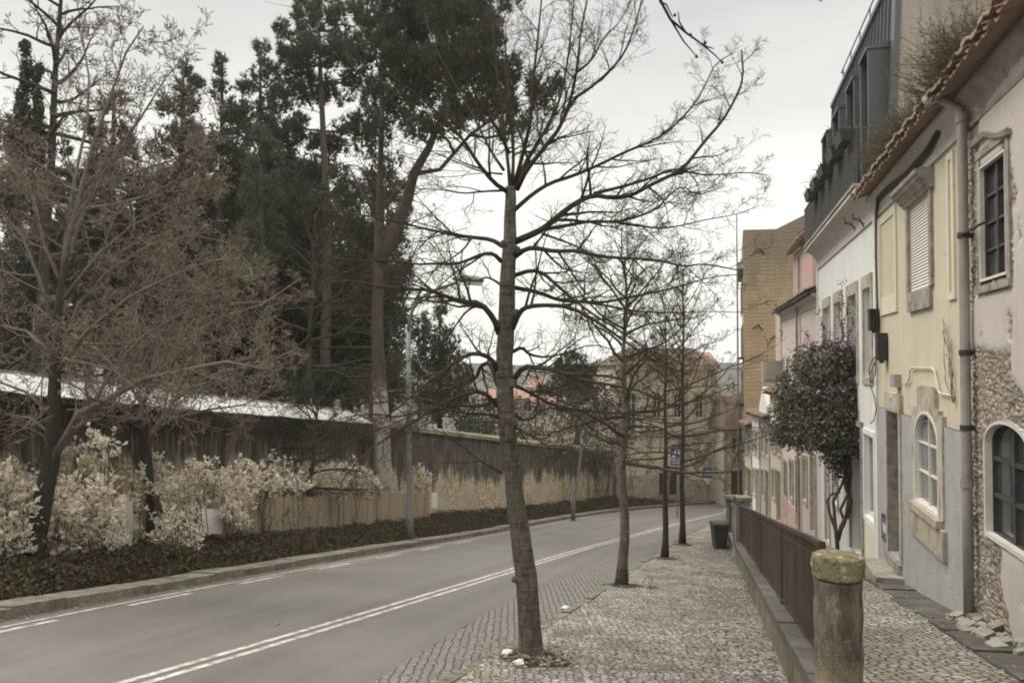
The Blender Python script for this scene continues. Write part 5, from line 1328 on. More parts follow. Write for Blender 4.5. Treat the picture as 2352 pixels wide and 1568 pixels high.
# distant houses beyond the park wall
for k, (xa, xb, yt, yb, Y, lb, m, rm) in enumerate(((1052, 1130, 928, 985, 62, 'white and blue low house peering over the mossy wall', 'white', 'tile_old'), (1108, 1232, 893, 925, 92, 'long far house with bright red roof behind the main street tree', 'cream', 'tile_red'),
        (1225, 1345, 897, 935, 84, 'far house with faded red roof right of the main street tree', 'cream', 'tile_red'), (1210, 1262, 868, 900, 118, 'pale far house standing above the red roofs', 'pink', 'tile_red'), (1450, 1520, 830, 880, 150, 'far house on the hill left of the cream mansion roof', 'cream', 'tile_red'), (1560, 1650, 808, 850, 170, 'far row of houses on the hill above the mansion roof', 'greyp', 'tile_red'))):
    a, b = P(xa, yb, Y), P(xb, yt, Y); t = thing('distant_house', lb, 'house', ((a.x + b.x) / 2, Y, a.z - 5))
    zr = b.z; zw = a.z + (b.z - a.z) * .35
    q = MB(); q.box(a.x, b.x, Y, Y + 8, a.z - 9, zw); q.build('wall', M[m], t)
    q = MB(); q.box8([(a.x - .3, Y - .4, zw + .003), (b.x + .3, Y - .4, zw + .003), (b.x + .3, Y + 8.4, zw + .003), (a.x - .3, Y + 8.4, zw + .003), (a.x + 1, Y + 3.5, zr), (b.x - 1, Y + 3.5, zr), (b.x - 1, Y + 4.5, zr), (a.x + 1, Y + 4.5, zr)]); q.build('roof', M[rm], t)
    for i in range(3):
        xx = a.x + (b.x - a.x) * (i + .5) / 3; q = MB(); q.box(xx - .4, xx + .4, Y - .03, Y - .003, zw - 1.5, zw - .4); q.build('window', M['glass'], t)

# ------------------------------------------------------------------ vegetation builders
def unit(v): return v / np.maximum(1e-9, np.linalg.norm(v, axis=-1, keepdims=True))
def needle_tris(C, A, K, L, Wd, spread, rs):
    """K thin blades from every point C, fanning round the axis A"""
    n = len(C); C = np.repeat(C, K, 0); A = np.repeat(A, K, 0)
    D = unit(A + spread * rs.normal(size=(n * K, 3))); S = unit(np.cross(D, rs.normal(size=(n * K, 3))))
    l = (L * rs.uniform(.6, 1.15, (n * K, 1))); w = Wd * rs.uniform(.7, 1.2, (n * K, 1))
    V = np.stack([C - S * w, C + S * w, C + D * l], 1).reshape(-1, 3)
    return V, np.arange(len(V)).reshape(-1, 3)
def leaf_quads(C, size, rs, up=None, aspect=.55, updir=.0):
    n = len(C); D = rs.normal(size=(n, 3)); D[:, 2] += updir; D = unit(D); S = unit(np.cross(D, rs.normal(size=(n, 3)))); N = np.cross(D, S)
    l = size * rs.uniform(.6, 1.25, (n, 1)); w = l * aspect
    V = np.stack([C - D * l * .5, C + S * w * .5 + N * l * .07, C + D * l * .5, C - S * w * .5 + N * l * .07], 1).reshape(-1, 3)
    return V, np.arange(len(V)).reshape(-1, 4)
def in_ball(n, rs, shell=0.0):
    d = unit(rs.normal(size=(n, 3))); r = rs.uniform(shell ** 3, 1, (n, 1)) ** (1 / 3); return d * r
def blobs3(bl, Y, rs, dy=1.0):
    """crown masses: picture-measured centre and radii, given real depth"""
    out = []
    for b in bl:
        x, y, rx, ry = b[:4]; yy = Y + (b[4] if len(b) > 4 else rs.uniform(-1, 1) * dy); c = P(x, y, yy); k = yy / F
        out.append((np.array(c), np.array([rx * k, max(rx, ry * .7) * k * .9, ry * k])))
    return out
def limb(mb, p, q, r0, r1, rs, sag=.1, seg=5, n=5):
    p, q = np.array(p), np.array(q); L = np.linalg.norm(q - p); pts = []
    for i in range(seg + 1):
        t = i / seg; o = rs.normal(size=3) * L * .035 * math.sin(math.pi * t); pts.append(p + (q - p) * t + o + np.array([0, 0, -sag * L * math.sin(math.pi * t)]))
    mb.tube(pts, [r0 + (r1 - r0) * i / seg for i in range(seg + 1)], n, cap=False); return pts
def conifer(name, label, Y, trunk, bl, seed, matn='needle', group=None, dens=1.0, clump=.42, nl=.24, base=None, dy=2.0, tm='barkK', tr=.22, K=9, dead=0, style='pom', trunks2=(), core=1.0):
    rs = np.random.RandomState(seed)
    tp = [P(x, y, Y) for x, y in trunk]
    if base is not None: tp[0] = Vector((tp[0].x, tp[0].y, base))
    t = thing(name, label, 'tree', tuple(tp[0]), group)
    mb = MB(); n = len(tp); mb.tube(tp, [tr * (1 - .8 * i / (n - 1)) for i in range(n)], 9)
    mb.build('trunk', M[tm], t, smooth=True)
    lm = MB()
    for tk, r in trunks2: lm.tube([P(x, y, Y + o) for x, y, o in tk], [r * (1 - .75 * i / (len(tk) - 1)) for i in range(len(tk))], 7)
    B = blobs3(bl, Y, rs, dy); C = []; A = []
    cand = [np.array(v) for a, b in zip(tp, tp[1:]) for v in (a.lerp(b, .25), a.lerp(b, .5), a.lerp(b, .75), b)]
    for tk, r in trunks2:
        q = [P(x, y, Y + o) for x, y, o in tk]; cand += [np.array(v) for a, b in zip(q, q[1:]) for v in (a, a.lerp(b, .5), b)]
    for c, r in B:
        vol = r[0] * r[1] * r[2]; nc = max(5, int(dens * 4.6 * (vol ** .72) / clump ** 1.9))
        u = in_ball(nc, rs, .35); cc = c + u * r * .95
        lo = [v for v in cand if v[2] < c[2] + .3] or cand
        st = min(lo, key=lambda v: np.linalg.norm((v - c) * np.array([1, .6, 1.0])))
        if np.linalg.norm(c - st) > .6: limb(lm, st, c, .07, .03, rs, .05)
        for q in cc[: max(2, nc // 5)]: limb(lm, c + (q - c) * .1, q, .028, .012, rs, .05, 3, 3)
        for q, uu in zip(cc, u):
            m = 13 if style == 'pom' else 14
            ax = unit(uu * r / r.max() * .5 + np.array([0, 0, .75])); rad = clump * rs.uniform(.65, 1.25)
            off = in_ball(m, rs) * rad * np.array([.62, .62, 1.0]) * .8
            C.append(q + off); A.append(np.tile(ax, (m, 1)) + off / rad * .8)
    if dead:
        for i in range(dead):
            a = cand[rs.randint(len(cand))]; d_ = np.array([rs.normal(), rs.normal() * .6, .12]); d_ = d_ / np.linalg.norm(d_) * rs.uniform(1.2, 2.6); limb(lm, a, a + d_, .028, .006, rs, -.05, 4, 3)
    C = np.concatenate(C); A = unit(np.concatenate(A))
    V, Fc = needle_tris(C, A, K, nl, nl * .07 + .006, .6, rs)
    V2 = []
    for c, r in B:
        V2.append(c + in_ball(max(6, int(core * 60 * (r[0] * r[1] * r[2]) ** .8)), rs) * r * .72)
    V2 = np.concatenate(V2); A2 = np.tile([0, 0, .6], (len(V2), 1)); v2, _ = needle_tris(V2, A2, 5, nl * 1.2, nl * .12, 1.0, rs)
    V = np.concatenate([V, v2]); Fc = np.arange(len(V)).reshape(-1, 3)
    if lm.f: lm.build('limbs', M[tm], t, smooth=True)
    np_mesh('crown', V, Fc, M[matn], t)
    return t
def grow(mb, tw, p, d, L, r, lvl, rs, par):
    """zig-zag branch with side branches; thick levels go to mb, the finest to tw"""
    seg = par['seg'][lvl]; pts = [p]; rads = [r]; q = p.copy(); dd = d.copy(); up = par['up'][lvl]; wob = par['wob'][lvl]
    for i in range(seg):
        dd = dd + rs.normal(size=3) * wob + np.array([0, 0, up]); dd = dd / np.linalg.norm(dd)
        q = q + dd * (L / seg); pts.append(q.copy()); rads.append(max(par['rmin'], r * (1 - .85 * (i + 1) / seg)))
    (mb if lvl <= par['split'] else tw).tube(pts, rads, par['sides'][lvl], cap=False)
    side(mb, tw, pts, L, r, lvl, rs, par)
    if par.get('bud') is not None and lvl == par['last']: par['bud'].append((pts[-1], dd)); par['bud'].append((pts[-2], dd))
def side(mb, tw, pts, L, r, lvl, rs, par, t0=None):
    if lvl >= par['last']: return
    n = par['n'][lvl]; n = max(1, int(n * rs.uniform(.75, 1.25)))
    t0 = par['t0'] if t0 is None else t0
    for i in range(n):
        t = t0 + (1 - t0) * (i + rs.uniform(0, .9)) / n; f = t * (len(pts) - 1); k = min(int(f), len(pts) - 2); a, b = pts[k], pts[k + 1]; s = a + (b - a) * (f - k)
        ax = unit(b - a); v = rs.normal(size=3) * par['iso']; v = v - ax * v.dot(ax); v = v / max(1e-6, np.linalg.norm(v)); an = math.radians(rs.uniform(*par['ang']))
        d = ax * math.cos(an) + v * math.sin(an)
        l2 = L * par['ratio'][lvl] * (1.05 - .6 * t) * rs.uniform(.6, 1.25)
        grow(mb, tw, s, d, max(l2, par['lmin']), max(par['rmin'], r * (1 - .8 * t) * .55), lvl + 1, rs, par)

# ------------------------------------------------------------------ the big bare street tree in front
rs = np.random.RandomState(7)
TY = 9.62
def c3p(pts): return [(784 + .5 * x, .5 * y) for x, y in pts]          # measured on the enlarged upper crop
def c4p(pts): return [(784 + .5 * x, 784 + .5 * y) for x, y in pts]
def c5p(pts): return [(1568 + .5 * x, .5 * y) for x, y in pts]
t1 = thing('street_tree', 'large leaning bare street tree with lichen bark nearest the camera', 'tree', (.23, TY, G(.23, TY)), 'bare street trees along the pavement')
tk = [(1221, 1530), (1219, 1500), (1216, 1430), (1213, 1384), (1208, 1320), (1203, 1284), (1196, 1235), (1188, 1184), (1182, 1130), (1178, 1084), (1170, 1030), (1165, 984), (1161, 930), (1159, 884), (1159, 830), (1161, 784), (1164, 700), (1166, 650), (1168, 600), (1171, 550), (1172, 500), (1173, 455), (1172, 428)]
wd = [80, 57, 50, 49, 48, 47, 45, 43, 40, 38, 37, 38, 39, 38, 37, 38, 37, 35, 33, 30, 27, 25, 22]
pts = [P(x, y, TY) for x, y in tk]; pts = [Vector((p.x + .004 * math.sin(i * 2.1), p.y + .01 * math.sin(i), p.z)) for i, p in enumerate(pts)]
mb = MB(); mb.tube(pts, [w / 2 / F * TY * 1.02 for w in wd], 16)
# bark knots
for x, y, r in ((1150, 905, 11), (1176, 880, 12), (1148, 860, 10), (1180, 925, 10), (1186, 720, 11), (1142, 745, 10), (1158, 560, 10), (1186, 575, 11), (1182, 1330, 8), (1190, 1500, 14), (1246, 1505, 13)):
    c = P(x, y, TY - .05); mb.lathe(c - Vector((0, 0, r / F * TY)), [(.2 * r / F * TY, 0), (.8 * r / F * TY, .4 * r / F * TY), (r / F * TY, r / F * TY), (.75 * r / F * TY, 1.7 * r / F * TY), (.1 * r / F * TY, 2 * r / F * TY)], 9, .12, 3)
trunk_o = mb.build('trunk', M['barkT'], t1, smooth=True)
limbs = [  # (points, width px at the root, depth drift in metres at the tip)
 (c3p([(775, 860), (765, 740), (745, 600), (730, 450), (700, 200), (690, 0), (680, -160)]), 10, .5),
 (c3p([(785, 850), (790, 740), (790, 620), (770, 480), (760, 280), (740, 130), (720, -60)]), 10, 1.2),
 (c3p([(795, 850), (830, 720), (870, 560), (880, 380), (900, 200), (920, 0), (930, -180)]), 12, -.3),
 (c3p([(800, 860), (840, 760), (900, 660), (960, 560), (1010, 440), (1040, 280), (1060, 100), (1080, -120)]), 13, .8),
 (c3p([(805, 870), (850, 780), (940, 670), (1010, 580), (1060, 440), (1085, 300), (1100, 140), (1150, -100)]), 14, -.8),
 (c3p([(1000, 590), (1060, 460), (1150, 400), (1230, 330), (1300, 250), (1350, 120), (1380, 0), (1400, -90)]), 9, -1.1),
 (c3p([(1085, 330), (1150, 280), (1200, 180), (1290, 90), (1350, -40)]), 7, .3),
 (c3p([(760, 880), (700, 840), (620, 740), (560, 640), (450, 520), (300, 400), (150, 290)]), 12, -.9),
 (c3p([(745, 875), (640, 880), (560, 890), (460, 870), (350, 870), (230, 820)]), 6, .8),
 (c3p([(745, 780), (690, 700), (620, 560), (520, 380), (420, 200), (380, 60)]), 8, 1.3),
 (c3p([(770, 700), (700, 560), (600, 420), (560, 240), (470, 60), (420, -60)]), 8, -1.2),
 (c3p([(740, 800), (640, 790), (520, 740), (400, 690), (230, 640)]), 5, -.3),
 (c3p([(795, 965), (880, 890), (960, 840), (1060, 810), (1180, 760), (1300, 700), (1400, 660), (1480, 620), (1560, 550)]) + c5p([(60, 470), (110, 380), (150, 290), (240, 240)]), 11, .6),
 (c3p([(800, 1110), (880, 1075), (930, 1050), (1000, 990), (1080, 930), (1160, 895), (1240, 910), (1330, 900), (1420, 850), (1568, 780)]) + c5p([(100, 650), (180, 560), (240, 460), (280, 360), (270, 230)]), 17, -.7),
 (c3p([(1160, 890), (1300, 855), (1420, 820), (1530, 770)]) + c5p([(60, 800), (150, 805), (300, 790), (390, 805)]), 9, .5),
 (c3p([(925, 1055), (1040, 1035), (1150, 1015), (1260, 1020), (1350, 1000), (1450, 960), (1500, 900), (1568, 850)]) + c5p([(60, 900), (180, 860)]), 10, .9),
 (c3p([(1260, 1020), (1380, 1040), (1480, 1050), (1568, 1035)]) + c5p([(100, 1010), (250, 985), (340, 950)]), 6, -.2),
 (c3p([(795, 1180), (850, 1140), (900, 1140), (980, 1155), (1080, 1150), (1200, 1180), (1300, 1185), (1400, 1190), (1480, 1200), (1568, 1225)]) + c5p([(100, 1210), (250, 1240)]), 13, -1.0),
 (c3p([(925, 1075), (1000, 1100), (1080, 1130), (1200, 1190), (1215, 1210)]), 7, .4),
 (c3p([(795, 1265), (870, 1240), (930, 1255), (990, 1310), (1060, 1370), (1150, 1440), (1250, 1500), (1350, 1568), (1470, 1660)]), 11, -.8),
 (c3p([(790, 1320), (900, 1340), (1000, 1380), (1100, 1385), (1200, 1390), (1300, 1370), (1400, 1350), (1500, 1330), (1568, 1310)]) + c5p([(140, 1270), (260, 1260)]), 11, .8),
 (c3p([(1100, 1385), (1200, 1400), (1350, 1430), (1480, 1435), (1568, 1435)]) + c5p([(150, 1430), (280, 1435)]), 7, .3),
 (c3p([(785, 1510), (820, 1430), (860, 1405), (960, 1400), (1050, 1410), (1150, 1460), (1250, 1530), (1350, 1600), (1480, 1680), (1600, 1720)]), 14, -.9),
 (c4p([(790, 45), (830, 25), (862, 60), (940, 75), (1040, 50), (1150, 10), (1260, 40)]), 10, .7),
 (c4p([(790, 180), (835, 115), (900, 120), (980, 130), (1100, 180), (1250, 200), (1400, 235), (1520, 300)]), 15, -1.0),
 (c4p([(790, 200), (850, 225), (980, 300), (1150, 320), (1300, 330), (1450, 350), (1580, 330)]), 10, .9),
 (c4p([(780, 330), (860, 370), (930, 300), (1050, 320), (1150, 400), (1230, 450), (1310, 495)]), 8, .2),
 (c4p([(790, 390), (850, 420), (950, 480), (1040, 530)]), 8, -.6),
 (c4p([(800, 385), (840, 440), (890, 510), (945, 567)]), 5, -.4),
 (c3p([(740, 1130), (690, 1100), (600, 1090), (520, 1080), (430, 1060), (340, 1040), (200, 1010), (60, 980), (-90, 960)]), 12, .5),
 (c3p([(735, 1200), (700, 1165), (650, 1165), (580, 1195), (520, 1215), (430, 1210), (340, 1215), (200, 1190), (60, 1200), (-80, 1180)]), 11, -.7),
 (c3p([(600, 1090), (560, 1150), (500, 1190), (420, 1250), (330, 1270)]), 6, -.2),
 (c3p([(735, 1310), (700, 1285), (660, 1270), (620, 1300), (560, 1260), (500, 1200)]), 7, .4),
 (c3p([(725, 1530), (700, 1460), (640, 1390), (560, 1390), (480, 1360), (400, 1330), (340, 1330), (200, 1320), (60, 1290), (-100, 1300)]), 16, -.8),
 (c3p([(640, 1400), (580, 1420), (520, 1500), (450, 1600), (380, 1680)]), 7, .7),
 (c4p([(720, 140), (690, 75), (620, 52), (560, 70), (480, 130), (380, 200), (280, 290), (200, 350)]), 14, -.5),
 (c4p([(720, 200), (705, 150), (680, 95), (640, 110), (620, 170), (560, 200), (480, 220), (360, 250), (200, 280), (60, 290)]), 14, .6),
 (c4p([(722, 300), (650, 225), (560, 240), (450, 290), (330, 370), (230, 430), (120, 500), (0, 640)]), 12, -.9),
 (c4p([(722, 260), (640, 300), (520, 290), (400, 300), (280, 350), (150, 330), (0, 350), (-150, 400)]), 9, .4),
 (c4p([(740, 605), (640, 550), (540, 470), (440, 400), (330, 380)]), 5, -.2),
 (c4p([(730, 350), (660, 330), (560, 330), (440, 300), (340, 330), (200, 400), (80, 420)]), 8, -1.2),
]
mb = MB(); tw = MB()
par = dict(seg=[6, 5, 4, 3], up=[0, .05, .05, .03], wob=[.1, .16, .2, .22], sides=[6, 4, 3, 3], split=1, last=3, rmin=.0021, n=[12, 8, 5, 0], t0=.12, iso=np.array([1, 1, .8]), ang=(28, 68), ratio=[.34, .5, .5, 0], lmin=.07, bud=None)
for pl_, w, dz in limbs:
    n = len(pl_); pts = []
    for i, (x, y) in enumerate(pl_): pts.append(np.array(P(x, y, TY + dz * (i / (n - 1)) ** .8)))
    r0 = w / 2 / F * TY; rad = [max(.004, r0 * (1 - .8 * (i / (n - 1)) ** .85)) for i in range(n)]
    # round off the corners
    q = [pts[0]]; qr = [rad[0]]
    for i in range(1, n - 1):
        q += [pts[i] * .75 + pts[i - 1] * .25, pts[i] * .75 + pts[i + 1] * .25]; qr += [rad[i] * 1.02, rad[i] * .98]
    q.append(pts[-1]); qr.append(rad[-1]); mb.tube(q, qr, 7)
    L = sum(np.linalg.norm(b - a) for a, b in zip(pts, pts[1:]))
    par['n'][0] = max(5, int(L * 5.5)); par['ratio'][0] = .95 / max(L, 1.2)
    side(mb, tw, q, L, r0, 0, rs, par)
mb.build('branches', M['barkD'], t1, smooth=True); tw.build('twigs', M['barkD'], t1)
mb = MB(); rr = random.Random(5)
C = np.array([P(1523, 519, TY - .2)]) + in_ball(45, rs) * .05; V, Fc = leaf_quads(C, .035, rs); np_mesh('lichen_tuft', V, Fc, M['leaf_lime'], t1)

# ------------------------------------------------------------------ generic bare tree
def bare_tree(label, base, H_, lean, seed, r0, crown, group=None, tm='barkT', bm='barkD', first=.3, nl=34, spread=1.0, pn=(7, 5, 4), rise=(.0, .9), buds=None, name='street_tree', curvy=.02, hpow=.8, forks=(), rmin=.003, ang=(30, 70), up=(.02, .04, .04), zs=None):
    rs = np.random.RandomState(seed); b = np.array([base[0], base[1], base[2] if len(base) > 2 else G(*base[:2])]); t = thing(name, label, 'tree', tuple(b), group)
    mb = MB(); k = 14; pts = [b + np.array([lean[0] * (i / k) + curvy * math.sin(i * 1.3 + seed), lean[1] * (i / k), H_ * i / k - (.1 if i == 0 else 0)]) for i in range(k + 1)]
    mb.tube(pts, [r0 * (1.4 if i == 0 else 1.0 - .85 * (i / k) ** .9) for i in range(k + 1)], 10); mb.build('trunk', M[tm], t, smooth=True)
    mb = MB(); tw = MB(); bud = [] if buds else None
    par = dict(seg=[7, 5, 4, 3], up=[.03, up[0], up[1], up[2]], wob=[.13, .18, .22, .24], sides=[5, 4, 3, 3], split=1, last=3, rmin=rmin, n=list(pn) + [0], t0=.18, iso=np.array([1, 1, .75]), ang=ang, ratio=[.42, .46, .5, 0], lmin=.1, bud=bud)
    for i in range(nl):
        f = (i + rs.uniform(0, 1)) / nl; h = first + (1 - first) * f ** hpow; kk = min(int(h * k), k - 1); p = pts[kk] + (pts[kk + 1] - pts[kk]) * (h * k - kk)
        az = i * 2.4 + rs.uniform(-.5, .5); el = rise[0] + (rise[1] - rise[0]) * f + rs.uniform(-.15, .15); d = np.array([math.cos(az) * math.cos(el), math.sin(az) * math.cos(el), math.sin(el)])
        L = crown * (1 - .5 * f) * rs.uniform(.65, 1.15) * spread; grow(mb, tw, p, d, L, r0 * (.42 - .27 * f), 0, rs, par)
    mb.build('branches', M[bm], t, smooth=True); tw.build('twigs', M[bm], t)
    if buds:
        C = np.array([q[0] for q in bud]); A = unit(np.array([q[1] for q in bud])); V, Fc = needle_tris(C, A, buds, .09, .014, .5, rs); np_mesh('buds', V, Fc, M['bud'], t)
    return t
bare_tree('second bare street tree from the camera, straight slim trunk beside the double line', (2.32, 16.78), 6.9, (.12, .3), 11, .118, 3.0, 'bare street trees along the pavement', first=.36, nl=30, rise=(-.1, 1.0), rmin=.004, curvy=.035, pn=(8, 6, 4))
bare_tree('third bare street tree, dark trunk before the one by the blue sign', (4.49, 23.53), 7.2, (.1, .2), 12, .10, 3.0, 'bare street trees along the pavement', tm='barkK', first=.36, nl=26, rise=(-.1, 1.0), rmin=.005, pn=(7, 5, 3))
bare_tree('farthest bare street tree, rising just right of the blue square sign', (6.26, 29.5), 10.2, (.15, .2), 13, .112, 4.2, 'bare street trees along the pavement', tm='barkK', first=.28, nl=34, rise=(-.05, 1.15), rmin=.006, pn=(7, 5, 3), hpow=1.0)

# ------------------------------------------------------------------ two bare trees with pale twigs in the left bank
def left_tree(label, base, tk, wd, limbs, seed, group):
    rs = np.random.RandomState(seed); Y = base[1]; t = thing('bank_tree', label, 'tree', (base[0], base[1], G(*base) + .1), group)
    mb = MB(); mb.tube([P(x, y, Y) for x, y in tk], [w / 2 / F * Y for w in wd], 12); mb.build('trunk', M['barkK'], t, smooth=True)
    mb = MB(); tw = MB(); bud = []
    par = dict(seg=[6, 5, 4, 3], up=[0, .05, .06, .05], wob=[.1, .17, .2, .22], sides=[6, 4, 3, 3], split=1, last=3, rmin=.0045, n=[10, 7, 5, 0], t0=.15, iso=np.array([1, 1, .9]), ang=(30, 75), ratio=[.4, .5, .5, 0], lmin=.1, bud=bud)
    for pl_, w, dz in limbs:
        n = len(pl_); pts = [np.array(P(x, y, Y + dz * (i / (n - 1)) ** .8)) for i, (x, y) in enumerate(pl_)]; r0 = w / 2 / F * Y
        mb.tube(pts, [max(.006, r0 * (1 - .8 * i / (n - 1))) for i in range(n)], 7); L = sum(np.linalg.norm(b - a) for a, b in zip(pts, pts[1:]))
        par['n'][0] = max(6, int(L * 4.6)); par['ratio'][0] = 1.5 / max(L, 1.5); side(mb, tw, pts, L, r0, 0, rs, par)
    mb.build('branches', M['barkL'], t, smooth=True); tw.build('twigs', M['barkL'], t)
    C = np.array([q[0] for q in bud]); A = unit(np.array([q[1] for q in bud])); V, Fc = needle_tris(C, A, 2, .06, .01, .5, rs); np_mesh('buds', V, Fc, M['bud'], t)
G2 = 'bare trees in the left bank'
left_tree('forked bare tree leaning right out of the shrubs at the left edge', (-8.57, 14.3), [(62, 1350), (72, 1310), (85, 1230), (102, 1130), (118, 1060), (124, 960), (126, 860), (132, 740), (142, 640)], [52, 44, 41, 40, 36, 30, 25, 20, 15],
 [([(142, 640), (165, 560), (195, 480), (230, 420), (300, 400), (390, 370), (480, 320)], 13, .8), ([(140, 650), (160, 540), (185, 440), (215, 330), (250, 230), (290, 120), (330, 60)], 14, -.6), ([(135, 700), (150, 560), (170, 420), (200, 280), (205, 180), (190, 90), (195, 30)], 11, 1.2),
  ([(130, 760), (90, 640), (50, 540), (-20, 460), (-90, 400)], 10, -.8), ([(185, 440), (270, 350), (330, 260), (380, 180), (440, 110)], 8, .5), ([(128, 820), (60, 760), (-30, 740), (-120, 720)], 9, .4),
  ([(118, 1060), (160, 990), (180, 950), (260, 910), (330, 870), (420, 850), (520, 830), (620, 850)], 20, -1.2), ([(160, 1000), (200, 960), (250, 860), (330, 770), (420, 720), (520, 700), (620, 690)], 12, .6),
  ([(126, 860), (200, 760), (300, 680), (400, 630), (480, 600), (560, 590)], 11, -.9), ([(128, 840), (180, 700), (250, 620), (350, 560), (440, 540), (540, 560)], 10, 1.3), ([(135, 700), (220, 590), (300, 520), (400, 470), (500, 440)], 9, -.2),
  ([(124, 960), (60, 900), (-20, 870), (-100, 880)], 9, -.5), ([(122, 1000), (70, 960), (10, 950), (-60, 960)], 7, .5), ([(140, 650), (100, 560), (80, 460), (30, 380), (-20, 300)], 9, 1.0), ([(195, 480), (260, 470), (340, 450), (430, 400), (520, 280)], 8, -1.0), ([(118, 1050), (100, 1000), (60, 980), (0, 1010)], 6, -.6),
  ([(130, 780), (190, 790), (280, 790), (380, 780), (470, 790), (560, 770)], 9, .9), ([(128, 820), (180, 830), (260, 850), (350, 920), (430, 940)], 8, -1.4)], 31, G2)
left_tree('second bare tree in the left bank with upright dark trunk right of the leaning one', (-8.27, 18.14), [(338, 1290), (339, 1250), (343, 1180), (342, 1100), (336, 1040), (330, 980), (328, 930)], [30, 26, 22, 22, 22, 24, 18],
 [([(336, 1030), (360, 980), (400, 920), (450, 880), (520, 850), (600, 840), (680, 800)], 14, -.8), ([(328, 940), (310, 860), (300, 770), (320, 680), (360, 600)], 12, .8), ([(330, 980), (270, 930), (200, 900), (130, 870), (50, 860)], 10, -.5), ([(328, 930), (370, 830), (420, 740), (470, 660), (540, 600)], 11, -.9),
  ([(328, 930), (280, 860), (220, 800), (150, 760), (80, 700)], 9, .9), ([(335, 1000), (400, 960), (480, 940), (560, 930), (640, 880)], 9, .6), ([(340, 900), (400, 800), (500, 730), (600, 700), (690, 640)], 9, 1.2), ([(328, 940), (350, 840), (380, 720), (400, 620), (450, 520)], 9, .1), ([(330, 960), (290, 960), (240, 980), (200, 960)], 6, -.9)], 32, G2)
bare_tree('slender bare tree standing among the dark conifers behind the wall', (-6.0, 34, wtop(34) - .3), 11.5, (.6, 0), 33, .2, 4.6, None, tm='barkP', bm='barkD', first=.15, nl=34, rise=(.0, .9), rmin=.007, pn=(8, 5, 3), name='park_tree')
bare_tree('bare tree reaching over the wall beside the umbrella pine', (-8.0, 31, wtop(31) - .3), 8.5, (.3, 0), 34, .17, 4.4, None, tm='barkD', bm='barkD', first=.3, nl=30, rise=(.1, .9), rmin=.007, pn=(8, 5, 3), name='park_tree')
bare_tree('small bare tree with drooping twigs in front of the wall by the pine trunk', (-6.3, 24.5), 4.4, (.3, .2), 35, .12, 2.9, None, tm='barkK', bm='barkK', first=.35, nl=26, rise=(-.2, .7), rmin=.006, pn=(8, 6, 3), name='bank_tree')

# overhanging twig of a street tree standing behind the camera
bt = thing('street_tree', 'bare street tree mostly out of frame, its dark twig hanging in at the top', 'tree', (2.3, -2.6, G(2.3, -2.6)), 'bare street trees along the pavement')
mb = MB(); mb.tube([(2.3, -2.6, G(2.3, -2.6) - .1), (2.3, -2.6, 2.5), (2.28, -2.5, 5), (2.3, -2.4, 8)], [.2, .15, .12, .05], 10); mb.build('trunk', M['barkT'], bt, smooth=True)
mb = MB(); tw = MB()
mb.tube([Vector((2.28, -2.5, 4.6)), Vector((2.1, -.6, 5.2)), Vector((1.5, 1.5, 5.0)), P(1500, -30, 5.0), P(1540, 45, 5.0), P(1575, 75, 5.02), P(1610, 100, 5.05), P(1640, 125, 5.06), P(1659, 143, 5.08)], [.07, .05, .03, .012, .0095, .008, .0065, .005, .003], 6)
for a, b_, c in (((1540, 45), (1570, 95), (1600, 130)), ((1515, 5), (1530, 10), (1545, 40)), ((1610, 100), (1625, 108), (1640, 112)), ((1500, -30), (1550, -20), (1590, -40)), ((1575, 75), (1560, 50), (1558, 28))):
    tw.tube([P(*a, 5.02), P(*b_, 5.04), P(*c, 5.07)], [.007, .005, .003], 5)
for x, y in ((1659, 143), (1600, 130), (1550, 35), (1620, 98), (1586, 80)): c = P(x, y, 5.06); tw.lathe(c - Vector((0, 0, .012)), [(.003, 0), (.012, .008), (.003, .024)], 6)
mb.tube([Vector((2.28, -2.5, 4.9)), Vector((2.2, 0, 5.8)), P(1850, -40, 5.2), P(1872, -8, 5.2), P(1888, 4, 5.2)], [.06, .04, .012, .008, .004], 6)
mb.build('branch', M['barkK'], bt, smooth=True); tw.build('twigs', M['barkK'], bt)

# ------------------------------------------------------------------ conifers and dark evergreens behind the wall
GP = 'dark trees behind the park wall'
def pb(Y): return wtop(min(Y, WEND)) - .8
conifer('umbrella_pine', 'great umbrella pine with pale trunk base standing before the wall', 30.1, [(884, 1200), (880, 1100), (877, 980), (872, 880), (866, 760), (868, 640), (870, 500), (874, 380), (878, 250)],
 [(930, 60, 100, 70), (1040, 50, 100, 80, 1), (1120, 110, 60, 80), (860, 100, 70, 80), (980, 170, 110, 75), (1080, 220, 85, 65), (900, 240, 75, 65), (1000, 285, 80, 38), (1150, 235, 45, 55), (1235, 225, 42, 50), (1275, 185, 22, 28), (1180, 300, 45, 24), (855, 300, 55, 50), (1120, 10, 80, 50), (1150, 170, 50, 60), (950, -20, 120, 60), (1060, 130, 90, 60), (930, 160, 80, 60, -1), (1020, 30, 70, 70, -2)], 51, tm='barkPW', tr=.38, dens=1.2, clump=.4, nl=.26, base=G(-4.9, 30.1), trunks2=[([(872, 600, 0), (905, 530, .2), (935, 460, .4), (950, 400, .5), (985, 340, .8), (1005, 290, .8), (1040, 200, .9)], .3), ([(950, 400, .5), (1010, 390, .4), (1080, 310, 0), (1150, 260, -.4), (1230, 230, -.4)], .1), ([(870, 500, 0), (830, 440, 0), (800, 380, .5)], .1)], dead=26)
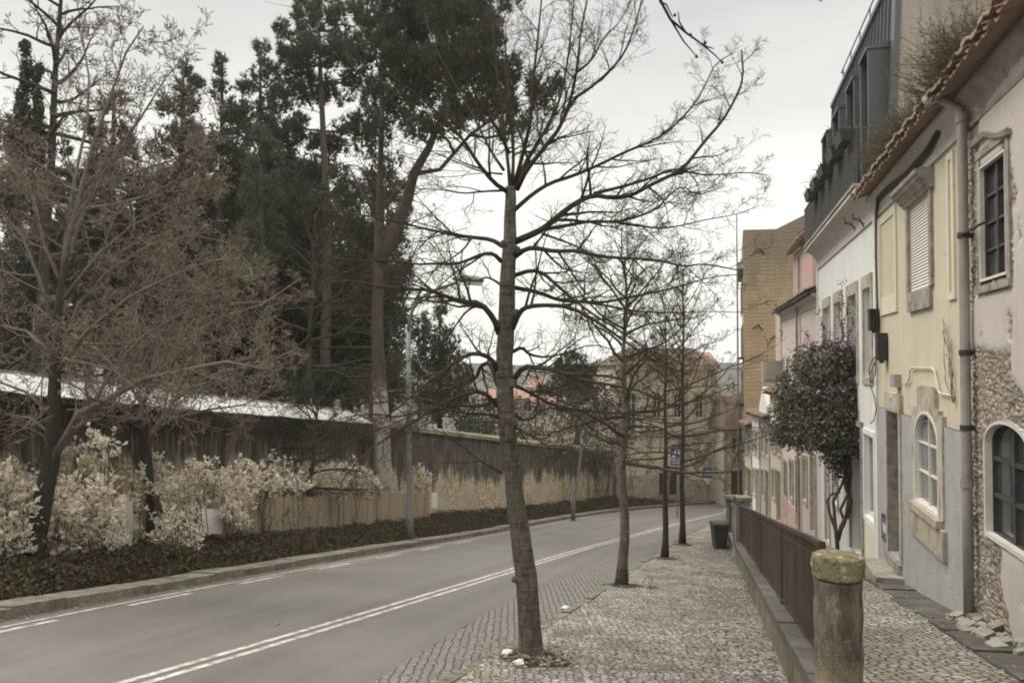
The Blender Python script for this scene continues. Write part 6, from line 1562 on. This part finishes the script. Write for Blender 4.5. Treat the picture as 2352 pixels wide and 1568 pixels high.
for k, (lb, Y, tr_, bl) in enumerate((
  ('broad dark evergreen low behind the leaning bare tree', 37, [(150, 930), (150, 650)], [(40, 620, 110, 110), (160, 600, 110, 110), (270, 640, 110, 110), (100, 760, 120, 80), (240, 780, 120, 80), (-20, 780, 90, 90), (350, 700, 80, 90)]),
  ('broad dark evergreen right of the small ragged pine', 46, [(480, 940), (480, 500)], [(420, 560, 90, 90), (520, 500, 90, 90), (480, 640, 110, 90), (590, 560, 90, 100), (560, 680, 100, 90), (640, 620, 90, 90), (600, 780, 100, 80), (480, 800, 100, 80)]),
  ('high dark evergreen screen behind the tall pine trunk', 48, [(730, 950), (730, 400)], [(700, 420, 60, 60), (640, 470, 70, 70), (760, 520, 60, 60), (690, 560, 90, 80), (790, 640, 90, 80), (720, 680, 90, 80), (850, 560, 60, 70), (880, 720, 70, 90), (660, 760, 90, 80), (760, 820, 110, 80), (870, 830, 80, 70), (650, 380, 50, 40), (900, 620, 44, 60), (905, 540, 30, 50)]),
  ('black understorey evergreen right against the park wall', 38, [(760, 960), (760, 850)], [(640, 890, 80, 50), (740, 880, 80, 60), (840, 900, 70, 50), (560, 880, 70, 50), (900, 900, 36, 60), (480, 870, 80, 50), (380, 860, 80, 50)]),
  ('dark evergreen peering between the two left bare crowns', 40, [(330, 930), (330, 450)], [(330, 440, 60, 60), (380, 500, 70, 70), (300, 560, 90, 80), (200, 480, 70, 70), (360, 620, 90, 80), (120, 420, 50, 60), (30, 450, 60, 70), (250, 400, 50, 40), (60, 350, 50, 40)]))):
    conifer('evergreen', lb, float(Y), tr_, bl, 160 + k, base=pb(Y), nl=.34, clump=.65, dens=.9, dy=2.5, K=8, core=1.6)
conifer('tall_pine', 'tall straight pine with see-through crown left of the umbrella pine', 38.0, [(748, 960), (745, 900), (750, 700), (752, 500), (742, 300), (735, 150), (728, -10)],
 [(700, 55, 50, 45), (672, 120, 42, 42), (760, 30, 70, 50), (625, 165, 38, 32), (735, 120, 70, 45), (665, 215, 45, 32), (800, 110, 50, 50), (765, 220, 45, 25), (720, 320, 45, 20), (680, 420, 45, 34), (800, 300, 38, 22), (690, -20, 50, 40), (640, 70, 14, 20), (860, 40, 50, 60), (720, 200, 60, 40), (830, 190, 50, 40), (760, 330, 60, 26), (730, 390, 60, 24), (700, 460, 60, 40), (800, 450, 50, 34), (690, 150, 50, 40), (760, 470, 60, 40), (780, 395, 30, 20), (690, 290, 30, 24)], 52, tm='barkP', tr=.3, base=pb(38), dens=.9, dead=40, nl=.28)
conifer('conifer', 'dark conifer with narrow tip between the cypress and the tall pine', 41.0, [(600, 930), (600, 600), (598, 300), (598, 110)],
 [(600, 115, 16, 30), (575, 190, 32, 40), (620, 210, 32, 40), (590, 290, 60, 60), (640, 330, 60, 60), (560, 390, 60, 60), (650, 420, 60, 60), (600, 480, 80, 80), (680, 520, 70, 60), (640, 240, 36, 34), (660, 290, 50, 40), (700, 380, 44, 44), (610, 560, 80, 60)], 53, base=pb(41), dy=1.5, nl=.3, clump=.5)
conifer('conifer', 'column-tipped conifer rising left of the grey sky gap', 36.0, [(508, 930), (508, 500), (510, 300), (510, 145)],
 [(511, 150, 17, 28), (510, 200, 25, 30), (530, 260, 35, 40), (480, 330, 36, 40), (530, 340, 50, 50), (470, 420, 60, 60), (520, 480, 70, 80), (440, 540, 60, 70), (500, 600, 80, 80), (590, 600, 60, 70), (550, 290, 40, 50), (560, 400, 50, 60), (450, 340, 40, 50), (430, 440, 50, 60), (400, 620, 80, 70)], 54, base=pb(36), dy=1.5, nl=.28, clump=.45)
conifer('cypress', 'greener dense cypress in front of the dark conifers', 30.0, [(600, 930), (600, 600), (602, 300)],
 [(598, 320, 26, 34), (585, 390, 32, 42), (572, 455, 32, 44), (625, 340, 26, 30), (612, 430, 36, 46), (560, 540, 40, 50), (610, 530, 45, 50), (590, 620, 55, 50)], 55, matn='needle_green', base=pb(30), dy=.7, nl=.17, clump=.3, dens=1.3, style='dense')
conifer('conifer', 'small ragged pine by itself above the left bare tree crown', 32.0, [(420, 930), (420, 600), (420, 300), (421, 145)],
 [(424, 160, 9, 18), (420, 205, 30, 22), (450, 190, 10, 18), (400, 250, 34, 22), (440, 245, 25, 25), (375, 245, 14, 10), (420, 300, 50, 32), (380, 340, 46, 34), (440, 380, 50, 50), (380, 440, 70, 60), (330, 520, 80, 80), (430, 520, 60, 70)], 56, base=pb(32), nl=.26, dy=1.2)
conifer('conifer', 'broad black conifer behind the crown of the leaning bare tree', 29.0, [(250, 930), (255, 500), (262, 215)],
 [(265, 240, 22, 34), (240, 300, 40, 34), (290, 310, 32, 34), (260, 370, 60, 44), (220, 440, 70, 60), (300, 450, 60, 60), (180, 540, 80, 70), (280, 560, 80, 80), (230, 670, 100, 80), (330, 680, 80, 80)], 57, base=pb(29), nl=.26, dy=1.2)
conifer('conifer', 'dark conifer at the left edge, shaggy and lower than the ivied snag', 26.0, [(80, 920), (85, 600), (92, 250)],
 [(95, 290, 24, 36), (130, 340, 34, 34), (60, 370, 50, 50), (120, 430, 60, 50), (40, 480, 70, 60), (100, 540, 80, 60), (30, 620, 80, 70), (130, 650, 80, 80), (60, 750, 100, 70), (170, 760, 80, 70), (10, 300, 30, 50)], 58, base=pb(26), nl=.24, dy=1.0)
for k, (lb, Y, tr_, bl) in enumerate((
  ('dense evergreen filling the gap under the tall pine', 43, [(690, 950), (690, 620)], [(700, 620, 80, 70), (640, 700, 90, 80), (740, 720, 90, 80), (620, 800, 90, 70), (700, 840, 90, 60), (560, 720, 70, 80), (700, 520, 50, 50)]),
  ('evergreen thicket low behind the pale sheet coping', 40, [(530, 940), (530, 720)], [(520, 760, 90, 80), (450, 700, 90, 80), (600, 850, 80, 60), (430, 820, 100, 70), (540, 860, 80, 60), (360, 780, 80, 80)]),
  ('tall dark evergreen hugging the umbrella pine trunk', 40, [(890, 960), (890, 450)], [(880, 385, 45, 45), (850, 330, 36, 36), (918, 440, 30, 44), (820, 500, 50, 50), (885, 450, 40, 60), (915, 520, 38, 50), (880, 560, 60, 60), (905, 650, 50, 70), (860, 680, 60, 80), (905, 760, 45, 70), (850, 800, 70, 70), (910, 860, 40, 60), (840, 430, 30, 40), (820, 620, 60, 60)]),
  ('dark evergreen right of the tall pine trunk', 44, [(805, 960), (805, 560)], [(800, 560, 60, 60), (770, 640, 70, 70), (830, 720, 70, 70), (780, 780, 80, 70), (800, 860, 90, 50), (745, 600, 50, 60)]),
  ('dark evergreen mass at the left behind both bare trees', 34, [(200, 930), (200, 700)], [(200, 760, 120, 80), (90, 820, 110, 60), (320, 830, 110, 60), (20, 700, 90, 80), (0, 840, 80, 60)]))):
    conifer('evergreen', lb, float(Y), tr_, bl, 60 + k, base=pb(Y), nl=.32, clump=.6, dens=1.0, dy=2.5, K=8)
conifer('evergreen', 'rounded greyish evergreen beyond the first lamp post', 52.0, [(1010, 990), (1010, 750)], [(1000, 790, 50, 60), (1035, 830, 42, 55), (980, 860, 50, 60), (1030, 900, 50, 50), (970, 760, 30, 50), (1000, 930, 60, 40), (1011, 700, 11, 20), (1008, 725, 20, 18), (1060, 880, 30, 50)], 71, matn='needle_far', base=pb(52), nl=.28, clump=.5, dy=1.5)
conifer('evergreen', 'far dark cedar with flat tiers behind the main street tree', 66.0, [(1325, 940), (1325, 815)], [(1325, 822, 32, 10), (1300, 845, 45, 14), (1350, 848, 40, 14), (1320, 872, 60, 16), (1290, 900, 60, 16), (1350, 905, 50, 18)], 72, matn='needle_far', base=-6, nl=.4, clump=.6, dy=1.5)
def leafy(name, label, Y, bl, seed, m, size, dens, base, group=None, stemm='stem', dy=.5, cat='shrub', stems=6, twig=False):
    rs = np.random.RandomState(seed); B = blobs3(bl, Y, rs, dy); c0 = B[0][0]; gz = base if base is not None else G(c0[0], Y)
    t = thing(name, label, cat, (c0[0], Y, gz), group); C = []; D = []
    mb = MB()
    for c, r in B:
        n = int(dens * (r[0] * r[2]) / size ** 2); nk = max(3, n // 14); k = c + in_ball(nk, rs, .25) * r * np.array([1, 1, 1.0])
        if twig:
            for q in k:
                d_ = unit(np.array([rs.normal() * .6, rs.normal() * .6, rs.uniform(-.1, 1.2)])); ln = size * rs.uniform(2.2, 5.5); w = unit(rs.normal(size=3)); p = [q - d_ * ln * .5]
                for j in range(4): d_ = unit(d_ + w * .22 + rs.normal(size=3) * .12); p.append(p[-1] + d_ * ln / 4)
                mb.tube(p, [.006, .005, .004, .003, .002], 3, cap=False)
                if rs.uniform() < .12: continue
                for j in range(int(rs.uniform(7, 18))):
                    f = rs.uniform(.15, 1) * 4; i0 = min(3, int(f)); s_ = p[i0] + (p[i0 + 1] - p[i0]) * (f - i0); e = unit(d_ * .5 + rs.normal(size=3)); C.append(s_ + e * size * .45); D.append(e)
        else:
            C.append(np.repeat(k, 14, 0) + rs.normal(size=(nk * 14, 3)) * size * 1.5)
        for i in range(stems): limb(mb, (c[0] + rs.uniform(-.5, .5) * r[0], c[1], gz), k[rs.randint(nk)], .014, .005, rs, -.02, 4, 4)
    if twig:
        C = np.array(C); D = np.array(D); n = len(C); S = unit(np.cross(D, rs.normal(size=(n, 3)))); N = np.cross(D, S); l = size * rs.uniform(.35, 1.35, (n, 1)) ; w = l * rs.uniform(.35, .62, (n, 1))
        V = np.stack([C - D * l * .5, C + S * w * .5 + N * l * .16, C + D * l * .5 + N * l * .08, C - S * w * .5 + N * l * .16], 1).reshape(-1, 3); Fc = np.arange(len(V)).reshape(-1, 4)
    else:
        C = np.concatenate(C); V, Fc = leaf_quads(C, size, rs)
    np_mesh('foliage', V, Fc, M[m], t); mb.build('stems', M[stemm], t)
    return t
leafy('shrub_tree', 'dark evergreen bank hiding the foot of the far red-roofed houses', 53.0, [(1060, 965, 40, 24), (1110, 950, 50, 26), (1170, 935, 50, 26), (1230, 925, 50, 20), (1150, 975, 70, 30), (1060, 930, 30, 26), (1300, 915, 50, 22), (1370, 930, 50, 40), (1400, 900, 30, 40), (1330, 960, 50, 30)], 170, 'needle_far', .26, 12, -7, dy=1.5, cat='tree')
leafy('shrub_tree', 'lime green broadleaf crown above the mossy wall', 50.0, [(1270, 975, 60, 34), (1225, 985, 40, 30), (1320, 985, 50, 30), (1250, 1010, 60, 22), (1340, 1010, 40, 22), (1200, 1005, 30, 18)], 73, 'leaf_far', .24, 11, -7, dy=1, cat='tree')
leafy('shrub_tree', 'dark far shrubbery under the red roofs', 58.0, [(1130, 955, 70, 35), (1190, 940, 50, 30), (1090, 990, 50, 30), (1160, 985, 60, 30), (1350, 950, 50, 30), (1390, 970, 40, 40), (1400, 930, 30, 30), (1300, 940, 50, 30), (1080, 930, 30, 30), (1440, 990, 40, 40), (1070, 960, 30, 40), (1250, 945, 40, 20)], 74, 'needle_far', .26, 12, -7, dy=2, cat='tree')
leafy('shrub_tree', 'dark bush spilling over the end of the old wall', 54.5, [(1372, 1035, 30, 34), (1392, 1065, 22, 34), (1350, 1020, 26, 24), (1400, 1020, 24, 30)], 75, 'needle', .2, 12, -7.5, dy=.5)
# ivied bare snag in the top left corner
bare_tree('bare snag with ivy-wrapped trunk at the top left', (-14.0, 23.5, 1.2), 13.5, (.6, 0), 36, .2, 3.6, None, tm='barkK', bm='barkK', first=.45, nl=26, rise=(0, .7), rmin=.008, pn=(7, 5, 3), name='park_tree')
o = [x for x in bpy.data.objects if x.get('label', '').startswith('bare snag')][0]
rs = np.random.RandomState(3); C = []
for (x, y, rx, ry) in ((60, 170, 14, 60), (52, 250, 18, 60), (84, 170, 12, 20), (92, 160, 10, 16), (88, 250, 12, 50), (58, 110, 14, 20), (40, 330, 26, 60), (80, 330, 24, 60), (82, 210, 10, 30)):
    c = np.array(P(x, y, 23.5)); k = 23.5 / F; C.append(c + in_ball(int(rx * ry * .9), rs) * np.array([rx * k, rx * k, ry * k]))
V, Fc = leaf_quads(np.concatenate(C), .12, rs); np_mesh('ivy', V, Fc, M['needle'], o)

# ------------------------------------------------------------------ cream-leaved shrubs, ivy bank
GS = 'cream-leaved shrubs along the left bank'
sh = [('cut by the left frame edge, in front of the boards', 13.9, [(-10, 1110, 50, 50), (30, 1160, 50, 60), (0, 1230, 50, 60), (45, 1240, 40, 50)]),
 ('right of the pale door panel at the second trunk foot', 17.4, [(300, 1160, 26, 50), (290, 1230, 36, 50), (318, 1120, 20, 30)]),
 ('low, between the second bare trunk and the white sheet', 17.5, [(390, 1210, 40, 50), (420, 1250, 36, 36), (375, 1260, 30, 30)]),
 ('below right of the white sheet', 19.6, [(535, 1180, 26, 36), (550, 1200, 26, 26)]),
 ('arching over the boards left of the pine trunk', 26.8, [(770, 1080, 36, 24), (810, 1085, 30, 22), (740, 1090, 30, 26)]),
 ('at the left frame edge behind the leaning trunk', 15.2, [(20, 1120, 60, 60), (30, 1190, 70, 70), (-20, 1160, 60, 80), (90, 1130, 40, 50)]),
 ('low, behind the foot of the leaning trunk', 14.9, [(40, 1250, 60, 45), (120, 1220, 50, 60), (150, 1160, 40, 60)]),
 ('tallest of the cream ones, right of the leaning trunk', 16.2, [(220, 1045, 38, 42), (180, 1030, 22, 26), (205, 1100, 45, 35), (235, 1010, 30, 14)]),
 ('wide and dense between the two bare trunks', 15.4, [(200, 1150, 60, 60), (180, 1230, 70, 60), (240, 1210, 50, 60)]),
 ('sparse, just left of the second bare trunk', 18.7, [(290, 1110, 38, 40), (310, 1190, 30, 50), (290, 1250, 40, 30)]),
 ('behind the foot of the second bare trunk', 18.8, [(350, 1080, 26, 36), (375, 1150, 36, 50), (370, 1230, 40, 40)]),
 ('rounded, left of the white sheet', 18.5, [(420, 1130, 42, 42), (430, 1200, 44, 40), (455, 1075, 30, 26)]),
 ('behind and above the white sheet', 20.0, [(490, 1110, 42, 38), (500, 1160, 40, 22), (545, 1130, 34, 40)]),
 ('right of the white sheet, top above the board fence', 21.5, [(560, 1085, 40, 32), (600, 1105, 44, 32), (550, 1165, 34, 40)]),
 ('spiky-topped above the middle of the board fence', 23.5, [(640, 1090, 36, 30), (680, 1110, 42, 28), (612, 1060, 14, 22)]),
 ('above the board fence left of the drooping bare tree', 25.5, [(730, 1095, 40, 28), (770, 1110, 40, 26), (700, 1075, 24, 18)]),
 ('hanging over the board fence by the pine trunk', 28.0, [(815, 1095, 32, 22), (850, 1110, 28, 20)]),
 ('right of the first lamp post against the wall', 32.5, [(970, 1095, 22, 26), (962, 1125, 12, 20)])]
for k, (lb, Y, bl) in enumerate(sh):
    leafy('cream_shrub', 'cream-leaved shrub ' + lb, Y, bl, 80 + k, 'leaf_cream', .12, 52, None, GS, dy=.35, stems=7, twig=True)
leafy('dark_shrub', 'low dark leafy shrub at the edge of the ivy bank before the board fence', 21.0, [(620, 1195, 36, 18), (680, 1190, 40, 20), (580, 1205, 30, 14), (720, 1195, 30, 14)], 99, 'boug', .07, 3, None, dy=.3)
rs = np.random.RandomState(5); n = 150000; ys_ = 9.5 + (57 - 9.5) * rs.uniform(0, 1, n) ** 1.7; f_ = rs.uniform(0, 1, n)
C = []
for y, f in zip(ys_, f_):
    a, b = wallL(y) + .2, kerbL(y) - .56; x = a + (b - a) * f; hmax = (.34 + .2 * mnoise.noise(Vector((x, y, 0)))) * min(1, (1 - f) * 5 + .25)
    C.append((x, y, G(x, y) + .02 + .2 * (1 - f) + rs.uniform(0, 1) * max(.04, hmax)))
C = np.array(C); V, Fc = leaf_quads(C, .068, rs, updir=.0, aspect=.8); tag(np_mesh('ivy_ground_cover', V, Fc, M['ivy'], loc=(float(C[0][0]), float(C[0][1]), float(C[0][2]))), 'low dark green ivy covering the bank between kerb and board fence', 'ivy', kind='stuff')
# moss and trailing twigs under the wall coping
rs = np.random.RandomState(15); mb = MB()
for i in range(2600):
    y = 9 + (33 - 9) * rs.uniform() ** 1.2; x = wallL(y) + .1 + rs.uniform(-.05, .25); z = wtop(y) - rs.uniform(.04, .3)
    d_ = np.array([rs.normal() * .25 + .05, rs.normal() * .35, -rs.uniform(.1, .5)]); mb.tube([(x, y, z), (x + d_[0] * .5 + .08, y + d_[1] * .5, z + .03 + d_[2] * .4), (x + d_[0], y + d_[1], z + d_[2] * 1.3)], [.009, .007, .003], 3, cap=False)
tag(mb.build('dead_creeper', M['barkK'], loc=(wallL(20), 20, wtop(20))), 'tangle of dead creeper hanging under the pale sheet coping of the wall', 'creeper', kind='stuff')

# ------------------------------------------------------------------ bougainvillea
f1x = 22.5
bg_ = thing('bougainvillea', 'big dark bougainvillea with magenta bracts and twisted trunk before the white house', 'bougainvillea', (f1.at(3.2, 0, .8).x, f1.at(3.2, 0, .8).y, f1.g(3.2)))
BY = f1.at(3.2, 0, .8).y
rs = np.random.RandomState(44)
bl = [(1900, 840, 70, 55, 0), (1860, 900, 75, 70, .6), (1930, 900, 60, 70, -.2), (1960, 960, 45, 60, -.5), (1900, 980, 80, 60, 0), (1830, 960, 60, 60, 1.0), (1800, 990, 38, 36, 1.4), (1945, 830, 38, 40, -.2), (1970, 1010, 34, 34, -.6), (1870, 1010, 60, 34, .4), (1850, 830, 32, 34, .8), (1985, 900, 18, 70, -.8), (1915, 1045, 30, 22, 0), (1925, 1080, 14, 30, 0)]
C = []; mb = MB()
for x, y, rx, ry, o in bl:
    Y = BY + o; c = np.array(P(x, y, Y)); k = Y / F; r = np.array([rx * k, min(rx * k, .75), ry * k]); n = int(rx * ry * .85); kk = max(3, n // 12)
    q = c + in_ball(kk, rs, .45) * r; C.append(np.repeat(q, 12, 0) + rs.normal(size=(kk * 12, 3)) * .07)
C = np.concatenate(C); V, Fc = leaf_quads(C, .088, rs, aspect=.65); np_mesh('foliage', V, Fc, M['boug'], bg_)
sp = []; tips = []
for x0, y0, x1, y1 in ((1890, 800, 1895, 745), (1930, 790, 1935, 650), (1905, 800, 1880, 715), (1950, 800, 1960, 720), (1925, 800, 1945, 700), (1870, 810, 1850, 760), (1940, 790, 1925, 690)):
    p, q = np.array(P(x0, y0, BY)), np.array(P(x1, y1, BY)); pts = limb(mb, p, q, .014, .004, rs, .03, 6, 4)
    for a in pts[1:]: tips.append(np.array(a) + rs.normal(size=(14, 3)) * .05)
V, Fc = leaf_quads(np.concatenate(tips), .06, rs); np_mesh('shoots', V, Fc, M['leaf_far'], bg_)
mb.build('shoot_stems', M['stem'], bg_)
C = []
for x, y, n in ((1860, 785, 16), (1835, 815, 22), (1905, 765, 40), (1955, 785, 40), (1970, 770, 14), (1925, 795, 14), (1975, 870, 12), (1915, 885, 14), (1930, 895, 12), (1900, 905, 10), (1965, 945, 14), (1975, 955, 22), (1990, 1000, 20), (1985, 1020, 16), (1978, 1015, 18), (1880, 775, 14), (1965, 985, 6), (1840, 880, 6), (1822, 800, 10), (1945, 850, 4), (1900, 960, 3), (1925, 985, 3)):
    c = np.array(P(x, y, BY - .95)); C.append(c + rs.normal(size=(int(n * 1.0), 3)) * np.array([.10, .1, .08]))
V, Fc = leaf_quads(np.concatenate(C), .06, rs, aspect=.8); np_mesh('bracts', V, Fc, M['bract'], bg_)
C = []
for x, y, n in ((1998, 905, 26), (2000, 915, 18), (1995, 1028, 12), (1850, 1035, 16), (1880, 1030, 10), (1870, 805, 10)):
    c = np.array(P(x, y, BY - .75)); C.append(c + rs.normal(size=(n, 3)) * np.array([.07, .07, .09]))
V, Fc = leaf_quads(np.concatenate(C), .06, rs, aspect=.8); np_mesh('pale_bracts', V, Fc, M['bract_pale'], bg_)
mb = MB()
def BP(pts, o=0): return [P(x, y, BY + o) for x, y in pts]
Gb = f1.g(3.2); zg = P(1925, 1250, BY).z
for pts, r, o in (([(1925, 1262), (1924, 1235), (1915, 1205), (1905, 1175), (1900, 1150), (1908, 1135), (1930, 1130)], .045, 0), ([(1924, 1240), (1932, 1210), (1944, 1185), (1950, 1150), (1948, 1100), (1940, 1050), (1930, 1000)], .065, .05), ([(1925, 1245), (1918, 1200), (1914, 1150), (1935, 1110), (1950, 1060), (1945, 1000)], .05, -.08),
                  ([(1928, 1225), (1940, 1200), (1930, 1170), (1945, 1140), (1955, 1090), (1950, 1030)], .045, .1), ([(1945, 1190), (1955, 1150), (1942, 1120), (1938, 1070), (1950, 1020)], .05, -.1), ([(1950, 1060), (1930, 1010), (1900, 960), (1870, 900)], .05, 0), ([(1945, 1040), (1960, 980), (1950, 900), (1930, 840)], .05, 0), ([(1940, 1020), (1890, 990), (1830, 960)], .04, .3)):
    q = BP(pts, o); q[0] = Vector((q[0].x, q[0].y, G(q[0].x, q[0].y) + .45)) if pts[0][1] > 1240 else q[0]
    mb.tube(q, [r * (1 - .45 * i / (len(q) - 1)) for i in range(len(q))], 8)
mb.build('trunk', M['stem'], bg_, smooth=True)

# dry weeds growing on the tiled eaves
def weeds(label, pts, seed, n, h, o=.35, Ff=f0):
    rs = np.random.RandomState(seed); c = Ff.at(*Ff.sz(*pts[0], o), o); t = thing('roof_weeds', label, 'weeds', tuple(c), 'dry weeds on the tiled eaves'); mb = MB(); L = []
    for i in range(n):
        k = rs.uniform(0, len(pts) - 1.001); a = int(k); x = pts[a][0] + (pts[a + 1][0] - pts[a][0]) * (k - a); y = pts[a][1] + (pts[a + 1][1] - pts[a][1]) * (k - a)
        oo = o - rs.uniform(0, .5); q = np.array(Ff.at(Ff.s(x, o), EZ + .18 + (o - oo) * .3, oo)); d_ = unit(np.array([rs.normal() * .7 - .35, rs.normal() * .6, rs.uniform(.2, 1.2)])); l = h * rs.uniform(.4, 1.1); p = [q]
        for s in range(4): d_ = unit(d_ + rs.normal(size=3) * .2); p.append(p[-1] + d_ * l / 4)
        mb.tube(p, [.007, .006, .005, .004, .002], 3, cap=False)
        for s in range(1, 5):
            for _ in range(2):
                e = unit(d_ + rs.normal(size=3) * .8); mb.tube([p[s], p[s] + e * l * .22], [.004, .002], 3, cap=False); L.append(p[s] + e * l * .2)
    mb.build('stems', M['dryweed'], t); V, Fc = leaf_quads(np.array(L), .03, rs); np_mesh('seed_heads', V, Fc, M['dryweed'], t)
weeds('dense dry bush on the tiled eave below the beige gable', [(2220, 135), (2180, 180), (2130, 245)], 1, 360, .72)
weeds('thinner dry weeds midway down the tiled eave', [(2130, 250), (2090, 300), (2060, 340)], 2, 260, .55)
weeds('dry weeds spilling over the lower end of the tiled eave by the balcony', [(2060, 340), (2030, 385), (2003, 425)], 3, 380, .6)

# ------------------------------------------------------------------ litter, tree pits, small scraps
def litter_at(n, seed, fn, size, label, m='litter', kind='stuff', name='leaf_litter'):
    rs = np.random.RandomState(seed); C = []
    for i in range(n):
        x, y, o = fn(rs); C.append((x, y, G(x, y) + o + .008 + rs.uniform(0, .015)))
    C = np.array(C); k = len(C); a = rs.uniform(0, 6.28, k); D = np.stack([np.cos(a), np.sin(a), rs.normal(size=k) * .22], 1); S = np.stack([-np.sin(a), np.cos(a), rs.normal(size=k) * .3], 1); l = size * rs.uniform(.5, 1.2, (k, 1))
    V = np.stack([C - D * l * .5, C + S * l * .32, C + D * l * .5, C - S * l * .32], 1).reshape(-1, 3); V[:, 2] = np.maximum(V[:, 2], np.repeat(C[:, 2], 4) - .004)
    tag(np_mesh(name, V, np.arange(len(V)).reshape(-1, 4), M[m], loc=tuple(float(v) for v in C[0])), label, 'leaves', kind=kind)
def fa(rs):
    y = 5 + 28 * rs.uniform() ** 1.6; w = wallR(y) - pave(y); x = wallR(y) - abs(rs.normal()) * .3 * w if rs.uniform() < .75 else pave(y) + w * rs.uniform(); return min(x, wallR(y) - .02), y, .02
litter_at(6500, 1, fa, .075, 'brown fallen leaves drifted along the low wall on the pavement')
litter_at(650, 2, lambda rs: ((lambda a, r: (.35 + math.cos(a) * r * 1.2, 9.55 + math.sin(a) * r, .05))(rs.uniform(0, 6.28), (.15 + .75 * rs.uniform() ** 1.5))), .07, 'brown leaves heaped round the foot of the nearest street tree')
litter_at(500, 3, lambda rs: ((lambda y: (facX(y) - .75 + rs.normal() * .12, y, .53))(4 + 11 * rs.uniform())), .05, 'small leaves caught along the dark slabs of the raised walkway')
litter_at(700, 4, lambda rs: ((lambda y: (kerbL(y) + .06 + abs(rs.normal()) * .09, y, -.09))(9 + 20 * rs.uniform())), .05, 'leaf crumbs in the gutter of the left kerb')
for k, (x, y, r, lb) in enumerate(((.32, 9.6, .5, 'nearest'), (2.4, 16.8, .42, 'second'), (4.5, 23.5, .4, 'third'), (6.3, 29.5, .4, 'farthest'))):
    mb = MB(); n = 26; b = 0; C0 = (x, y, G(x, y) + .05); V = [C0]; rr = random.Random(k)
    for ring, (f, h) in enumerate(((.5, .04), (1, -.02))):
        for i in range(n):
            a = 2 * math.pi * i / n; q = r * f * (1 + .35 * mnoise.noise(Vector((math.cos(a) * 1.5, math.sin(a) * 1.5, k * 7.0))) + rr.uniform(-.1, .1)); xx, yy = x + q * math.cos(a) * 1.1, y + q * math.sin(a); V.append((xx, yy, G(xx, yy) + h + rr.uniform(-.006, .006) * (f < 1)))
    mb.add(V, [(0, 1 + i, 1 + (i + 1) % n) for i in range(n)] + [(1 + i, 1 + n + i, 1 + n + (i + 1) % n, 1 + (i + 1) % n) for i in range(n)])
    tag(mb.build('tree_pit', M['soil'], smooth=True), kind='structure')
for k, (x, y, lb) in enumerate(((1165, 1508, 'white paper scrap left of the nearest trunk'), (1192, 1535, 'crumpled paper scrap before the nearest trunk'), (1298, 1392, 'white scrap lying in the setts by the kerb'))):
    Yq = (9.6, 9.1, 14.0)[k]; q = P(x, y, Yq); z = G(q.x, Yq) + (.05 if k < 2 else -.07); mb = MB(); mb.lathe((q.x, Yq, z), [(.06, 0), (.075, .012), (.05, .03), (.01, .035)], 8, .3, k); tag(mb.build('paper_scrap', M['litterwhite'], loc=(q.x, Yq, z)), lb, 'litter')
leafy('weed_tuft', 'small lime weed growing right of the second street tree foot', 16.4, [(1495, 1338, 9, 10)], 120, 'leaf_lime', .05, 3, None, dy=.05, stems=4)
leafy('weed_tuft', 'green weed at the foot of the drainpipe', 10.3, [(2190, 1432, 22, 9)], 121, 'ivy', .05, 3, G(5.9, 10.3) + .5, dy=.05, stems=4)
leafy('weed_tuft', 'weed at the foot of the white house behind the stone post', 15.9, [(1990, 1305, 16, 10)], 122, 'ivy', .05, 3, G(7, 15.9) + .5, dy=.05, stems=4)

# ------------------------------------------------------------------ thin haze volume, added to lift the tree blacks and fade the hill
hz = MB(); hz.box(-130, 130, -30, 190, -24, 26)
m = bpy.data.materials.new('thin_haze'); m.use_nodes = True; t = m.node_tree; t.nodes.clear()
v = nd(t, 'ShaderNodeVolumePrincipled', {'Color': (.95, .93, .9, 1), 'Density': .0005, 'Anisotropy': 0.2}); nd(t, 'ShaderNodeOutputMaterial', {'Volume': v.outputs[0]})
tag(hz.build('haze', m), kind='stuff')
